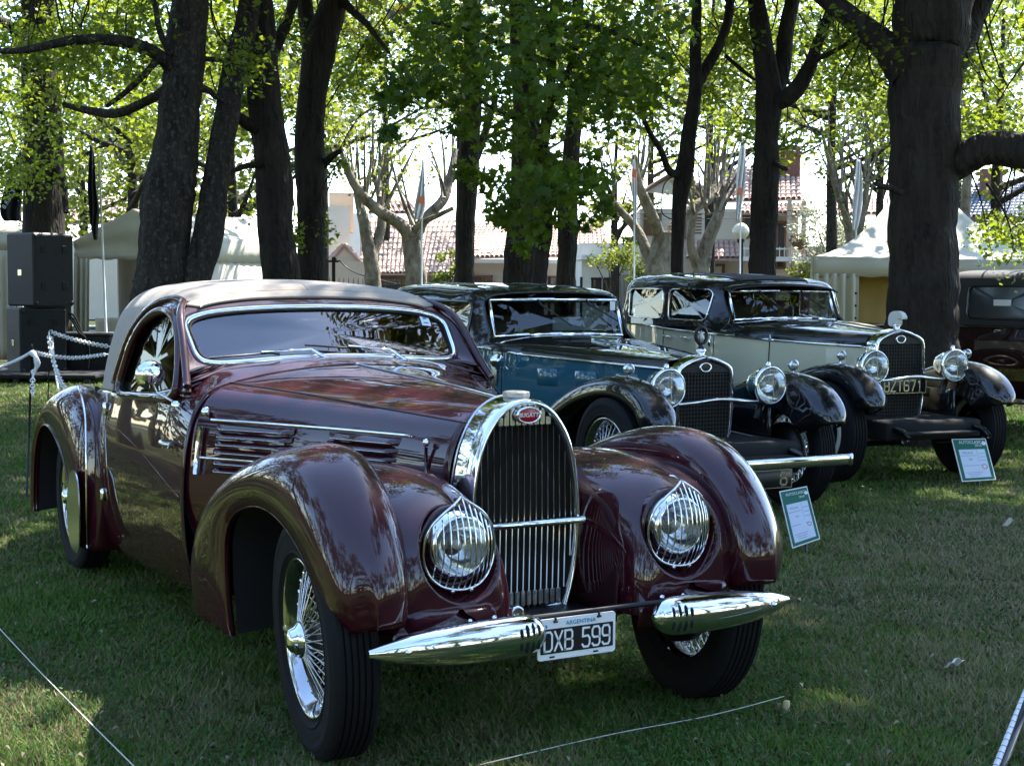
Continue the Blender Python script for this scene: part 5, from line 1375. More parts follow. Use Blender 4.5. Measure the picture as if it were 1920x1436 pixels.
T1 = tree('park_tree', 'thick dark trunk behind the loudspeaker stack', 88, 23.5, [
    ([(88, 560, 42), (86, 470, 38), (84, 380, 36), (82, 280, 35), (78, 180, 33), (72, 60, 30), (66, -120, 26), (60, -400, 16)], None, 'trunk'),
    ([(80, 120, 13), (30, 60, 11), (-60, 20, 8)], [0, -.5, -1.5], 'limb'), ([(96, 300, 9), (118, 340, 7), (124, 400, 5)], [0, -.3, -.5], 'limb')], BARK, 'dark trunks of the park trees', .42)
T2 = tree('park_tree', 'twin trunked tree with a burl leaning above the coupe roof', 318, 14.5, [
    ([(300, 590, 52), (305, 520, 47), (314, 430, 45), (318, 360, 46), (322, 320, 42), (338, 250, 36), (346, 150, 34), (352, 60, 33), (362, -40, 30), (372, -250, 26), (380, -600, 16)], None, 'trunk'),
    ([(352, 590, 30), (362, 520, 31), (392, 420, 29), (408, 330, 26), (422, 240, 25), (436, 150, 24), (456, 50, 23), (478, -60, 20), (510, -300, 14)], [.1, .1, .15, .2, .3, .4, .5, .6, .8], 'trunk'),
    ([(330, 150, 15), (300, 110, 13), (240, 80, 11), (150, 75, 9), (30, 95, 6), (-60, 90, 4)], [0, -.2, -.5, -.9, -1.3, -1.5], 'limb'),
    ([(326, 155, 11), (280, 185, 9), (230, 207, 9), (175, 210, 8), (120, 195, 5)], [0, .2, .5, .8, 1.0], 'limb'),
    ([(300, 106, 7), (250, 160, 6), (200, 200, 4)], [-.2, -.3, -.3], 'limb'),
    ([(318, 100, 7), (300, 60, 6), (290, 10, 5), (270, -60, 4)], [-.2, -.3, -.4, -.5], 'limb'),
    ([(372, 165, 8), (395, 175, 6), (425, 195, 5)], [0, .1, .2], 'limb'), ([(375, 110, 6), (400, 112, 5), (430, 115, 4)], [0, .1, .2], 'limb')], BARK2, 'dark trunks of the park trees', .40)
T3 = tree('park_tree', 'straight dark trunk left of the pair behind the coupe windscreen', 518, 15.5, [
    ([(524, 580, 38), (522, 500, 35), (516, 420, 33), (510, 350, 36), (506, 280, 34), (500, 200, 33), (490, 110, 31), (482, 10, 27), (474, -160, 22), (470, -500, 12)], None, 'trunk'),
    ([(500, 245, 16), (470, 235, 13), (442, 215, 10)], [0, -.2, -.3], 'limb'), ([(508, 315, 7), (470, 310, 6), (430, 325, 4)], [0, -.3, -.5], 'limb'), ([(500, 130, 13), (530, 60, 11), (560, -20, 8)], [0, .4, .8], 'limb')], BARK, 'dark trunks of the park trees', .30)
T4 = tree('park_tree', 'dark trunk leaning right at its top behind the coupe windscreen', 582, 16.5, [
    ([(580, 580, 28), (580, 500, 26), (582, 400, 27), (584, 320, 29), (584, 240, 27), (588, 160, 27), (600, 80, 33), (622, 10, 26), (650, -100, 20), (690, -350, 12)], None, 'trunk'),
    ([(590, 110, 18), (575, 40, 15), (562, -60, 12)], [0, .2, .4], 'limb'), ([(630, -10, 9), (670, 30, 7), (700, 60, 5), (730, 100, 3)], [0, -.3, -.6, -.9], 'limb'), ([(604, 310, 9), (618, 295, 7), (640, 282, 4)], [0, -.1, -.2], 'limb')], BARK, 'dark trunks of the park trees', .27)
T5 = tree('park_tree', 'slim dark trunk behind the roof of the blue saloon', 872, 20.0, [
    ([(870, 570, 19), (871, 480, 18), (874, 400, 19), (882, 310, 21), (888, 220, 18), (886, 100, 16), (880, -60, 13), (870, -300, 8)], None, 'trunk'),
    ([(890, 300, 9), (912, 240, 7), (930, 180, 5)], [0, .2, .4], 'limb')], BARK, 'dark trunks of the park trees', .16)
T6 = tree('park_tree', 'broad dark trunk behind the big leaved maple', 980, 18.5, [
    ([(976, 570, 36), (978, 480, 33), (984, 400, 31), (986, 300, 28), (984, 180, 26), (978, 40, 24), (970, -200, 16)], None, 'trunk')], BARK, 'dark trunks of the park trees', .26)
T8 = tree('park_tree', 'slim dark trunk right of the maple', 1062, 21.0, [
    ([(1060, 570, 20), (1061, 490, 18), (1064, 420, 20), (1068, 330, 17), (1076, 220, 15), (1084, 80, 12), (1090, -150, 8)], None, 'trunk')], BARK, 'dark trunks of the park trees', .17)
T9 = tree('park_tree', 'thin forked trunk with a dangling cable above the cream saloon roof', 1270, 15.0, [
    ([(1268, 560, 13), (1269, 480, 12), (1274, 400, 14), (1282, 330, 18), (1292, 270, 15), (1300, 190, 13), (1304, 100, 11), (1306, 0, 9), (1310, -160, 6)], None, 'trunk'),
    ([(1304, 165, 11), (1325, 130, 11), (1346, 90, 10), (1362, 40, 9), (1372, -20, 8), (1385, -150, 5)], [0, .1, .2, .3, .4, .5], 'limb'),
    ([(1276, 330, 9), (1255, 320, 7), (1240, 285, 6), (1215, 245, 5), (1195, 190, 4)], [0, -.2, -.4, -.6, -.8], 'limb'),
    ([(1360, 105, 4), (1390, 130, 4), (1415, 150, 3)], [.2, .1, 0], 'limb')], BARK, 'dark trunks of the park trees', .12)
T10 = tree('park_tree', 'forked dark trunk rising behind the cream saloon windscreen', 1430, 14.8, [
    ([(1428, 560, 26), (1429, 480, 24), (1432, 400, 24), (1436, 320, 24), (1438, 250, 21), (1440, 190, 24), (1432, 120, 20), (1424, 40, 17), (1412, -60, 13), (1400, -280, 8)], None, 'trunk'),
    ([(1450, 185, 17), (1466, 130, 16), (1472, 60, 15), (1486, -10, 14), (1500, -180, 10)], [0, .1, .2, .3, .5], 'limb'),
    ([(1455, 195, 17), (1490, 170, 17), (1512, 140, 15), (1528, 95, 11), (1545, 50, 10), (1570, -20, 8)], [0, -.1, -.2, -.4, -.6, -.8], 'limb'),
    ([(1530, 112, 6), (1565, 95, 5), (1605, 70, 4)], [-.4, -.6, -.9], 'limb'), ([(1448, 300, 5), (1462, 312, 5), (1475, 318, 4)], [0, -.2, -.3], 'limb')], BARK, 'dark trunks of the park trees', .22)
T11 = tree('park_tree', 'massive dark trunk with a heavy level limb at the right of the scene', 1727, 13.2, [
    ([(1724, 700, 70), (1724, 600, 64), (1727, 520, 62), (1730, 430, 60), (1733, 340, 60), (1734, 260, 62), (1738, 180, 64), (1742, 100, 68), (1744, 20, 70), (1746, -100, 62), (1750, -400, 40)], None, 'trunk'),
    ([(1775, 318, 34), (1810, 295, 31), (1850, 284, 31), (1900, 288, 33), (1960, 284, 31), (2060, 262, 26), (2200, 220, 18), (2380, 130, 10), (2520, 20, 4)], [0, -.1, -.2, -.3, -.5, -.8, -1.2, -1.5, -1.8], 'limb'),
    ([(1706, 150, 34), (1672, 105, 29), (1640, 70, 26), (1600, 36, 22), (1556, 5, 20), (1500, -40, 16)], [0, .1, .2, .3, .4, .5], 'limb'),
    ([(1778, 130, 32), (1812, 70, 26), (1840, 10, 22), (1866, -60, 18), (1900, -200, 12)], [0, .2, .3, .4, .6], 'limb'),
    ([(1690, 362, 7), (1664, 352, 6), (1642, 344, 4)], [-.4, -.6, -.8], 'limb')], BARK, 'dark trunks of the park trees', .36)
cable = cr([at(1262, 332, 14.8), at(1246, 345, 14.7), at(1240, 380, 14.7), at(1242, 400, 14.7), at(1262, 412, 14.8)], 24)
_b = np.array(T9.location); MB().tube(cable - _b, .007, 6).build('cable', MT['dark_metal'], T9)

# crowns of the park trees: they roof the lawn over and show along the top of the picture
for T, u, v, d, rad, nc, nf in ((T1, 90, -160, 23, (3.6, 3.6, 2.6), 3000, 7000), (T2, 300, -460, 14, (3.6, 3.6, 1.9), 3400, 5000), (T3, 480, -430, 15.5, (3.2, 3.2, 1.9), 2800, 4200), (T4, 640, -420, 16.5, (3.4, 3.4, 1.9), 2800, 4200),
    (T5, 870, -330, 20, (3.4, 3.4, 2.2), 2400, 3600), (T6, 985, -360, 18.5, (3.2, 3.2, 2.0), 2400, 2400), (T8, 1120, -300, 21, (3.2, 3.2, 2.2), 2400, 4200),
    (T9, 1320, -420, 15, (3.0, 3.0, 1.8), 2600, 4600), (T10, 1460, -430, 14.8, (3.2, 3.2, 1.8), 2800, 4600), (T11, 1760, -560, 13.2, (4.6, 4.6, 2.3), 4800, 5600)):
    canopy(T, at(u, v, d), rad, nc, nf)
# sprays of fine leaves and twigs hanging into the picture
def sprays(T, spots, d, n, size=.075, r=.38, matl=None, twig=BARK):
    base = np.array(T.location); C = []; R = []
    for (u, v) in spots:
        q = d + abs(RNG.normal(0, 2.2)) - .6; c = at(u, v, q); C.append(c); R.append(r * (.6 + .8 * RNG.random()))
        mb = MB(); up = c + np.array([RNG.normal(0, .35), RNG.normal(0, .35), .45 + .4 * RNG.random()])
        mb.tube(cr([up - base, (up + c) / 2 - base + RNG.normal(0, .06, 3), c - base, c - base + RNG.normal(0, .16, 3) + [0, 0, -.14]], 9), [.011, .010, .009, .008, .007, .006, .005, .004, .003], 5).build('twig', twig, T)
    crown(T, [leaves(np.array(C), np.array(R), n, size, .8, .4)], matl or LEAF, 'leaf_spray')
rs = np.random.default_rng(5)
def spots(n, u0, u1, v0, v1): return [(rs.uniform(u0, u1), rs.uniform(v0, v1)) for _ in range(n)]
sprays(T1, spots(24, -20, 300, 0, 230) + spots(6, 0, 140, 200, 330), 21, 5000, .085, .5)
sprays(T2, spots(16, 20, 330, 0, 130) + spots(5, 380, 470, 60, 260), 14.2, 2600, .065, .32)
sprays(T3, spots(7, 460, 600, 20, 330) + [(440, 180), (505, 390), (545, 440)], 16, 1500, .065, .26)
sprays(T4, spots(8, 600, 720, 0, 200) + [(590, 430), (600, 425), (575, 210), (580, 240), (620, 300), (640, 60), (680, 100)], 16.8, 2200, .065, .25)
sprays(T8, spots(16, 1040, 1260, 0, 180), 19, 3200, .08, .42)
sprays(T9, spots(10, 1200, 1420, 0, 240), 16, 1900, .07, .32)
sprays(T10, spots(14, 1380, 1640, 20, 260) + [(1440, 300), (1330, 200), (1470, 260), (1425, 215)], 15.2, 2600, .065, .28)
sprays(T11, spots(14, 1560, 1680, 0, 200) + spots(14, 1800, 1930, 20, 240) + [(1800, 210), (1830, 190), (1720, 210), (1750, 160), (1760, 250)], 13.4, 2900, .06, .30)
sprays(T11, [(1850, 430), (1880, 450), (1910, 430), (1900, 470), (1830, 440), (1930, 445)], 12.0, 520, .055, .26)

# the maple with big lobed leaves in front of the broad trunk
T7 = tree('maple_tree', 'slender maple with big dark lobed leaves in the middle of the scene', 1016, 13.5, [
    ([(1004, 580, 15), (1012, 500, 14), (1022, 430, 14), (1022, 350, 12), (1018, 280, 11), (1024, 220, 11), (1032, 170, 10), (1034, 110, 9), (1036, 30, 7), (1040, -120, 5)], None, 'trunk'),
    ([(1028, 190, 8), (1050, 170, 7), (1064, 140, 6), (1080, 90, 5)], [0, -.2, -.3, -.5], 'limb'), ([(1030, 120, 6), (960, 90, 5), (880, 60, 4), (800, 40, 3)], [0, -.4, -.8, -1.2], 'limb'), ([(1024, 240, 5), (960, 220, 4), (900, 190, 3)], [0, -.3, -.6], 'limb'), ([(1036, 60, 6), (1110, 50, 5), (1190, 80, 4), (1260, 120, 3)], [0, -.3, -.5, -.8], 'limb')], BARK, None, .09)
lobes = np.array([(0, -.5), (.10, -.18), (.42, -.30), (.28, -.02), (.52, .18), (.24, .18), (.18, .32), (0, .58), (-.18, .32), (-.24, .18), (-.52, .18), (-.28, -.02), (-.42, -.30), (-.10, -.18)])
def maple_leaves(spotlist, d, n, size, parent):
    C = np.array([at(u, v, d + rs.normal(0, .7)) for u, v, _ in spotlist]); R = np.array([r for *_, r in spotlist])
    i = RNG.integers(0, len(C), n); q = RNG.standard_normal((n, 3)); q /= np.linalg.norm(q, axis=1)[:, None]; q *= (RNG.random(n) ** .5)[:, None]; q[:, 2] *= .8
    c = C[i] + q * R[i][:, None]
    nrm_ = RNG.standard_normal((n, 3)) * .8 + np.array([-.45 * FWD[0], -.45 * FWD[1], .75]); nrm_ /= np.linalg.norm(nrm_, axis=1)[:, None]
    a = RNG.standard_normal((n, 3)); a[:, 2] -= .6; a -= nrm_ * (a * nrm_).sum(1)[:, None]; a /= np.linalg.norm(a, axis=1)[:, None]; b = np.cross(nrm_, a)
    s = (size * (.4 + 1.0 * RNG.random(n)))[:, None, None]
    L = lobes[None, :, :]
    V = c[:, None] + s * (b[:, None] * L[..., :1] + a[:, None] * L[..., 1:]) + nrm_[:, None] * (s * .12 * (L[..., :1] ** 2) * -1.5)
    V = np.concatenate([c[:, None], V], 1); m = 15
    F = np.array([(0, k + 1, (k + 1) % 14 + 1) for k in range(14)])
    T_ = (np.arange(n)[:, None, None] * m + F[None]).reshape(-1, 3)
    fast_mesh('crown', V.reshape(-1, 3) - np.array(parent.location), T_, LEAF_MAPLE, parent, kind='stuff')
ms = []
for n, u0, u1, v0, v1, r in ((34, 760, 1260, -120, 60, .38), (30, 790, 1230, 40, 150, .36), (12, 720, 900, 120, 215, .28), (14, 900, 1130, 150, 260, .32), (8, 930, 1060, 260, 360, .25), (10, 930, 1080, 340, 440, .22), (7, 1000, 1130, 300, 400, .2), (7, 1120, 1250, 130, 235, .28)):
    ms += [(u, v, r) for u, v in spots(n, u0, u1, v0, v1)]
ms += [(745, 195, .16), (720, 180, .13), (980, 465, .14), (880, 320, .16), (905, 350, .15), (1130, 390, .14), (1085, 420, .15), (860, 245, .16), (730, 250, .1)]
maple_leaves(ms, 13.2, 7600, .088, T7)

# pollarded planes by the street, lit by the sun
def plane_tree(label, u, d, woods, shoots):
    T = tree('plane_tree', label, u, d, woods, PLANE, 'pollarded plane trees along the street', None)
    base = np.array(T.location); C, R = [], []
    for (u0, v0, u1, v1) in [sh for s_ in shoots for sh in (s_, (s_[0] + rs.normal(0, 5), s_[1] + rs.uniform(0, 20), s_[2] + rs.normal(0, 22), s_[3] + rs.uniform(0, 70)), (s_[0] + rs.normal(0, 6), s_[1] + rs.uniform(0, 30), s_[2] + rs.normal(0, 30), s_[3] + rs.uniform(20, 110)))]:
        q = d + RNG.normal(0, .5); a, b = at(u0, v0, q), at(u1, v1, q + RNG.normal(0, .6))
        MB().tube(cr([a - base, (a + b) / 2 - base + RNG.normal(0, .10, 3), b - base], 8), np.linspace(rs.uniform(.025, .055), .010, 8), 6).build('shoot', PLANE, T)
        for t in (.45, .65, .85, 1.0): C.append(a + (b - a) * t + RNG.normal(0, .2, 3)); R.append(.40)
    crown(T, [leaves(np.array(C), np.array(R), 64 * len(shoots), .12, .9)], LEAF_FAR)
    return T
plane_tree('pale pollarded plane tree with one long limb reaching left', 780, 33, [
    ([(781, 580, 21), (781, 520, 20), (775, 470, 18), (772, 445, 18)], None, 'trunk'), ([(768, 450, 12), (748, 420, 11), (715, 398, 10), (685, 375, 9), (662, 340, 8), (645, 300, 6)], [0, -.3, -.6, -.8, -1, -1.2], 'limb'),
    ([(778, 455, 11), (790, 425, 10), (815, 395, 9), (835, 365, 9), (848, 320, 7), (852, 280, 5)], [0, .2, .4, .6, .8, 1], 'limb'), ([(768, 440, 7), (790, 420, 6), (820, 405, 5), (850, 390, 4)], [0, -.2, -.4, -.5], 'limb')],
    [(662, 340, 640, 180), (685, 375, 700, 200), (715, 398, 770, 230), (848, 320, 860, 150), (835, 365, 815, 200), (775, 420, 745, 260), (648, 310, 620, 190)])
plane_tree('pale plane tree with two upright stems beside the tiled roof', 698, 36, [
    ([(702, 580, 17), (698, 510, 15), (692, 470, 13), (684, 430, 11), (676, 390, 9), (668, 350, 6)], None, 'trunk'), ([(698, 480, 10), (708, 450, 10), (715, 415, 9), (712, 370, 7), (700, 330, 5)], [0, .2, .3, .4, .5], 'limb')],
    [(676, 390, 665, 200), (712, 370, 720, 190), (700, 330, 690, 170), (668, 350, 650, 220), (712, 400, 735, 250)])
plane_tree('pale plane tree with wide limbs in front of the balcony house', 1236, 31, [
    ([(1232, 580, 26), (1233, 520, 24), (1240, 470, 20), (1246, 440, 18)], None, 'trunk'), ([(1240, 450, 12), (1225, 410, 11), (1208, 375, 10), (1196, 340, 8), (1190, 290, 5)], [0, -.3, -.5, -.7, -.9], 'limb'),
    ([(1250, 450, 12), (1270, 415, 11), (1300, 390, 11), (1328, 372, 10), (1340, 340, 8), (1345, 300, 5)], [0, .2, .4, .6, .8, 1], 'limb'), ([(1222, 500, 12), (1205, 450, 10), (1180, 415, 8), (1150, 380, 6)], [.2, .3, .4, .5], 'limb')],
    [(1196, 340, 1180, 180), (1208, 375, 1215, 200), (1328, 372, 1320, 210), (1340, 340, 1375, 200), (1300, 390, 1270, 230), (1150, 380, 1130, 260), (1342, 320, 1350, 160)])
plane_tree('bleached plane tree with twisted stems left of the globe lamp', 1315, 35, [
    ([(1312, 580, 18), (1314, 520, 16), (1322, 470, 13), (1336, 430, 11), (1350, 395, 9), (1352, 350, 7)], None, 'trunk'), ([(1308, 500, 11), (1296, 460, 9), (1298, 420, 7), (1305, 380, 6)], [0, -.2, -.3, -.4], 'limb')],
    [(1352, 350, 1365, 190), (1350, 395, 1400, 230), (1305, 380, 1290, 230), (1348, 370, 1330, 200)])
plane_tree('thin stemmed plane tree behind the peaked tent', 1600, 34, [
    ([(1606, 560, 12), (1602, 480, 10), (1590, 420, 8), (1578, 360, 6)], None, 'trunk'), ([(1604, 470, 8), (1618, 400, 7), (1628, 330, 5)], [0, .2, .4], 'limb'), ([(1600, 440, 6), (1575, 380, 5), (1555, 310, 4), (1540, 240, 3)], [0, -.2, -.4, -.6], 'limb')],
    [(1578, 360, 1560, 180), (1628, 330, 1600, 150), (1590, 420, 1545, 230), (1628, 330, 1650, 180), (1618, 400, 1590, 220), (1578, 360, 1585, 190)])
plane_tree('pale trunk standing between the massive trunk and the slate roof', 1808, 30, [
    ([(1806, 560, 11), (1808, 450, 10), (1810, 380, 9), (1814, 300, 8), (1816, 200, 6)], None, 'trunk')], [(1814, 300, 1850, 170), (1816, 230, 1790, 90)])

# leafy trees behind, along the street and beyond the houses
far = [(60, 120, 38, (5, 5, 4.2), 'sunlit tree crown at the far left beyond the marquees'), (240, 190, 34, (4.0, 4.0, 3.4), 'sunlit tree crown above the gabled marquee'), (430, 250, 33, (3.2, 3.2, 2.6), 'sunlit low tree crown between the leaning trunks and the next trunk'),
       (600, 60, 40, (5.0, 5.0, 3.0), 'sunlit tree crown high over the tiled bungalow'), (860, 40, 44, (6, 6, 3.0), 'sunlit tree crown high behind the maple'), (1150, 330, 46, (1.7, 1.7, 2.5), 'sunlit slim tree beside the white house'),
       (1330, 90, 40, (5.4, 5.4, 2.6), 'sunlit tree crown high over the balcony house'), (1560, 110, 38, (4.6, 4.6, 3.0), 'sunlit tree crown left of the massive trunk'), (1650, 260, 44, (2.4, 2.4, 3.0), 'sunlit narrow tree crown behind the massive trunk'), (1870, 160, 34, (4.2, 4.2, 3.0), 'sunlit tree crown above the slate roofed house'),
       (340, 60, 44, (6, 6, 3.2), 'sunlit tree crown far behind the twin trunked tree'),
       (150, 270, 47, (4.5, 4.5, 3.4), 'sunlit tree crown low behind the furled black flag'), (330, 330, 48, (4, 4, 2.4), 'sunlit low tree crown behind the burl of the twin trunked tree'), (520, 130, 52, (5.5, 5.5, 3.6), 'sunlit tree crown between the two straight dark trunks'), (720, 60, 54, (6, 6, 3.0), 'sunlit tree crown high above the long limb of the plane'),
       (1000, 130, 54, (6, 6, 3.2), 'sunlit tree crown behind the broad trunk and maple'), (1220, 110, 55, (5.5, 5.5, 3.0), 'sunlit tree crown left of the thin forked trunk'), (1420, 130, 54, (5, 5, 2.8), 'sunlit tree crown behind the forked trunk'), (1560, 60, 52, (6, 6, 3.6), 'sunlit tree crown far left of the massive trunk'), (1800, 90, 50, (6, 6, 3.8), 'sunlit tree crown far behind the massive trunk'), (1950, 220, 44, (4, 4, 3.4), 'sunlit tree crown cut by the right edge')]
for u, v, d, rad, lab in far:
    c = at(u, v, d); b = np.array([c[0], c[1], 0])
    T = thing('street_tree', lab, 'tree', b, 0, 'sunlit trees along the street')
    h = c[2]
    MB().tube(cr([(0, 0, -.1), (.1, .05, h * .3), (-.05, .1, h * .62), (.1, 0, h * .95), (.05, .1, h + rad[2] * .6)], 16), np.linspace(.20, .04, 16), 9).build('trunk', BARK2, T)
    for k in range(6):
        a_ = k * 1.05; z_ = h * (.55 + .06 * k)
        MB().tube(cr([(0, 0, z_), (math.cos(a_) * rad[0] * .3, math.sin(a_) * rad[0] * .3, z_ + .5), (math.cos(a_) * rad[0] * .6, math.sin(a_) * rad[0] * .6, z_ + 1.3)], 9), np.linspace(.09, .02, 9), 6).build('limb', BARK2, T)
    nC = int(40 * rad[0] / 4); q = RNG.standard_normal((nC, 3)); q /= np.linalg.norm(q, axis=1)[:, None]; q *= (.45 + .55 * RNG.random(nC))[:, None]
    crown(T, [leaves(c + q * np.array(rad), rad[0] * (.15 + .12 * RNG.random(nC)), int(1700 * rad[0] * rad[2] / 6 * min(1.0, 44 / d)), .17 * max(1, d / 42))], LEAF_FAR)

# wood behind the photographer: only seen in the paintwork and chrome, one mass
wd = MB(); WL = []
for k in range(34):
    a_ = R_(-178 + 266 * (k + .5) / 34) + RNG.normal(0, .05); rr_ = (14.5 if k % 3 == 0 else (20 if k % 3 == 1 else 27)) + 3 * RNG.random()
    x, y = CAM_POS[0] - 2 + math.cos(a_) * rr_, CAM_POS[1] + 1 + math.sin(a_) * rr_
    h = 5.0 + 5.5 * RNG.random()
    wd.tube(cr([(x, y, 0), (x + RNG.normal(0, .3), y + RNG.normal(0, .3), h * .5), (x, y, h)], 8), np.linspace(.34, .1, 8), 8)
    nC = 26; q = RNG.standard_normal((nC, 3)); q /= np.linalg.norm(q, axis=1)[:, None]; q *= (.4 + .6 * RNG.random(nC))[:, None]
    WL.append(leaves(np.array([x, y, h]) + q * np.array([3.2, 3.2, 3.4]), .8 + .6 * RNG.random(nC), 1900, .30))
# thickets added under the wood to keep bright horizon out of the reflections
nC = 260; a_ = R_(-180) + R_(268) * RNG.random(nC); rr_ = 17 + 14 * RNG.random(nC)
TC_ = np.stack([CAM_POS[0] - 2 + np.cos(a_) * rr_, CAM_POS[1] + 1 + np.sin(a_) * rr_, .4 + 3.6 * RNG.random(nC) ** 1.3], 1)
WL.append(leaves(TC_, np.full(nC, 1.5), 16000, .42))
# trunkless crowns added out of view to shade the cars, tents and photographer
for x, y, z, r_, n_ in ((-9, 8, 8.8, 4.2, 3000), (-10, 2, 8.6, 4.2, 3000), (-4.5, 11, 9.4, 4.2, 4800), (1.5, 9.5, 10, 4.2, 5000), (-.5, 8.5, 9.2, 4.0, 6500), (2.2, 5.6, 9.4, 3.2, 4600), (7.5, 2.0, 11, 4.0, 3000), (-13, -3, 9, 4, 2600), (-23, 9.5, 8.6, 4.5, 1700), (-26, 4, 9, 4.5, 1300), (-19, 13, 8.6, 4.2, 2200), (-13, 17, 9, 4, 1500)):
    nC = 30; q = RNG.standard_normal((nC, 3)); q /= np.linalg.norm(q, axis=1)[:, None]; q *= (RNG.random(nC) ** .45)[:, None]
    WL.append(leaves(np.array([x, y, z]) + q * np.array([r_, r_, 1.5]), .7 + .5 * RNG.random(nC), n_, .27))
for x, y, z, r_ in ((-4.6, 6.5, 8.8, 3.7), (-.6, 6.9, 9.2, 3.6)):
    nC = 46; q = RNG.standard_normal((nC, 3)); q /= np.linalg.norm(q, axis=1)[:, None]; q *= (RNG.random(nC) ** .45)[:, None]
    WL.append(leaves(np.array([x, y, z]) + q * np.array([r_, r_, 1.5]), .6 + .5 * RNG.random(nC), 15000, .10, droop=.8))
wv = np.concatenate(WL); nv = len(wd.v)
me_v = np.concatenate([np.array(wd.v), wv.reshape(-1, 3)]); me_f = np.concatenate([np.array([f for f in wd.f if len(f) == 4]), np.arange(len(wv) * 4).reshape(-1, 4) + nv])
fast_mesh('woodland', me_v, me_f, LEAF_WOOD, nper=4, kind='stuff', label='leafy woodland behind the photographer, with unseen crowns added overhead for shade')
# ================================================================== marquees, houses, street
CANVAS = mat('white_canvas', (.47, .43, .34), rough=.85, bump=.25, bscale=9, var=.10, vscale=2.2, spec=.2)
CANVAS_GREEN = mat('pale_canvas', (.49, .47, .37), rough=.8, bump=.2, bscale=8, var=.08, vscale=2.0, spec=.2)
CANVAS_SHADE = mat('shaded_canvas', (.27, .225, .17), rough=.9, bump=.2, bscale=10, var=.15, vscale=3, spec=.2)  # darker canvas: shade inside the marquee put into the colour
CANVAS_TAN = mat('tan_canvas', (.52, .36, .15), rough=.9, bump=.2, bscale=10, var=.15, vscale=3, spec=.2)
WHITE_METAL = mat('white_pole_paint', (.70, .70, .68), rough=.4)
def fr(u, d, turn=0):
    """a local frame on the ground facing the camera: origin and heading"""
    return ground(u, d), FACE + turn
def lbox(T, name, c, s, m, bev=0.0, rz=0, smooth=False, **k):
    return MB().box(c, s, rz, bev).build(name, m, T, smooth, 40 if smooth else None, **k)
def folded(name, T, x, y0, y1, z0, z1, m, folds=6, amp=.05, sag=0.0, lean=0.0):
    """a hanging sheet with folds, facing +x"""
    ny, nz = folds * 6 + 1, 10
    G = np.zeros((ny, nz, 3))
    for i in range(ny):
        t = i / (ny - 1)
        for j in range(nz):
            s = j / (nz - 1)
            a = amp * (1 - .55 * s) * (math.sin(t * folds * 2 * math.pi) + .35 * math.sin(t * folds * 4.3 + 1.0))
            G[i, j] = (x + a + lean * (1 - s), y0 + (y1 - y0) * t, z0 + (z1 - z0) * s)
    return solid(MB().grid(G).build(name, m, T), .006)

# --- gabled marquee behind the twin trunked tree. local x faces the camera, y runs to the right of the frame
def L(T, u, v, d):
    """pixel at depth d in the thing's own frame"""
    p = at(u, v, d) - np.array(T.location); c, s = math.cos(-T.rotation_euler[2]), math.sin(-T.rotation_euler[2])
    return np.array([p[0] * c - p[1] * s, p[0] * s + p[1] * c, p[2]])
o, h = fr(320, 24)
TA = thing('marquee', 'white gabled canvas marquee behind the twin trunked tree', 'tent', o, h)
d0, d1 = 24.0, 28.5
A = L(TA, 250, 392, d0); B = L(TA, 138, 452, d0); C = L(TA, 372, 448, d0); A2 = L(TA, 300, 398, d1); 
def sagq(a, b, c, d, sag, n=14):
    a, b, c, d = map(np.array, (a, b, c, d)); G = np.zeros((n, n, 3))
    for i, s in enumerate(np.linspace(0, 1, n)):
        for j, t in enumerate(np.linspace(0, 1, n)):
            G[i, j] = (a * (1 - s) + b * s) * (1 - t) + (d * (1 - s) + c * s) * t
            G[i, j, 2] -= sag * 4 * (t * (1 - t)) * .6 + sag * 4 * s * (1 - s) * .4
    return G
# front gable, roof slopes, valances
Bv, Cv = L(TA, 140, 484, d0), L(TA, 372, 486, d0)
gab = []
for t in np.linspace(0, 1, 29):
    bot = Bv * (1 - t) + Cv * t; bot = bot - [0, 0, .03 * abs(math.sin(t * 18))]
    top = (B * (1 - t / .48) + A * (t / .48)) if t < .48 else (A * (1 - (t - .48) / .52) + C * ((t - .48) / .52))
    gab.append([bot + (top - bot) * s + [.035 * math.sin(s * 9 + t * 5) * math.sin(math.pi * s), 0, 0] for s in np.linspace(0, 1, 10)])
solid(MB().grid(np.array(gab)).build('gable_sheet', CANVAS, TA), .006)
B2, C2_ = L(TA, 185, 452, d1), L(TA, 500, 440, d1)
solid(MB().grid(sagq(A, A2, B2, B, .10)).build('roof_sheet', CANVAS, TA), .006)
E0 = L(TA, 498, 488, d1 - 2)
solid(MB().grid(sagq(A, L(TA, 470, 408, d1 - 1), L(TA, 500, 452, d1 - 2), C, .12)).build('roof_sheet', CANVAS, TA), .006)
val = []
for t in np.linspace(0, 1, 41):
    p = C * (1 - t) + L(TA, 500, 452, d1 - 2) * t; q = L(TA, 372, 490, d0) * (1 - t) + L(TA, 500, 492, d1 - 2) * t
    val.append([q - [0, 0, .02 * abs(math.sin(t * 26))], (p + q) / 2 + [.02 * math.sin(t * 9), 0, 0], p])
solid(MB().grid(np.array(val)).build('valance', CANVAS, TA), .006)
sw_ = []
for t in np.linspace(0, 1, 33):
    q = L(TA, 374, 490, d0 + .05) * (1 - t) + L(TA, 500, 492, d1 - 1.95) * t; sw_.append([np.array([q[0] + .04 * math.sin(t * 23), q[1], .02]), np.array([q[0] + .03 * math.sin(t * 17), q[1], q[2] * .5]), q])
solid(MB().grid(np.array(sw_)).build('side_sheet', CANVAS, TA), .006)
wl, wr = Bv[1], Cv[1]
folded('curtain', TA, Bv[0] + .02, Bv[1], Bv[1] + .26, .02, Bv[2], CANVAS, 3, .05, lean=.12)
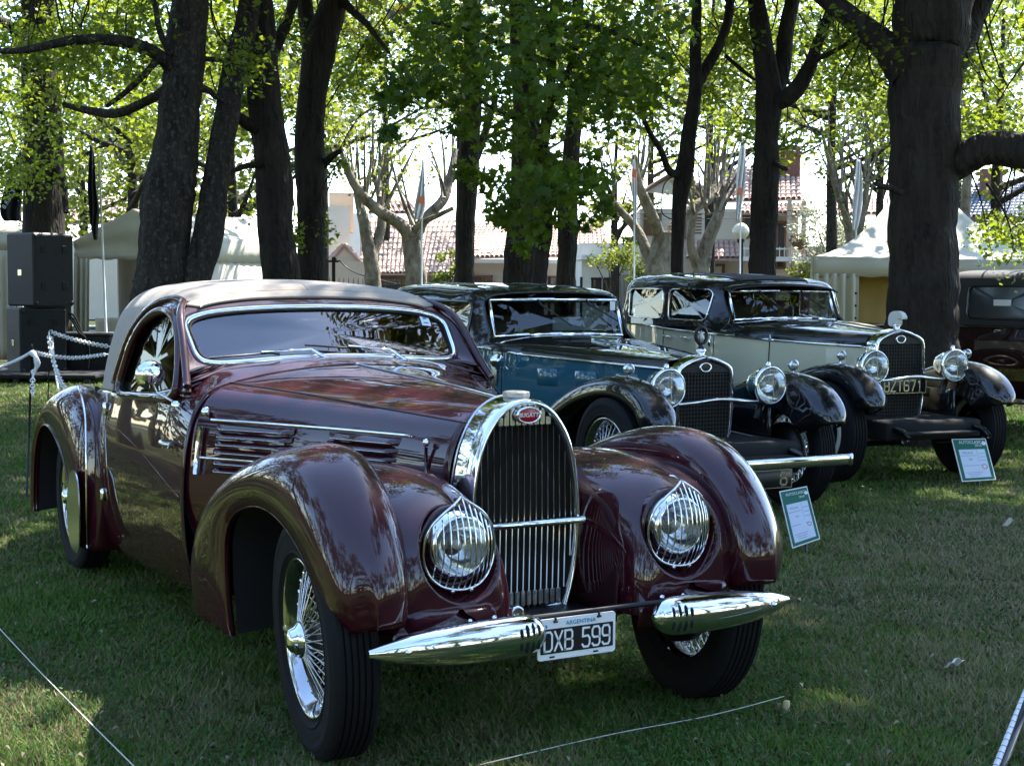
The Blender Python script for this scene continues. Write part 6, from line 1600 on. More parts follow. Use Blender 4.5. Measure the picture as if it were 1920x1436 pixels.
folded('tan_sheet', TA, Bv[0] - 2.6, wl, wr + .4, .02, Bv[2] + .5, CANVAS_SHADE, 7, .03)
folded('low_screen', TA, Bv[0] - .3, wl + .25, wl + 1.0, .05, .85, CANVAS, 2, .02)
for y, x in ((wl + .02, Bv[0]), (wr - .02, Cv[0]), (wl + .02, Bv[0] - 2.6), ((wl + wr) / 2, Bv[0] - 2.6)):
    MB().tube([(x, y, 0), (x, y, 1.9)], .025, 8).build('tent_pole', WHITE_METAL, TA)
for y0, y1 in ((wl + .3, wl + 1.5), (wl + .9, wl + 1.7)):
    MB().tube([(Bv[0] - 2.5, y0, 1.5), (Bv[0] - 2.5, y1, .3)], .012, 6).build('brace', MT['dark_metal'], TA)

# --- small marquee at the left edge
o, h = fr(-20, 26)
TB = thing('marquee', 'white canvas marquee at the left edge behind the loudspeakers', 'tent', o, h)
a, b, c, e = L(TB, -110, 380, 26), L(TB, 66, 438, 26), L(TB, 62, 470, 26), L(TB, -260, 436, 26)
solid(MB().grid(sagq(a, L(TB, -110, 382, 29), L(TB, 80, 436, 29), b, .08)).build('roof_sheet', CANVAS, TB), .006)
solid(MB().grid(sagq(L(TB, -290, 470, 26), e, a, a, .0)).build('gable_sheet', CANVAS, TB), .006)
solid(MB().grid(np.array([[c + (L(TB, -290, 470, 26) - c) * t + [.03 * math.sin(t * 30), 0, 0], (b + (e - b) * t) * (1 if t < 1 else 1)] for t in np.linspace(0, 1, 31)])).build('gable_sheet', CANVAS, TB), .006)
solid(MB().grid(np.array([[b + (a - b) * t, e + (a - e) * t] for t in np.linspace(0, 1, 8)])).build('gable_sheet', CANVAS, TB), .006)
folded('curtain', TB, c[0], c[1] - .95, c[1] - .30, .02, c[2], CANVAS, 4, .05)
folded('curtain', TB, c[0] - .4, c[1] - 2.6, c[1] - .9, .02, c[2], CANVAS, 8, .04)
for y in (c[1], c[1] - .35): MB().tube([(c[0] + .02, y, 0), (c[0] + .02, y, 1.9)], .025, 8).build('tent_pole', WHITE_METAL, TB)

# --- peaked marquee on the right
o, h = fr(1735, 19.5)
TC = thing('marquee', 'pale peaked marquee behind the massive trunk', 'tent', o, h)
d0 = 19.5
pk = L(TC, 1718, 306, d0 + 2.2)
f0, f1 = L(TC, 1524, 482, d0), L(TC, 1990, 492, d0)
bk0, bk1 = L(TC, 1540, 486, d0 + 4.4), L(TC, 1970, 492, d0 + 4.4)
bk0[2], bk1[2] = f0[2], f1[2]
def peak_face(p, q, n=18):
    G = np.zeros((n, n, 3))
    for i, s in enumerate(np.linspace(0, 1, n)):
        for j, t in enumerate(np.linspace(0, 1, n)):
            e_ = p * (1 - t) + q * t; w_ = e_ * (1 - s) + pk * s; w_[2] -= .34 * math.sin(math.pi * s) * (1 - .25 * s); G[i, j] = w_
    return G
for p, q in ((f0, f1), (f1, bk1), (bk1, bk0), (bk0, f0)):
    solid(MB().grid(peak_face(p, q)).build('roof_sheet', CANVAS_GREEN, TC), .006)
def valance(p, q, drop, n=50):
    return np.array([[p + (q - p) * t - [-.015 * math.sin(t * 40) * .6, 0, drop + .01 * math.sin(t * 60)], p + (q - p) * t - [-.012 * math.sin(t * 31), 0, drop * .5], p + (q - p) * t] for t in np.linspace(0, 1, n)])
for p, q in ((f0, f1), (bk0, f0), (f1, bk1), (bk1, bk0)): solid(MB().grid(valance(p, q, .255)).build('valance', CANVAS, TC), .006)
folded('curtain', TC, f0[0] + .0, f0[1] + .02, f0[1] + .64, .02, f0[2] - .22, CANVAS, 5, .055, lean=.05)
folded('side_sheet', TC, f0[0] - 1.2, f0[1] + .45, f1[1], .02, f0[2] - .2, CANVAS_TAN, 12, .02)
folded('curtain', TC, f1[0], f1[1] - .7, f1[1] - .1, .02, f1[2] - .22, CANVAS, 5, .05)
for p in (f0, f1, bk0, bk1): MB().tube([(p[0] - .03, p[1] * .995, 0), (p[0] - .03, p[1] * .995, p[2])], .03, 8).build('tent_pole', WHITE_METAL, TC)
for k in range(7): MB().lathe([(0, .012), (.016, .01), (.018, 0)], 10, (f0[0] + .02, f0[1] + .60, .35 + .17 * k), 'x').build('eyelet', MT['dark_metal'], TC)

# --- houses
TILE_R = mat('red_clay_tile', (.42, .28, .235), rough=.8, var=.22, vscale=4, bump=.3, bscale=30)
TILE_P = mat('faded_clay_tile', (.54, .38, .31), rough=.85, var=.18, vscale=5, bump=.3, bscale=30)
TILE_S = mat('slate_blue_tile', (.13, .16, .22), rough=.6, var=.2, vscale=6, bump=.3, bscale=30)
STUCCO = mat('cream_stucco', (.56, .50, .41), rough=.9, var=.08, vscale=3, bump=.3, bscale=50)
STUCCO_P = mat('peach_stucco', (.55, .42, .32), rough=.9, var=.08, vscale=3, bump=.3, bscale=50)
STUCCO_W = mat('white_stucco', (.74, .72, .68), rough=.9, var=.06, vscale=3, bump=.25, bscale=50)
BRICK = mat('red_brick_wall', (.20, .085, .06), rough=.9, var=.3, vscale=14, bump=.5, bscale=40)
TIMBER = mat('brown_timber', (.16, .085, .05), rough=.7, var=.3, vscale=10, bump=.3, bscale=40)
PANE = mat('window_pane', (.03, .035, .04), rough=.08, spec=.7)
def tiled_slope(T, r0, r1, e0, e1, cols, m, rows=9, r=None, thick=.05):
    """roof slope: ridge r0-r1, eave e0-e1; every run of half-round tiles is a piece of its own, stepped tile by tile"""
    r0, r1, e0, e1 = map(np.array, (r0, r1, e0, e1))
    n = np.cross(r1 - r0, e0 - r0); n /= np.linalg.norm(n)
    if n[2] < 0: n = -n
    slope = bpy.data.objects.new('roof_slope', None); COL.objects.link(slope); slope.parent = T
    MB().add([r0, r1, e1, e0, r0 - n * thick, r1 - n * thick, e1 - n * thick, e0 - n * thick], [(0, 1, 2, 3), (7, 6, 5, 4), (0, 4, 5, 1), (1, 5, 6, 2), (2, 6, 7, 3), (3, 7, 4, 0)]).build('roof_deck', m, slope, False)
    for c in range(cols):
        ta, tb = (c + .04) / cols, (c + .96) / cols
        ra, rb, ea, eb = r0 + (r1 - r0) * ta, r0 + (r1 - r0) * tb, e0 + (e1 - e0) * ta, e0 + (e1 - e0) * tb
        h_ = np.linalg.norm(eb - ea) * .42
        rowsP = []
        for q in range(rows):
            for s in (q / rows, (q + .98) / rows):
                a_, b_ = ra + (ea - ra) * s, rb + (eb - rb) * s
                lift = .035 * ((s * rows) - q)
                rowsP.append([a_ + (b_ - a_) * (.5 - .5 * math.cos(k * math.pi / 5)) + n * (h_ * math.sin(k * math.pi / 5) + lift + .004) for k in range(6)])
        MB().grid(np.array(rowsP)).build('tile_run', m, slope, True, 50)
    return slope
def window(T, c, w, h_, m=TIMBER, x=.06):
    f = MB()
    c = np.array(c)
    for dy, dz, sy, sz in ((0, h_ / 2, w + .1, .08), (0, -h_ / 2, w + .1, .08), (w / 2, 0, .08, h_), (-w / 2, 0, .08, h_), (0, 0, .05, h_)):
        f.box(c + [x / 2, dy, dz], (x, sy, sz))
    o_ = f.build('window', m, T, False); MB().box(c + [.01, 0, 0], (.02, w, h_)).build('pane', PANE, o_, False); return o_
# tiled bungalow with the small gable
o, h = fr(740, 52, .12)
HA = thing('house', 'peach bungalow with a ribbed clay tile roof and small front gable', 'house', o, h, None)
D = 52
q = lambda u, v, d=D: L(HA, u, v, d)
lbox(HA, 'wall', (q(740, 500)[0] - 3, q(735, 500)[1], 1.1), (5.6, 4.6, 2.4), STUCCO_P)
tiled_slope(HA, q(675, 412, 57), q(880, 408, 57), q(676, 514, 51), q(850, 514, 51), 22, TILE_P, 10)
lbox(HA, 'wall', (q(650, 500, 51)[0] + .3, q(648, 500, 51)[1], 1.15), (1.2, 1.6, 2.3), STUCCO_P)
g0, g1, gt = q(606, 506, 50.6), q(690, 506, 50.6), q(645, 462, 50.6)
MB().prism([g0, g1, gt], (-.5, 0, 0)).build('gable', STUCCO_P, HA, False)
for a_, b_ in ((g0 + [.05, -.1, -.08], gt + [.05, 0, .06]), (g1 + [.05, .1, -.08], gt + [.05, 0, .06])):
    MB().tube([a_, b_], .06, 6).build('barge_board', TILE_R, HA)
back = np.array([-4.0, 0, 0.0])
tiled_slope(HA, gt + [0, 0, .05], gt + back + [0, 0, .05], g1 + [0, .15, -.1], g1 + back + [0, .15, -.1], 14, TILE_R, 5)
tiled_slope(HA, gt + [0, 0, .05], gt + back + [0, 0, .05], g0 + [0, -.15, -.1], g0 + back + [0, -.15, -.1], 14, TILE_R, 5)
window(HA, (q(725, 524, 51)[0] + .02, q(722, 520, 51)[1], 1.2), 1.0, .9)
lbox(HA, 'chimney', q(640, 400, 58), (.9, 1.0, 1.6), STUCCO_P)
lbox(HA, 'parapet', q(625, 440, 57), (.6, 1.3, 2.2), STUCCO_W)
# low cream house with the wide pale roof
o, h = fr(1000, 56, -.05)
HB = thing('house', 'long cream house with a wide pale tile roof behind the maple', 'house', o, h)
q = lambda u, v, d=56: L(HB, u, v, d)
lbox(HB, 'wall', (q(1000, 500)[0] - 2.6, q(985, 500)[1], 1.15), (5, 7.0, 2.5), STUCCO)
tiled_slope(HB, q(880, 420, 60.5), q(1130, 412, 60.5), q(838, 484, 55.6), q(1140, 480, 55.6), 34, TILE_P, 12)
lbox(HB, 'fascia', (q(990, 487, 55.5)[0], q(988, 487, 55.5)[1], q(988, 490, 55.5)[2]), (.08, 6.3, .16), STUCCO_W)
for u in (905, 1030, 1088): window(HB, (q(u, 520)[0] - .08, q(u, 520)[1], 1.35), .7, 1.0, BRICK)
# white house
o, h = fr(1140, 50, .1)
HW = thing('house', 'plain white rendered house beside the slim tree', 'house', o, h)
q = lambda u, v, d=50: L(HW, u, v, d)
lbox(HW, 'wall', (q(1135, 500)[0] - 2.5, q(1138, 500)[1], 1.45), (5, 1.8, 3.1), STUCCO_W)
lbox(HW, 'roof_slab', (q(1140, 486)[0] - 2.3, q(1142, 486)[1], q(1140, 484)[2]), (5.6, 2.1, .14), STUCCO_W)
for u in (1118, 1140): window(HW, (q(u, 520)[0] + .0, q(u, 520)[1], 1.3), .28, .9, MT['dark_metal'], .04)
for k in range(12): lbox(HW, 'gate_bar', (q(1175, 520)[0] + .3, q(1158 + k * 2.6, 520)[1], 1.1), (.02, .02, 1.6), MT['dark_metal'])
# two storey house with balcony
o, h = fr(1360, 47, -.04)
HC = thing('house', 'two storey house with timber shutters, clay roof and chimney', 'house', o, h)
q = lambda u, v, d=47: L(HC, u, v, d)
y0, y1 = q(1200, 400)[1], q(1495, 400)[1]
lbox(HC, 'wall', (-3.0, (y0 + y1) / 2, 1.9), (6, y1 - y0, 4.3), STUCCO)
gA, gB, gT = q(1196, 358, 46.9), q(1352, 372, 46.9), q(1262, 330, 46.9)
MB().prism([gA, gB, gT], (-.4, 0, 0)).build('gable', STUCCO, HC, False)
for a_, b_ in ((gA + [.08, .1, -.06], gT + [.08, 0, .08]), (gB + [.08, -.1, -.06], gT + [.08, 0, .08])): MB().tube([a_, b_], .07, 6).build('barge_board', TIMBER, HC)
tiled_slope(HC, gT + [0, 0, .06], gT + [-5, 0, .06], gB + [0, .2, -.1], gB + [-5, .2, -.1], 16, TILE_R, 6)
tiled_slope(HC, q(1350, 318, 51), q(1500, 315, 51), q(1345, 378, 47), q(1503, 374, 47), 16, TILE_R, 9)
tiled_slope(HC, q(1392, 384, 47.2), q(1508, 384, 47.2), q(1388, 400, 45.9), q(1524, 401, 45.9), 15, TILE_R, 3)
for (u0, u1, v0, v1) in ((1207, 1240, 400, 442), (1300, 1316, 400, 440), (1350, 1376, 404, 446), (1470, 1480, 408, 470)):
    a_, b_ = q(u0, v0, 46.95), q(u1, v1, 46.95)
    nsl = 7
    sh_ = MB().box(((a_[0] + .03), (a_[1] + b_[1]) / 2, (a_[2] + b_[2]) / 2), (.05, abs(a_[1] - b_[1]), a_[2] - b_[2])).build('shutter', TIMBER, HC, False)
    for k in range(nsl): MB().box((a_[0] + .07, (a_[1] + b_[1]) / 2, b_[2] + (a_[2] - b_[2]) * (k + .5) / nsl), (.03, abs(a_[1] - b_[1]) * .9, (a_[2] - b_[2]) / nsl * .55)).build('slat', TIMBER, sh_, False)
for u, v, w, hh in ((1285, 425, .45, .75), (1455, 460, .55, 1.5), (1330, 520, .9, .8), (1410, 425, .6, .7)): window(HC, (.02, q(u, v)[1], q(u, v)[2]), w, hh)
lbox(HC, 'balcony_slab', (.5, q(1440, 485)[1], q(1440, 487)[2]), (1.3, 2.6, .14), STUCCO_W)
for u in (1478, 1505):
    lbox(HC, 'balcony_post', (.95, q(u, 440, 46)[1], q(u, 440, 46)[2]), (.14, .14, 2.3), STUCCO_P)
for u in np.linspace(1395, 1515, 14): lbox(HC, 'baluster', (1.1, q(u, 470, 46)[1], q(u, 474, 46)[2]), (.03, .03, .35), STUCCO_W)
lbox(HC, 'handrail', (1.1, q(1455, 465, 46)[1], q(1455, 467, 46)[2]), (.06, 2.2, .05), STUCCO_W)
lbox(HC, 'chimney', q(1481, 308, 50), (.8, .62, 1.2), BRICK, .03)
lbox(HC, 'chimney_cap', q(1481, 291, 50), (.95, .80, .12), BRICK, .03)
tiled_slope(HC, q(1290, 452, 46.9), q(1385, 452, 46.9), q(1285, 486, 45.6), q(1390, 486, 45.6), 10, TILE_R, 4)
lbox(HC, 'garage_wall', (.4, q(1340, 520, 46)[1], .9), (.8, 1.9, 1.9), BRICK)
# slate roofed house at the right edge
o, h = fr(1870, 40, -.2)
HD = thing('house', 'brown brick house with a blue grey slate roof at the right edge', 'house', o, h)
q = lambda u, v, d=40: L(HD, u, v, d)
lbox(HD, 'wall', (-2.4, q(1900, 420)[1], 1.5), (5, 5.0, 3.1), BRICK)
tiled_slope(HD, q(1830, 345, 43.5), q(2010, 338, 43.5), q(1795, 408, 39.8), q(2020, 404, 39.8), 26, TILE_S, 12)
lbox(HD, 'fascia', (.22, q(1905, 412)[1], q(1905, 413)[2]), (.06, 3.4, .16), TIMBER)
for u in (1850, 1905): window(HD, (.12, q(u, 455)[1], q(u, 458)[2]), .55, .8, STUCCO_W)
lbox(HD, 'chimney', q(1858, 346, 42), (.6, .6, .9), BRICK, .02)
# far roofs peeping over
o, h = fr(1585, 62)
HE = thing('house', 'distant low house whose red roof shows left of the peaked marquee', 'house', o, h)
q = lambda u, v, d=62: L(HE, u, v, d)
lbox(HE, 'wall', (-2, q(1620, 470)[1], 1.7), (4, 5.4, 3.2), BRICK)
tiled_slope(HE, q(1560, 372, 65), q(1690, 372, 65), q(1552, 402, 61.8), q(1695, 402, 61.8), 14, TILE_P, 5)
window(HE, (.05, q(1570, 440)[1], q(1570, 440)[2]), .8, 1.0, STUCCO_W)
o, h = fr(200, 58)
HF = thing('house', 'distant house with a pale tile roof above the left marquee', 'house', o, h)
q = lambda u, v, d=58: L(HF, u, v, d)
lbox(HF, 'wall', (-2, q(260, 470)[1], 1.6), (4, 7.5, 3.2), STUCCO)
tiled_slope(HF, q(120, 372, 62), q(430, 366, 62), q(100, 420, 57.8), q(450, 416, 57.8), 30, TILE_P, 7)
window(HF, (.05, q(300, 450)[1], q(300, 450)[2]), 1.0, 1.0, TIMBER)
o, h = fr(700, 66)
HG_ = thing('house', 'distant flat white house peeping over the ribbed roof', 'house', o, h)
q = lambda u, v, d=66: L(HG_, u, v, d)
lbox(HG_, 'wall', (-2, q(640, 420)[1], 2.3), (4, 2.6, 5.0), STUCCO_W)
tiled_slope(HG_, q(690, 378, 69), q(770, 378, 69), q(690, 400, 66), q(790, 400, 66), 10, TILE_R, 4)
lbox(HG_, 'wall', (-1.5, q(740, 440)[1], 2.2), (2.6, 2.2, 3.9), STUCCO_W)

# street: asphalt strip and pavement in front of the houses
ASP = mat('asphalt', (.05, .05, .052), rough=.9, var=.2, vscale=8, bump=.3, bscale=60)
def strip(name, d0_, d1_, z, m):
    a_, b_ = CAM_POS[:2] + FWD[:2] * d0_, CAM_POS[:2] + FWD[:2] * d1_
    P = [[(a_ + RGT[:2] * s).tolist() + [z] for s in (-70, 70)], [(b_ + RGT[:2] * s).tolist() + [z] for s in (-70, 70)]]
    return MB().grid(np.array(P)).build(name, m, None, False, kind='structure')
strip('road', 38.5, 44.0, .03, ASP)
strip('pavement', 44.0, 46.0, .12, mat('pavement_concrete', (.36, .34, .31), rough=.9, var=.12, vscale=5))
for (ua, ub, lab, d_) in ((600, 860, 'dark iron railing in front of the peach bungalow', 42), (1030, 1090, 'dark iron railing in front of the long cream house', 43)):
    o, h = fr((ua + ub) / 2, d_); F_ = thing('railing', lab, 'fence', o, h)
    ya, yb = L(F_, ua, 520, d_)[1], L(F_, ub, 520, d_)[1]
    for z in (.25, 1.45): MB().tube([(0, ya, z), (0, yb, z)], .02, 6).build('rail', MT['dark_metal'], F_)
    n = int(abs(ya - yb) / .14)
    for k in range(n + 1):
        y = ya + (yb - ya) * k / n; MB().tube([(0, y, .05), (0, y, 1.6), (0, y, 1.68)], [.012, .012, .002], 5).build('bar', MT['dark_metal'], F_)
    for y in (ya, yb): MB().box((0, y, .85), (.08, .08, 1.8)).build('post', MT['dark_metal'], F_, False)
# shrubs
def shrub(label, u, v, d, r, n, m, size=.1, flowers=None):
    c = at(u, v, d); b = np.array([c[0], c[1], 0]); T = thing('shrub', label, 'shrub', b)
    nC = 14; q_ = RNG.standard_normal((nC, 3)); q_ /= np.linalg.norm(q_, axis=1)[:, None]; q_ *= (RNG.random(nC) ** .4)[:, None]
    C = c + q_ * np.array(r); crown(T, [leaves(C, np.full(nC, max(r) * .35), n, size, .8)], m, 'foliage')
    for k in range(4): MB().tube(cr([(0, 0, 0), (RNG.normal(0, .15), RNG.normal(0, .15), c[2] * .5), tuple(C[k] - b)], 7), np.linspace(.04, .012, 7), 5).build('stem', BARK2, T)
    return T
LEAF_GREY = leaf_mat('silvery_leaf', (.16, .18, .11), (.34, .35, .26), .4)
shrub('round sunlit shrub beside the slim trunk behind the blue saloon', 835, 508, 44, (.6, .6, .6), 1100, LEAF_FAR)
shrub('grey green tree like shrub beside the balcony', 1550, 440, 40, (.75, .75, 1.5), 2600, LEAF_GREY, .10)
shrub('leafy shrub at the foot of the white house', 1150, 480, 44, (1.0, .6, .5), 1000, LEAF_FAR)
shrub('low hedge plant left of the globe lamp post', 1210, 520, 42, (.8, .5, .5), 900, LEAF_FAR)
shrub('leafy shrub under the slate roofed house', 1900, 440, 33, (1.0, .8, .7), 1300, LEAF_FAR, .1)
shrub('low shrub in front of the two storey house', 1500, 525, 40, (1.0, .5, .4), 900, LEAF_FAR)
# globe lamp
o, h = fr(1391, 36)
GLB = thing('street_lamp', 'white globe lamp on a dark post behind the cream saloon', 'street lamp', o, h)
c = L(GLB, 1389, 434, 36)
MB().tube([(0, c[1], 0), (0, c[1], .3), (0, c[1], c[2] - .22)], [.09, .06, .05], 10).build('post', MT['dark_metal'], GLB)
MB().lathe([(.0, .215), (.08, .20), (.15, .15), (.20, .07), (.215, 0), (.20, -.08), (.15, -.15), (.09, -.20), (.07, -.23)], 28, c).build('globe', mat('opal_glass', (.66, .62, .52), rough=.3, coat=.4), GLB)
MB().lathe([(.0, -.17), (.10, -.19), (.10, -.25), (.05, -.30)], 16, c).build('collar', MT['dark_metal'], GLB)
# hanging basket
c = at(1500, 456, 45.5); HBK = thing('hanging_basket', 'flower basket with red blooms hanging at the balcony', 'basket', c)
MB().lathe([(0, -.22), (.14, -.20), (.24, -.10), (.28, .02)], 16).build('bowl', TIMBER, HBK)
fast_mesh('foliage', leaves(np.array([[0, 0, .08]]), np.array([.34]), 260, .09).reshape(-1, 3), np.arange(260 * 4).reshape(-1, 4), LEAF_FAR, HBK, nper=4, kind='stuff')
fast_mesh('blooms', leaves(np.array([[.0, .2, .12], [.1, -.25, .15]]), np.array([.22, .2]), 70, .10).reshape(-1, 3), np.arange(70 * 4).reshape(-1, 4), mat('red_petal', (.45, .03, .03), rough=.6), HBK, nper=4, kind='stuff')
# overhead wires across the street
for k, (v0, v1, lab) in enumerate(((398, 392, 'upper thin overhead wire crossing in front of the balcony house'), (408, 402, 'lower thin overhead wire crossing in front of the balcony house'))):
    o_ = MB().tube(cr([at(1100, v0, 40), at(1300, v0 + 3, 40), at(1560, v1, 40)], 20), .008, 5).build('overhead_wire', MT['dark_metal']); tag(o_, lab, 'wire')
o_ = MB().tube(cr([at(636, 488, 39), at(655, 505, 39), at(700, 522, 38), at(750, 534, 38)], 20), .018, 6).build('overhead_wire', MT['dark_metal']); tag(o_, 'black cable sagging from the post beside the small gable', 'wire')
o, h = fr(626, 39); UP = thing('utility_post', 'short dark post with insulators beside the small gable', 'post', o, h)
c = L(UP, 626, 482, 39); MB().tube([(0, c[1], 0), (0, c[1], c[2])], .05, 8).build('post', MT['dark_metal'], UP)
MB().box((0, c[1] - .1, c[2] - .12), (.06, .5, .06)).build('cross_arm', MT['dark_metal'], UP, False)
for y in (-.3, .05): MB().lathe([(0, .08), (.04, .06), (.03, 0)], 8, (0, c[1] + y, c[2] - .09)).build('insulator', MT['dark_metal'], UP)
# ================================================================== loudspeakers, flags, chains, signs and small things
SPK = mat('speaker_black', (.005, .005, .0055), rough=.85, bump=.4, bscale=300, var=.3, vscale=20)
SPK_SIDE = mat('speaker_side', (.014, .0145, .016), rough=.6, var=.3, vscale=15)
def speaker(label, u0, um, u1, v0, v1, d, turn):
    o, h = fr(um, d, turn + .33); T = thing('loudspeaker', label, 'loudspeaker', (o[0], o[1], 0), h, 'stacked loudspeakers')
    top, bot = at(um, v0, d)[2], at(um, v1, d)[2]
    T.location = (o[0], o[1], bot); H = top - bot
    W = (u1 - um) * d / FPX / math.cos(turn); Dp = (um - u0) * d / FPX / max(.2, math.sin(abs(turn)))
    # front faces +x, the visible flank lies on the photograph's left
    MB().box((-Dp / 2, W / 2, H / 2), (Dp, W, H), bev=.025).build('cabinet', SPK_SIDE, T, True, 30)
    MB().box((.008, W / 2, H / 2), (.012, W * .93, H * .93), bev=.004).build('grille', SPK, T, True, 30)
    for y in (.24, .76):
        for z in (.28, .78): MB().box((.016, W * y, H * z), (.012, W * .13, H * .10), bev=.004).build('port', MT['dark'], T, False)
    MB().box((-Dp * .5, -.004, H * .46), (.10, .008, .09), bev=.003).build('handle', MT['chrome_dull'], T, False)
    for y in (.06, .94):
        for z in (.05, .95): MB().lathe([(0, .02), (.03, .015), (.035, 0)], 8, (.0, W * y, H * z), 'x').build('corner_cap', MT['dark_metal'], T)
    return T
speaker('black loudspeaker cabinet on top of the stack at the left', 15, 63, 137, 436, 575, 20.6, .55)
speaker('black loudspeaker cabinet at the bottom of the stack at the left', 11, 36, 121, 577, 702, 20.6, .32)
o, h = fr(60, 20.8); PLT = thing('stage_platform', 'low black platform under the loudspeakers', 'platform', o, h)
MB().box((0, .1, .11), (1.6, 2.1, .06), bev=.01).build('deck', SPK, PLT); 
for x in (-.7, .7):
    for y in (-.8, 0, 1.0): MB().box((x, y, .04), (.08, .08, .10)).build('foot', MT['dark_metal'], PLT, False)
o, h = fr(160, 21.5); CSE = thing('equipment_case', 'long black equipment case lying behind the chains', 'case', o, h)
MB().box((0, -.1, .36), (.6, 1.1, .60), bev=.03).build('case_body', SPK, CSE); MB().box((0, -.1, .67), (.62, 1.12, .05), bev=.015).build('lid', SPK_SIDE, CSE)
for k in range(3):
    c = [at(128, 585 + 4 * k, 20.4), at(138, 592 + 7 * k, 20.4), at(146, 605 + 8 * k, 20.5), at(158 + 3 * k, 640, 20.8), at(165, 690, 21)]
    tag(MB().tube(cr(c, 20), .014, 6).build('cable', MT['dark']), ('uppermost', 'middle', 'lowest')[k] + ' black cable drooping from the side of the loudspeakers', 'cable', 'loudspeaker cables')

# --- flags
FLAG_B = mat('black_flag_cloth', (.012, .012, .014), rough=.8, bump=.2, bscale=30)
FLAG_W = mat('white_flag_cloth', (.72, .70, .70), rough=.8, bump=.2, bscale=30)
FLAG_R = mat('orange_flag_cloth', (.60, .16, .06), rough=.8)
def flag(label, u0, vb, vt, d, outline, m, pole_w=.018, lean=0, mark=None, cat='flag', folds=3, group=None):
    """pole from vb up to vt; outline: list of (v, half width px, offset px) of the furled cloth"""
    b = ground(u0, d); T = thing('flag', label, cat, b, 0, group)
    p0, p1 = np.array([0, 0, 0.0]), at(u0 + lean, vt, d) - b
    MB().tube([p0, p1], [pole_w, pole_w * .7], 8).build('pole', WHITE_METAL, T)
    ol = cr(np.array(outline, float), 30)
    G = []
    for v, w, off in ol:
        t = (v - vb) / (vt - vb); c = at(u0 + lean * t + off, v, d) - b
        row = []
        for s in np.linspace(-1, 1, 19):
            row.append(c + RGT * (s * w * d / FPX) + FWD * (.06 * math.sin(s * folds * 2.2 + v * .03) * min(1, w / 8)))
        G.append(row)
    cl = solid(MB().grid(np.array(G)).build('cloth', m, T), .004)
    return T, cl
F1, c1 = flag('furled black flag on a white pole in front of the gabled marquee', 200, 640, 300, 21.5, [(272, 2, -14), (300, 5, -14), (350, 8, -14), (390, 9, -12), (420, 7, -14), (450, 3, -14)], FLAG_B, .022, -14)
F2, c2 = flag('black banner flag with white lettering at the far left', 38, 480, 262, 24.2, [(285, 3, -6), (320, 12, -10), (360, 18, -16), (400, 19, -20), (415, 16, -16)], FLAG_B, .022, 8)
for q_, ch in enumerate('BREITLING'):
    p = at(8 + 4.2 * q_, 388 - 7.4 * q_, 24.1) - np.array(F2.location)
    Mx = Matrix.Translation(Vector(p)) @ Matrix.Rotation(FACE + math.pi / 2, 4, 'Z') @ Matrix.Rotation(R_(90), 4, 'X') @ Matrix.Rotation(R_(60), 4, 'Z') @ Matrix.Diagonal((-1, 1, 1, 1))
    text_obj('letter', ch, .105, MT['white'], c2, Mx, .001)
for (u, vb, vt, d, ol, lab, lean) in ((790, 560, 300, 30, [(300, 1, 2), (330, 4, 0), (365, 8, -2), (390, 10, -4), (412, 6, -8)], 'furled white flag on a pole before the ribbed tile roof', 2), (1190, 560, 292, 30, [(300, 2, -1), (340, 5, -1), (380, 4, 0), (420, 3, 0)], 'furled white and red flag on a pole beside the white house', 0), (1388, 560, 255, 30, [(262, 3, 4), (300, 7, 2), (340, 8, -1), (380, 6, -4), (414, 4, -6)], 'furled white and orange flag above the globe lamp', 2), (1604, 560, 295, 30, [(300, 3, 2), (340, 7, 2), (380, 9, 0), (415, 7, -2), (432, 4, -3)], 'furled white flag left of the peaked marquee', 4)):
    T, cl = flag(lab, u, vb, vt, d, ol, FLAG_W, .02, lean, group='white flags along the street')
    b = np.array(T.location)
    if 'orange' in lab or 'red' in lab or 'ribbed' in lab:
        v_ = 352 if 'orange' in lab else (318 if 'red' in lab else 368)
        G = [[at(u + s * 5, v_ + k * 5 + s * 2, d - .12) - b for s in np.linspace(-1, .6, 5)] for k in range(4)]
        MB().grid(np.array(G)).build('coloured_band', FLAG_R, cl)

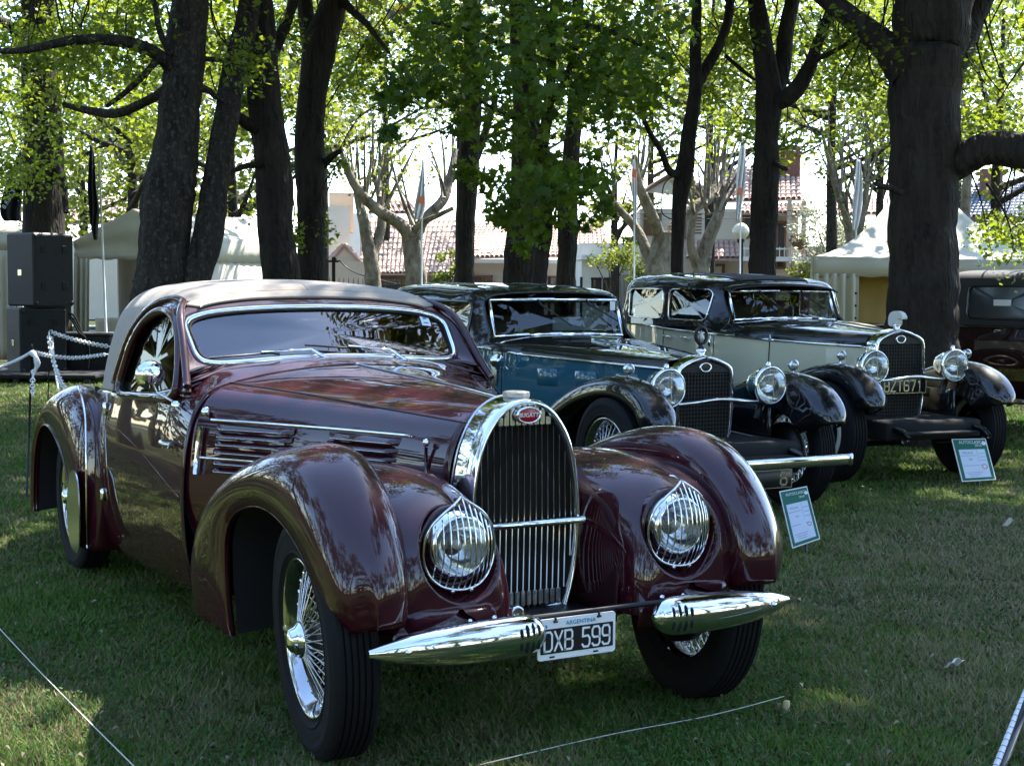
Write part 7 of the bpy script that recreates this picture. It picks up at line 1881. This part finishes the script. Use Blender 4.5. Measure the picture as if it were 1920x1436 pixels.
# --- stakes with rope and white chain
CHAIN = mat('white_plastic_chain', (.72, .72, .70), rough=.5)
ROPE = mat('white_rope', (.66, .66, .62), rough=.9, bump=.6, bscale=200)
def stake(label, base, top):
    T = thing('stake', label, 'stake', base, 0, 'thin stakes of the rope barrier')
    MB().tube([(0, 0, -.05), np.array(top) - np.array(base)], .008, 6).build('rod', MT['dark_metal'], T)
    p = np.array(top) - np.array(base)
    a_ = np.linspace(0, 2 * math.pi, 14, endpoint=False); MB().tube(np.stack([p[0] + .02 * np.cos(a_), np.full(14, p[1]), p[2] + .02 * np.sin(a_)], 1), .004, 5, closed=True).build('eye', MT['dark_metal'], T)
    return T
def chain(label, P, n, size, group='white barrier chains'):
    P = cr(np.array(P), 200); s = np.concatenate([[0], np.cumsum(np.linalg.norm(np.diff(P, axis=0), axis=1))])
    mb = MB(); a_ = np.linspace(0, 2 * math.pi, 8, endpoint=False)
    for k in range(n):
        t = (k + .5) / n * s[-1]; c = np.array([np.interp(t, s, P[:, i]) for i in range(3)]); t2 = min(s[-1], t + .01); c2_ = np.array([np.interp(t2, s, P[:, i]) for i in range(3)]); T_ = c2_ - c
        if np.linalg.norm(T_) < 1e-9: T_ = P[-1] - P[-2]
        T_ /= np.linalg.norm(T_); N_ = np.cross(T_, [0, 0, 1.0]); 
        if np.linalg.norm(N_) < .1: N_ = np.cross(T_, [1.0, 0, 0])
        N_ /= np.linalg.norm(N_); B_ = np.cross(T_, N_)
        X = N_ if k % 2 else B_
        ln = s[-1] / n * .78
        mb.tube(c + np.cos(a_)[:, None] * T_ * ln + np.sin(a_)[:, None] * X * size * .62, size * .22, 5, closed=True)
    o_ = mb.build('chain', CHAIN); o_['kind'] = 'thing'; return tag(o_, label, 'chain', group)
s1b, s1t = ground(43, 9.4), at(60, 652, 9.4)
s2b, s2t = ground(86, 16.5), at(94, 622, 16.0)
stake('thin dark stake standing in the grass nearest the rear wing of the coupe', s1b, s1t)
stake('thin dark stake with two chains hung from its top', np.array([s2b[0], s2b[1], 0]), s2t)
tag(MB().tube(cr([at(-60, 708, 9.0), at(-10, 692, 9.2), at(30, 676, 9.3), at(58, 661, 9.38)], 24), .011, 8).build('rope', ROPE), 'white rope running from the left edge to the nearest stake', 'rope')
tag(MB().tube(cr([at(58, 661, 9.36), at(66, 668, 9.3), at(70, 684, 9.3), at(62, 700, 9.3)], 14), [.014, .02, .022, .02, .016, .014, .018, .02, .022, .018, .014, .012, .012, .010], 8).build('rope', ROPE), 'knotted rope end dangling from the nearest stake', 'rope')
chain('white chain from the nearest stake towards the coupe roof', [at(62, 660, 9.4), at(100, 668, 10.4), at(140, 671, 11.2), at(200, 664, 12.5)], 44, .022)
chain('short white chain end hanging below the knotted rope', [at(63, 695, 9.3), at(61, 715, 9.3), at(62, 742, 9.3)], 9, .022)
chain('white chain sagging from the far stake behind the coupe roof', [at(94, 622, 16), at(130, 634, 16), at(165, 643, 16), at(205, 650, 16)], 28, .034)
chain('white chain dropping from the far stake to the rear wing', [at(92, 626, 16), at(96, 660, 15.4), at(108, 700, 14.6), at(122, 728, 13.8), at(138, 742, 13.2)], 34, .034)
tag(MB().tube(cr([at(98, 632, 16), at(103, 690, 15.6), at(112, 745, 15.2)], 12), .012, 6).build('rope', ROPE), 'slack white rope hanging beside the far stake', 'rope')

# --- strings pegged out on the lawn
STR = mat('white_string', (.50, .50, .44), rough=.9)
def gz(u, v):
    r = ray(u, v); t = -CAM_POS[2] / r[2]; return CAM_POS + r * t
tag(MB().tube(cr([gz(-40, 1150) + [0, 0, .035], gz(60, 1258) + [0, 0, .03], gz(150, 1352) + [0, 0, .03], gz(260, 1470) + [0, 0, .04]], 30), .0019, 6).build('string', STR), 'thin white string stretched over the grass at the lower left', 'string')
tag(MB().tube(cr([gz(900, 1452) + [0, 0, .03], gz(1150, 1393) + [0, 0, .03], gz(1330, 1358) + [0, 0, .03], gz(1470, 1332) + [0, 0, .05]], 40), .0016, 6).build('string', STR), 'thin white string stretched over the grass to the wooden peg', 'string')
b = gz(1474, 1342); PEG = thing('wooden_peg', 'small split wooden peg in the grass holding the string', 'peg', (b[0], b[1], 0))
WOODM = mat('raw_wood', (.42, .33, .17), rough=.8, var=.3, vscale=40)
MB().box((0, 0, .022), (.018, .022, .06), rz=.5, bev=.002).build('stump', WOODM, PEG); MB().box((-.016, -.022, .018), (.012, .012, .05), rz=.2, bev=.002).build('splinter', MT['leather'], PEG)
a_, b_ = gz(1862, 1450), at(1935, 1270, 4.55)
MEAS = thing('measuring_staff', 'white staff leaning in at the lower right corner', 'staff', (a_[0], a_[1], 0))
e_ = b_ - np.array([a_[0], a_[1], 0]); MB().tube([(0, 0, .0), e_], .011, 8).build('staff', MT['white'], MEAS)
for k in range(14):
    c = e_ * (k + 1) / 16; MB().tube([c, c + e_ * .004], .0115, 8).build('graduation', MT['plate_black'], MEAS)
MB().tube([np.array([.0, .03, .0]), e_ + [-.0, .035, .02]], .013, 8).build('dark_strap', MT['plate_black'], MEAS)

# --- green placards beside the cars
GREEN = mat('placard_green', (.012, .125, .065), rough=.45)
PAPER = mat('placard_paper', (.60, .66, .74), rough=.6)
INK = mat('grey_ink', (.16, .16, .20), rough=.7); INK_R = mat('stamp_red', (.50, .22, .18), rough=.7)
def placard(label, corners, d_top, d_bot, lines, model):
    tl, tr, br, bl = [np.array(at(u, v, d)) for (u, v), d in zip(corners, (d_top, d_top + .02, d_bot + .02, d_bot))]
    base = (bl + br) / 2; base = np.array([base[0], base[1], 0]); T = thing('placard', label, 'sign', base, 0, 'green placards in front of the cars')
    tl, tr, br, bl = tl - base, tr - base, br - base, bl - base
    n = np.cross(tr - tl, bl - tl); n /= np.linalg.norm(n)
    if n @ (CAM_POS - base) < 0: n = -n
    def P(a, b, off=0): return (tl * (1 - a) + tr * a) * (1 - b) + (bl * (1 - a) + br * a) * b + n * off
    def quad(name, a0, a1, b0, b1, off, m, par, th=.002):
        return MB().prism([P(a0, b0, off), P(a1, b0, off), P(a1, b1, off), P(a0, b1, off)], n * th).build(name, m, par, False)
    bd_ = quad('board', 0, 1, 0, 1, -.006, MT['white'], T, .006)
    quad('green_field', .03, .97, .02, .98, .001, GREEN, bd_, .001)
    pp = quad('paper', .12, .88, .26, .93, .003, PAPER, bd_, .001)
    W_ = np.linalg.norm(tr - tl)
    X = (tr - tl) / W_; Y = np.cross(n, X)
    def txt(s, a, b, h_, m, sx=1.0):
        Mx = Matrix(((X[0], Y[0], n[0], 0), (X[1], Y[1], n[1], 0), (X[2], Y[2], n[2], 0), (0, 0, 0, 1))); Mx.translation = Vector(P(a, b, .0055)); return text_obj('lettering', s, h_, m, bd_, Mx, .0002, sx)
    txt('AUTOCLASICA', .55, .095, W_ * .135, MT['white'], .82); txt('2010', .72, .175, W_ * .11, MT['white'], .9)
    a_ = np.linspace(0, 2 * math.pi, 20, endpoint=False)
    MB().poly([P(.90, .12, .0035) + X * W_ * .065 * math.cos(t) + Y * W_ * .065 * math.sin(t) for t in a_]).build('seal', MT['white'], bd_, False)
    txt('DELAGE', .36, .345, W_ * .085, INK); txt(model[0], .40, .50 if len(model) == 1 else .44, W_ * .085, INK)
    for i, s in enumerate(model[1:]): txt(s, .42, .515 + .07 * i, W_ * .07, INK)
    for b0, a0, a1 in ((.405, .14, .60), (.64, .16, .70), (.80, .18, .66), (.84, .22, .62), (.88, .26, .58), (.36, .66, .86), (.44, .66, .86), (.52, .66, .86)): quad('rule', a0, a1, b0, b0 + .007, .0045, INK, pp, .0003)
    quad('rule', .63, .636, .28, .56, .0045, INK, pp, .0003)
    MB().poly([P(.76, .68, .0048) + X * W_ * .08 * math.cos(t) + Y * W_ * .08 * math.sin(t) for t in a_]).build('stamp', INK_R, pp, False)
    MB().poly([P(.76, .68, .0052) + X * W_ * .052 * math.cos(t) + Y * W_ * .052 * math.sin(t) for t in a_]).build('stamp_centre', PAPER, pp, False)
    MB().tube([P(.5, .25, -.012), P(.5, 1.0, -.014), np.array([P(.5, 1.0)[0], P(.5, 1.0)[1], -.04])], .007, 6).build('support_rod', MT['dark_metal'], T)
    return T
placard('green framed information placard leaning beside the maroon wing', [(1461, 921), (1513, 911), (1538, 1010), (1486, 1028)], 7.72, 7.60, 4, ['D8'])
placard('green framed information placard in front of the cream saloon wheel', [(1784, 823), (1848, 822), (1868, 899), (1804, 903)], 10.35, 10.2, 4, ['D8', 'COMPETITION', 'CHAPRON'][:1])

# --- dark red tourer at the right edge
o = ground(1985, 14.2)
C4 = thing('vintage_limousine', 'dark red and black vintage limousine cut off by the right edge', 'car', o, FACE + .62)
q = lambda u, v, d: L(C4, u, v, d)
dB = 14.2
S = []
LS_ = [(1.62, .20), (1.56, .62), (1.40, .70), (0.2, .72), (-1.0, .72), (-2.6, .60)]
def c4y(x): return float(np.interp(x, [-2.6, -1.0, .2, 1.4, 1.62], [.60, .72, .74, .70, .50]))
low = np.array([[(x, w * c4y(x), z) for w, z in ((.9, .42), (.98, .55), (1.0, .75), (1.0, .92), (.98, 1.06))] for x in np.linspace(1.60, -2.6, 20)])
for s in (-1, 1):
    g = low.copy(); g[..., 1] *= s; MB().grid(g, flip=(s > 0)).build('body_side', MT['oxblood'], C4)
MB().add(np.concatenate([low[0] * [1, -1, 1], low[0][::-1]]), [tuple(range(10))]).build('tail_panel', MT['oxblood'], C4)
U4 = np.array([[(x + dx, c4y(x) * w, z) for w, z, dx in ((.98, 1.06, 0), (.97, 1.2, -.01), (.95, 1.36, -.03), (.92, 1.50, -.06), (.84, 1.575, -.10), (.6, 1.61, -.12), (.3, 1.625, -.12), (0, 1.63, -.12))] for x in (1.58, 1.50, 1.2, .6, 0, -.7)])
UG4 = loft(U4, 90, 60)
H4 = [round_win(-.55, .25, 1.14, 1.46, .05), round_win(.42, 1.05, 1.14, 1.46, .05)]
grid_holes('fabric_top', UG4, H4, MT['fabric_black'], C4, .02)
MB().add(np.concatenate([UG4[0] * [1, -1, 1], UG4[0][::-1][1:]]), [tuple(range(119))]).build('curtain', MT['fabric_black'], C4)
for s in (-1, 1):
    for H in H4:
        wf = np.array([(x, s * (near_w(UG4, x, z) + .003), z) for x, z in H]); f = MB().tube(cr(wf, 50, True), .010, 6, closed=True).build('window_frame', MT['black'], C4)
        V = [(x, s * (near_w(UG4, x, z) - .012), z) for x, z in H]; MB().add([tuple(np.mean(V, 0))] + V, [(0, i + 1, (i + 1) % len(V) + 1) for i in range(len(V))]).build('side_glass', PANE, f, False)
    MB().tube([(1.6, s * .52, 1.065), (1.35, s * .715, 1.065), (.2, s * .745, 1.065), (-1.0, s * .725, 1.06), (-2.6, s * .61, 1.0)], .014, 8).build('belt_strip', MT['black'], C4)
    rc = [(2.05, .36), (2.02, .55), (1.88, .74), (1.62, .87), (1.35, .90), (1.08, .85), (.86, .70), (.70, .50), (.55, .36)]
    S = []
    for k, (x, z) in enumerate(rc):
        an_ = math.atan2(*(np.array(rc[min(k + 1, 8)]) - np.array(rc[max(k - 1, 0)]))[::-1]); nx, nz = math.sin(an_), -math.cos(an_)
        pp_ = lambda w, d: (x - nx * d, s * (.76 + w), z - nz * d)
        S.append([pp_(.15, .10), pp_(.148, .05), pp_(.11, .01), pp_(.03, 0), pp_(-.06, .01), pp_(-.14, .05), pp_(-.2, .14)])
    solid(MB().grid(loft(S, 40, 26)).build('wing', MT['black'], C4), .008)
    MB().box((-.4, s * .80, .36), (1.9, .28, .04), bev=.01).build('running_board', MT['black'], C4); MB().box((-.4, s * .945, .362), (1.9, .014, .05), bev=.004).build('board_trim', CHR, C4)
    dup(dw_any, C4, Matrix.Translation((1.32, s * .77, .38)) @ Matrix.Rotation(R_(0 if s < 0 else 180), 4, 'Z')) if (dw_any := next((c for c in C3.children if c.name.startswith('wheel')), None)) else None
    dup(dw_any, C4, Matrix.Translation((-2.0, s * .74, .38)) @ Matrix.Rotation(R_(0 if s < 0 else 180), 4, 'Z'))
MB().box((-.3, 0, .40), (3.4, 1.0, .16), bev=.02).build('chassis', MT['dark'], C4)
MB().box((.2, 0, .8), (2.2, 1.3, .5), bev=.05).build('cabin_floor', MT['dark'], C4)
MB().box((.2, .30, 1.3), (2.2, .06, .6), bev=.02).build('window_backing', MT['dark'], C4)  # dark panel added inside the cabin so its windows read dark
MB().box((-.15, -.70, 1.30), (.20, .004, .06)).build('white_sign', MT['white'], C4, False)
MB().tube([(1.60, -.3, 1.18), (1.66, -.3, 1.12)], .02, 8).build('tail_lamp', CHR, C4)

# --- litter on the grass
NL = 260
p, d = scatter_view(NL, 3.6, 12.0)
V = np.zeros((NL, 4, 3)); an = RNG.random(NL) * 6.28; r = .004 + .008 * RNG.random(NL) + .0008 * d
for k in range(4):
    e = r * (1.0 if k % 2 == 0 else .55); a_ = an + k * math.pi / 2
    V[:, k] = np.stack([p[:, 0] + e * np.cos(a_), p[:, 1] + e * np.sin(a_), hill(p[:, 0], p[:, 1]) + .03 + .008 * RNG.random(NL) + (.010 if k % 2 else 0)], 1)
fast_mesh('fallen_leaves', V.reshape(-1, 3), np.arange(NL * 4).reshape(-1, 4), leaf_mat('dry_leaf', (.10, .08, .05), (.32, .28, .18), .2, .8), nper=4, kind='stuff', label='dry leaves and petals scattered on the lawn')
b = gz(1788, 1256)
PT = MB().grid(np.array([[(b[0] + x, b[1] + y, .03 + .015 * math.sin(x * 90) + .01 * math.cos(y * 120)) for x in np.linspace(-.02, .02, 5)] for y in np.linspace(-.035, .035, 6)])).build('paper_scrap', MT['white']); tag(solid(PT, .001), 'small crumpled white paper scrap on the grass at the right', 'litter')
b = gz(1890, 985)
PT = MB().box((b[0], b[1], .02), (.03, .32, .012), rz=.6, bev=.003).build('stick', mat('pale_stick', (.30, .27, .21), rough=.8)); tag(PT, 'pale stick lying in the grass near the right edge', 'stick')
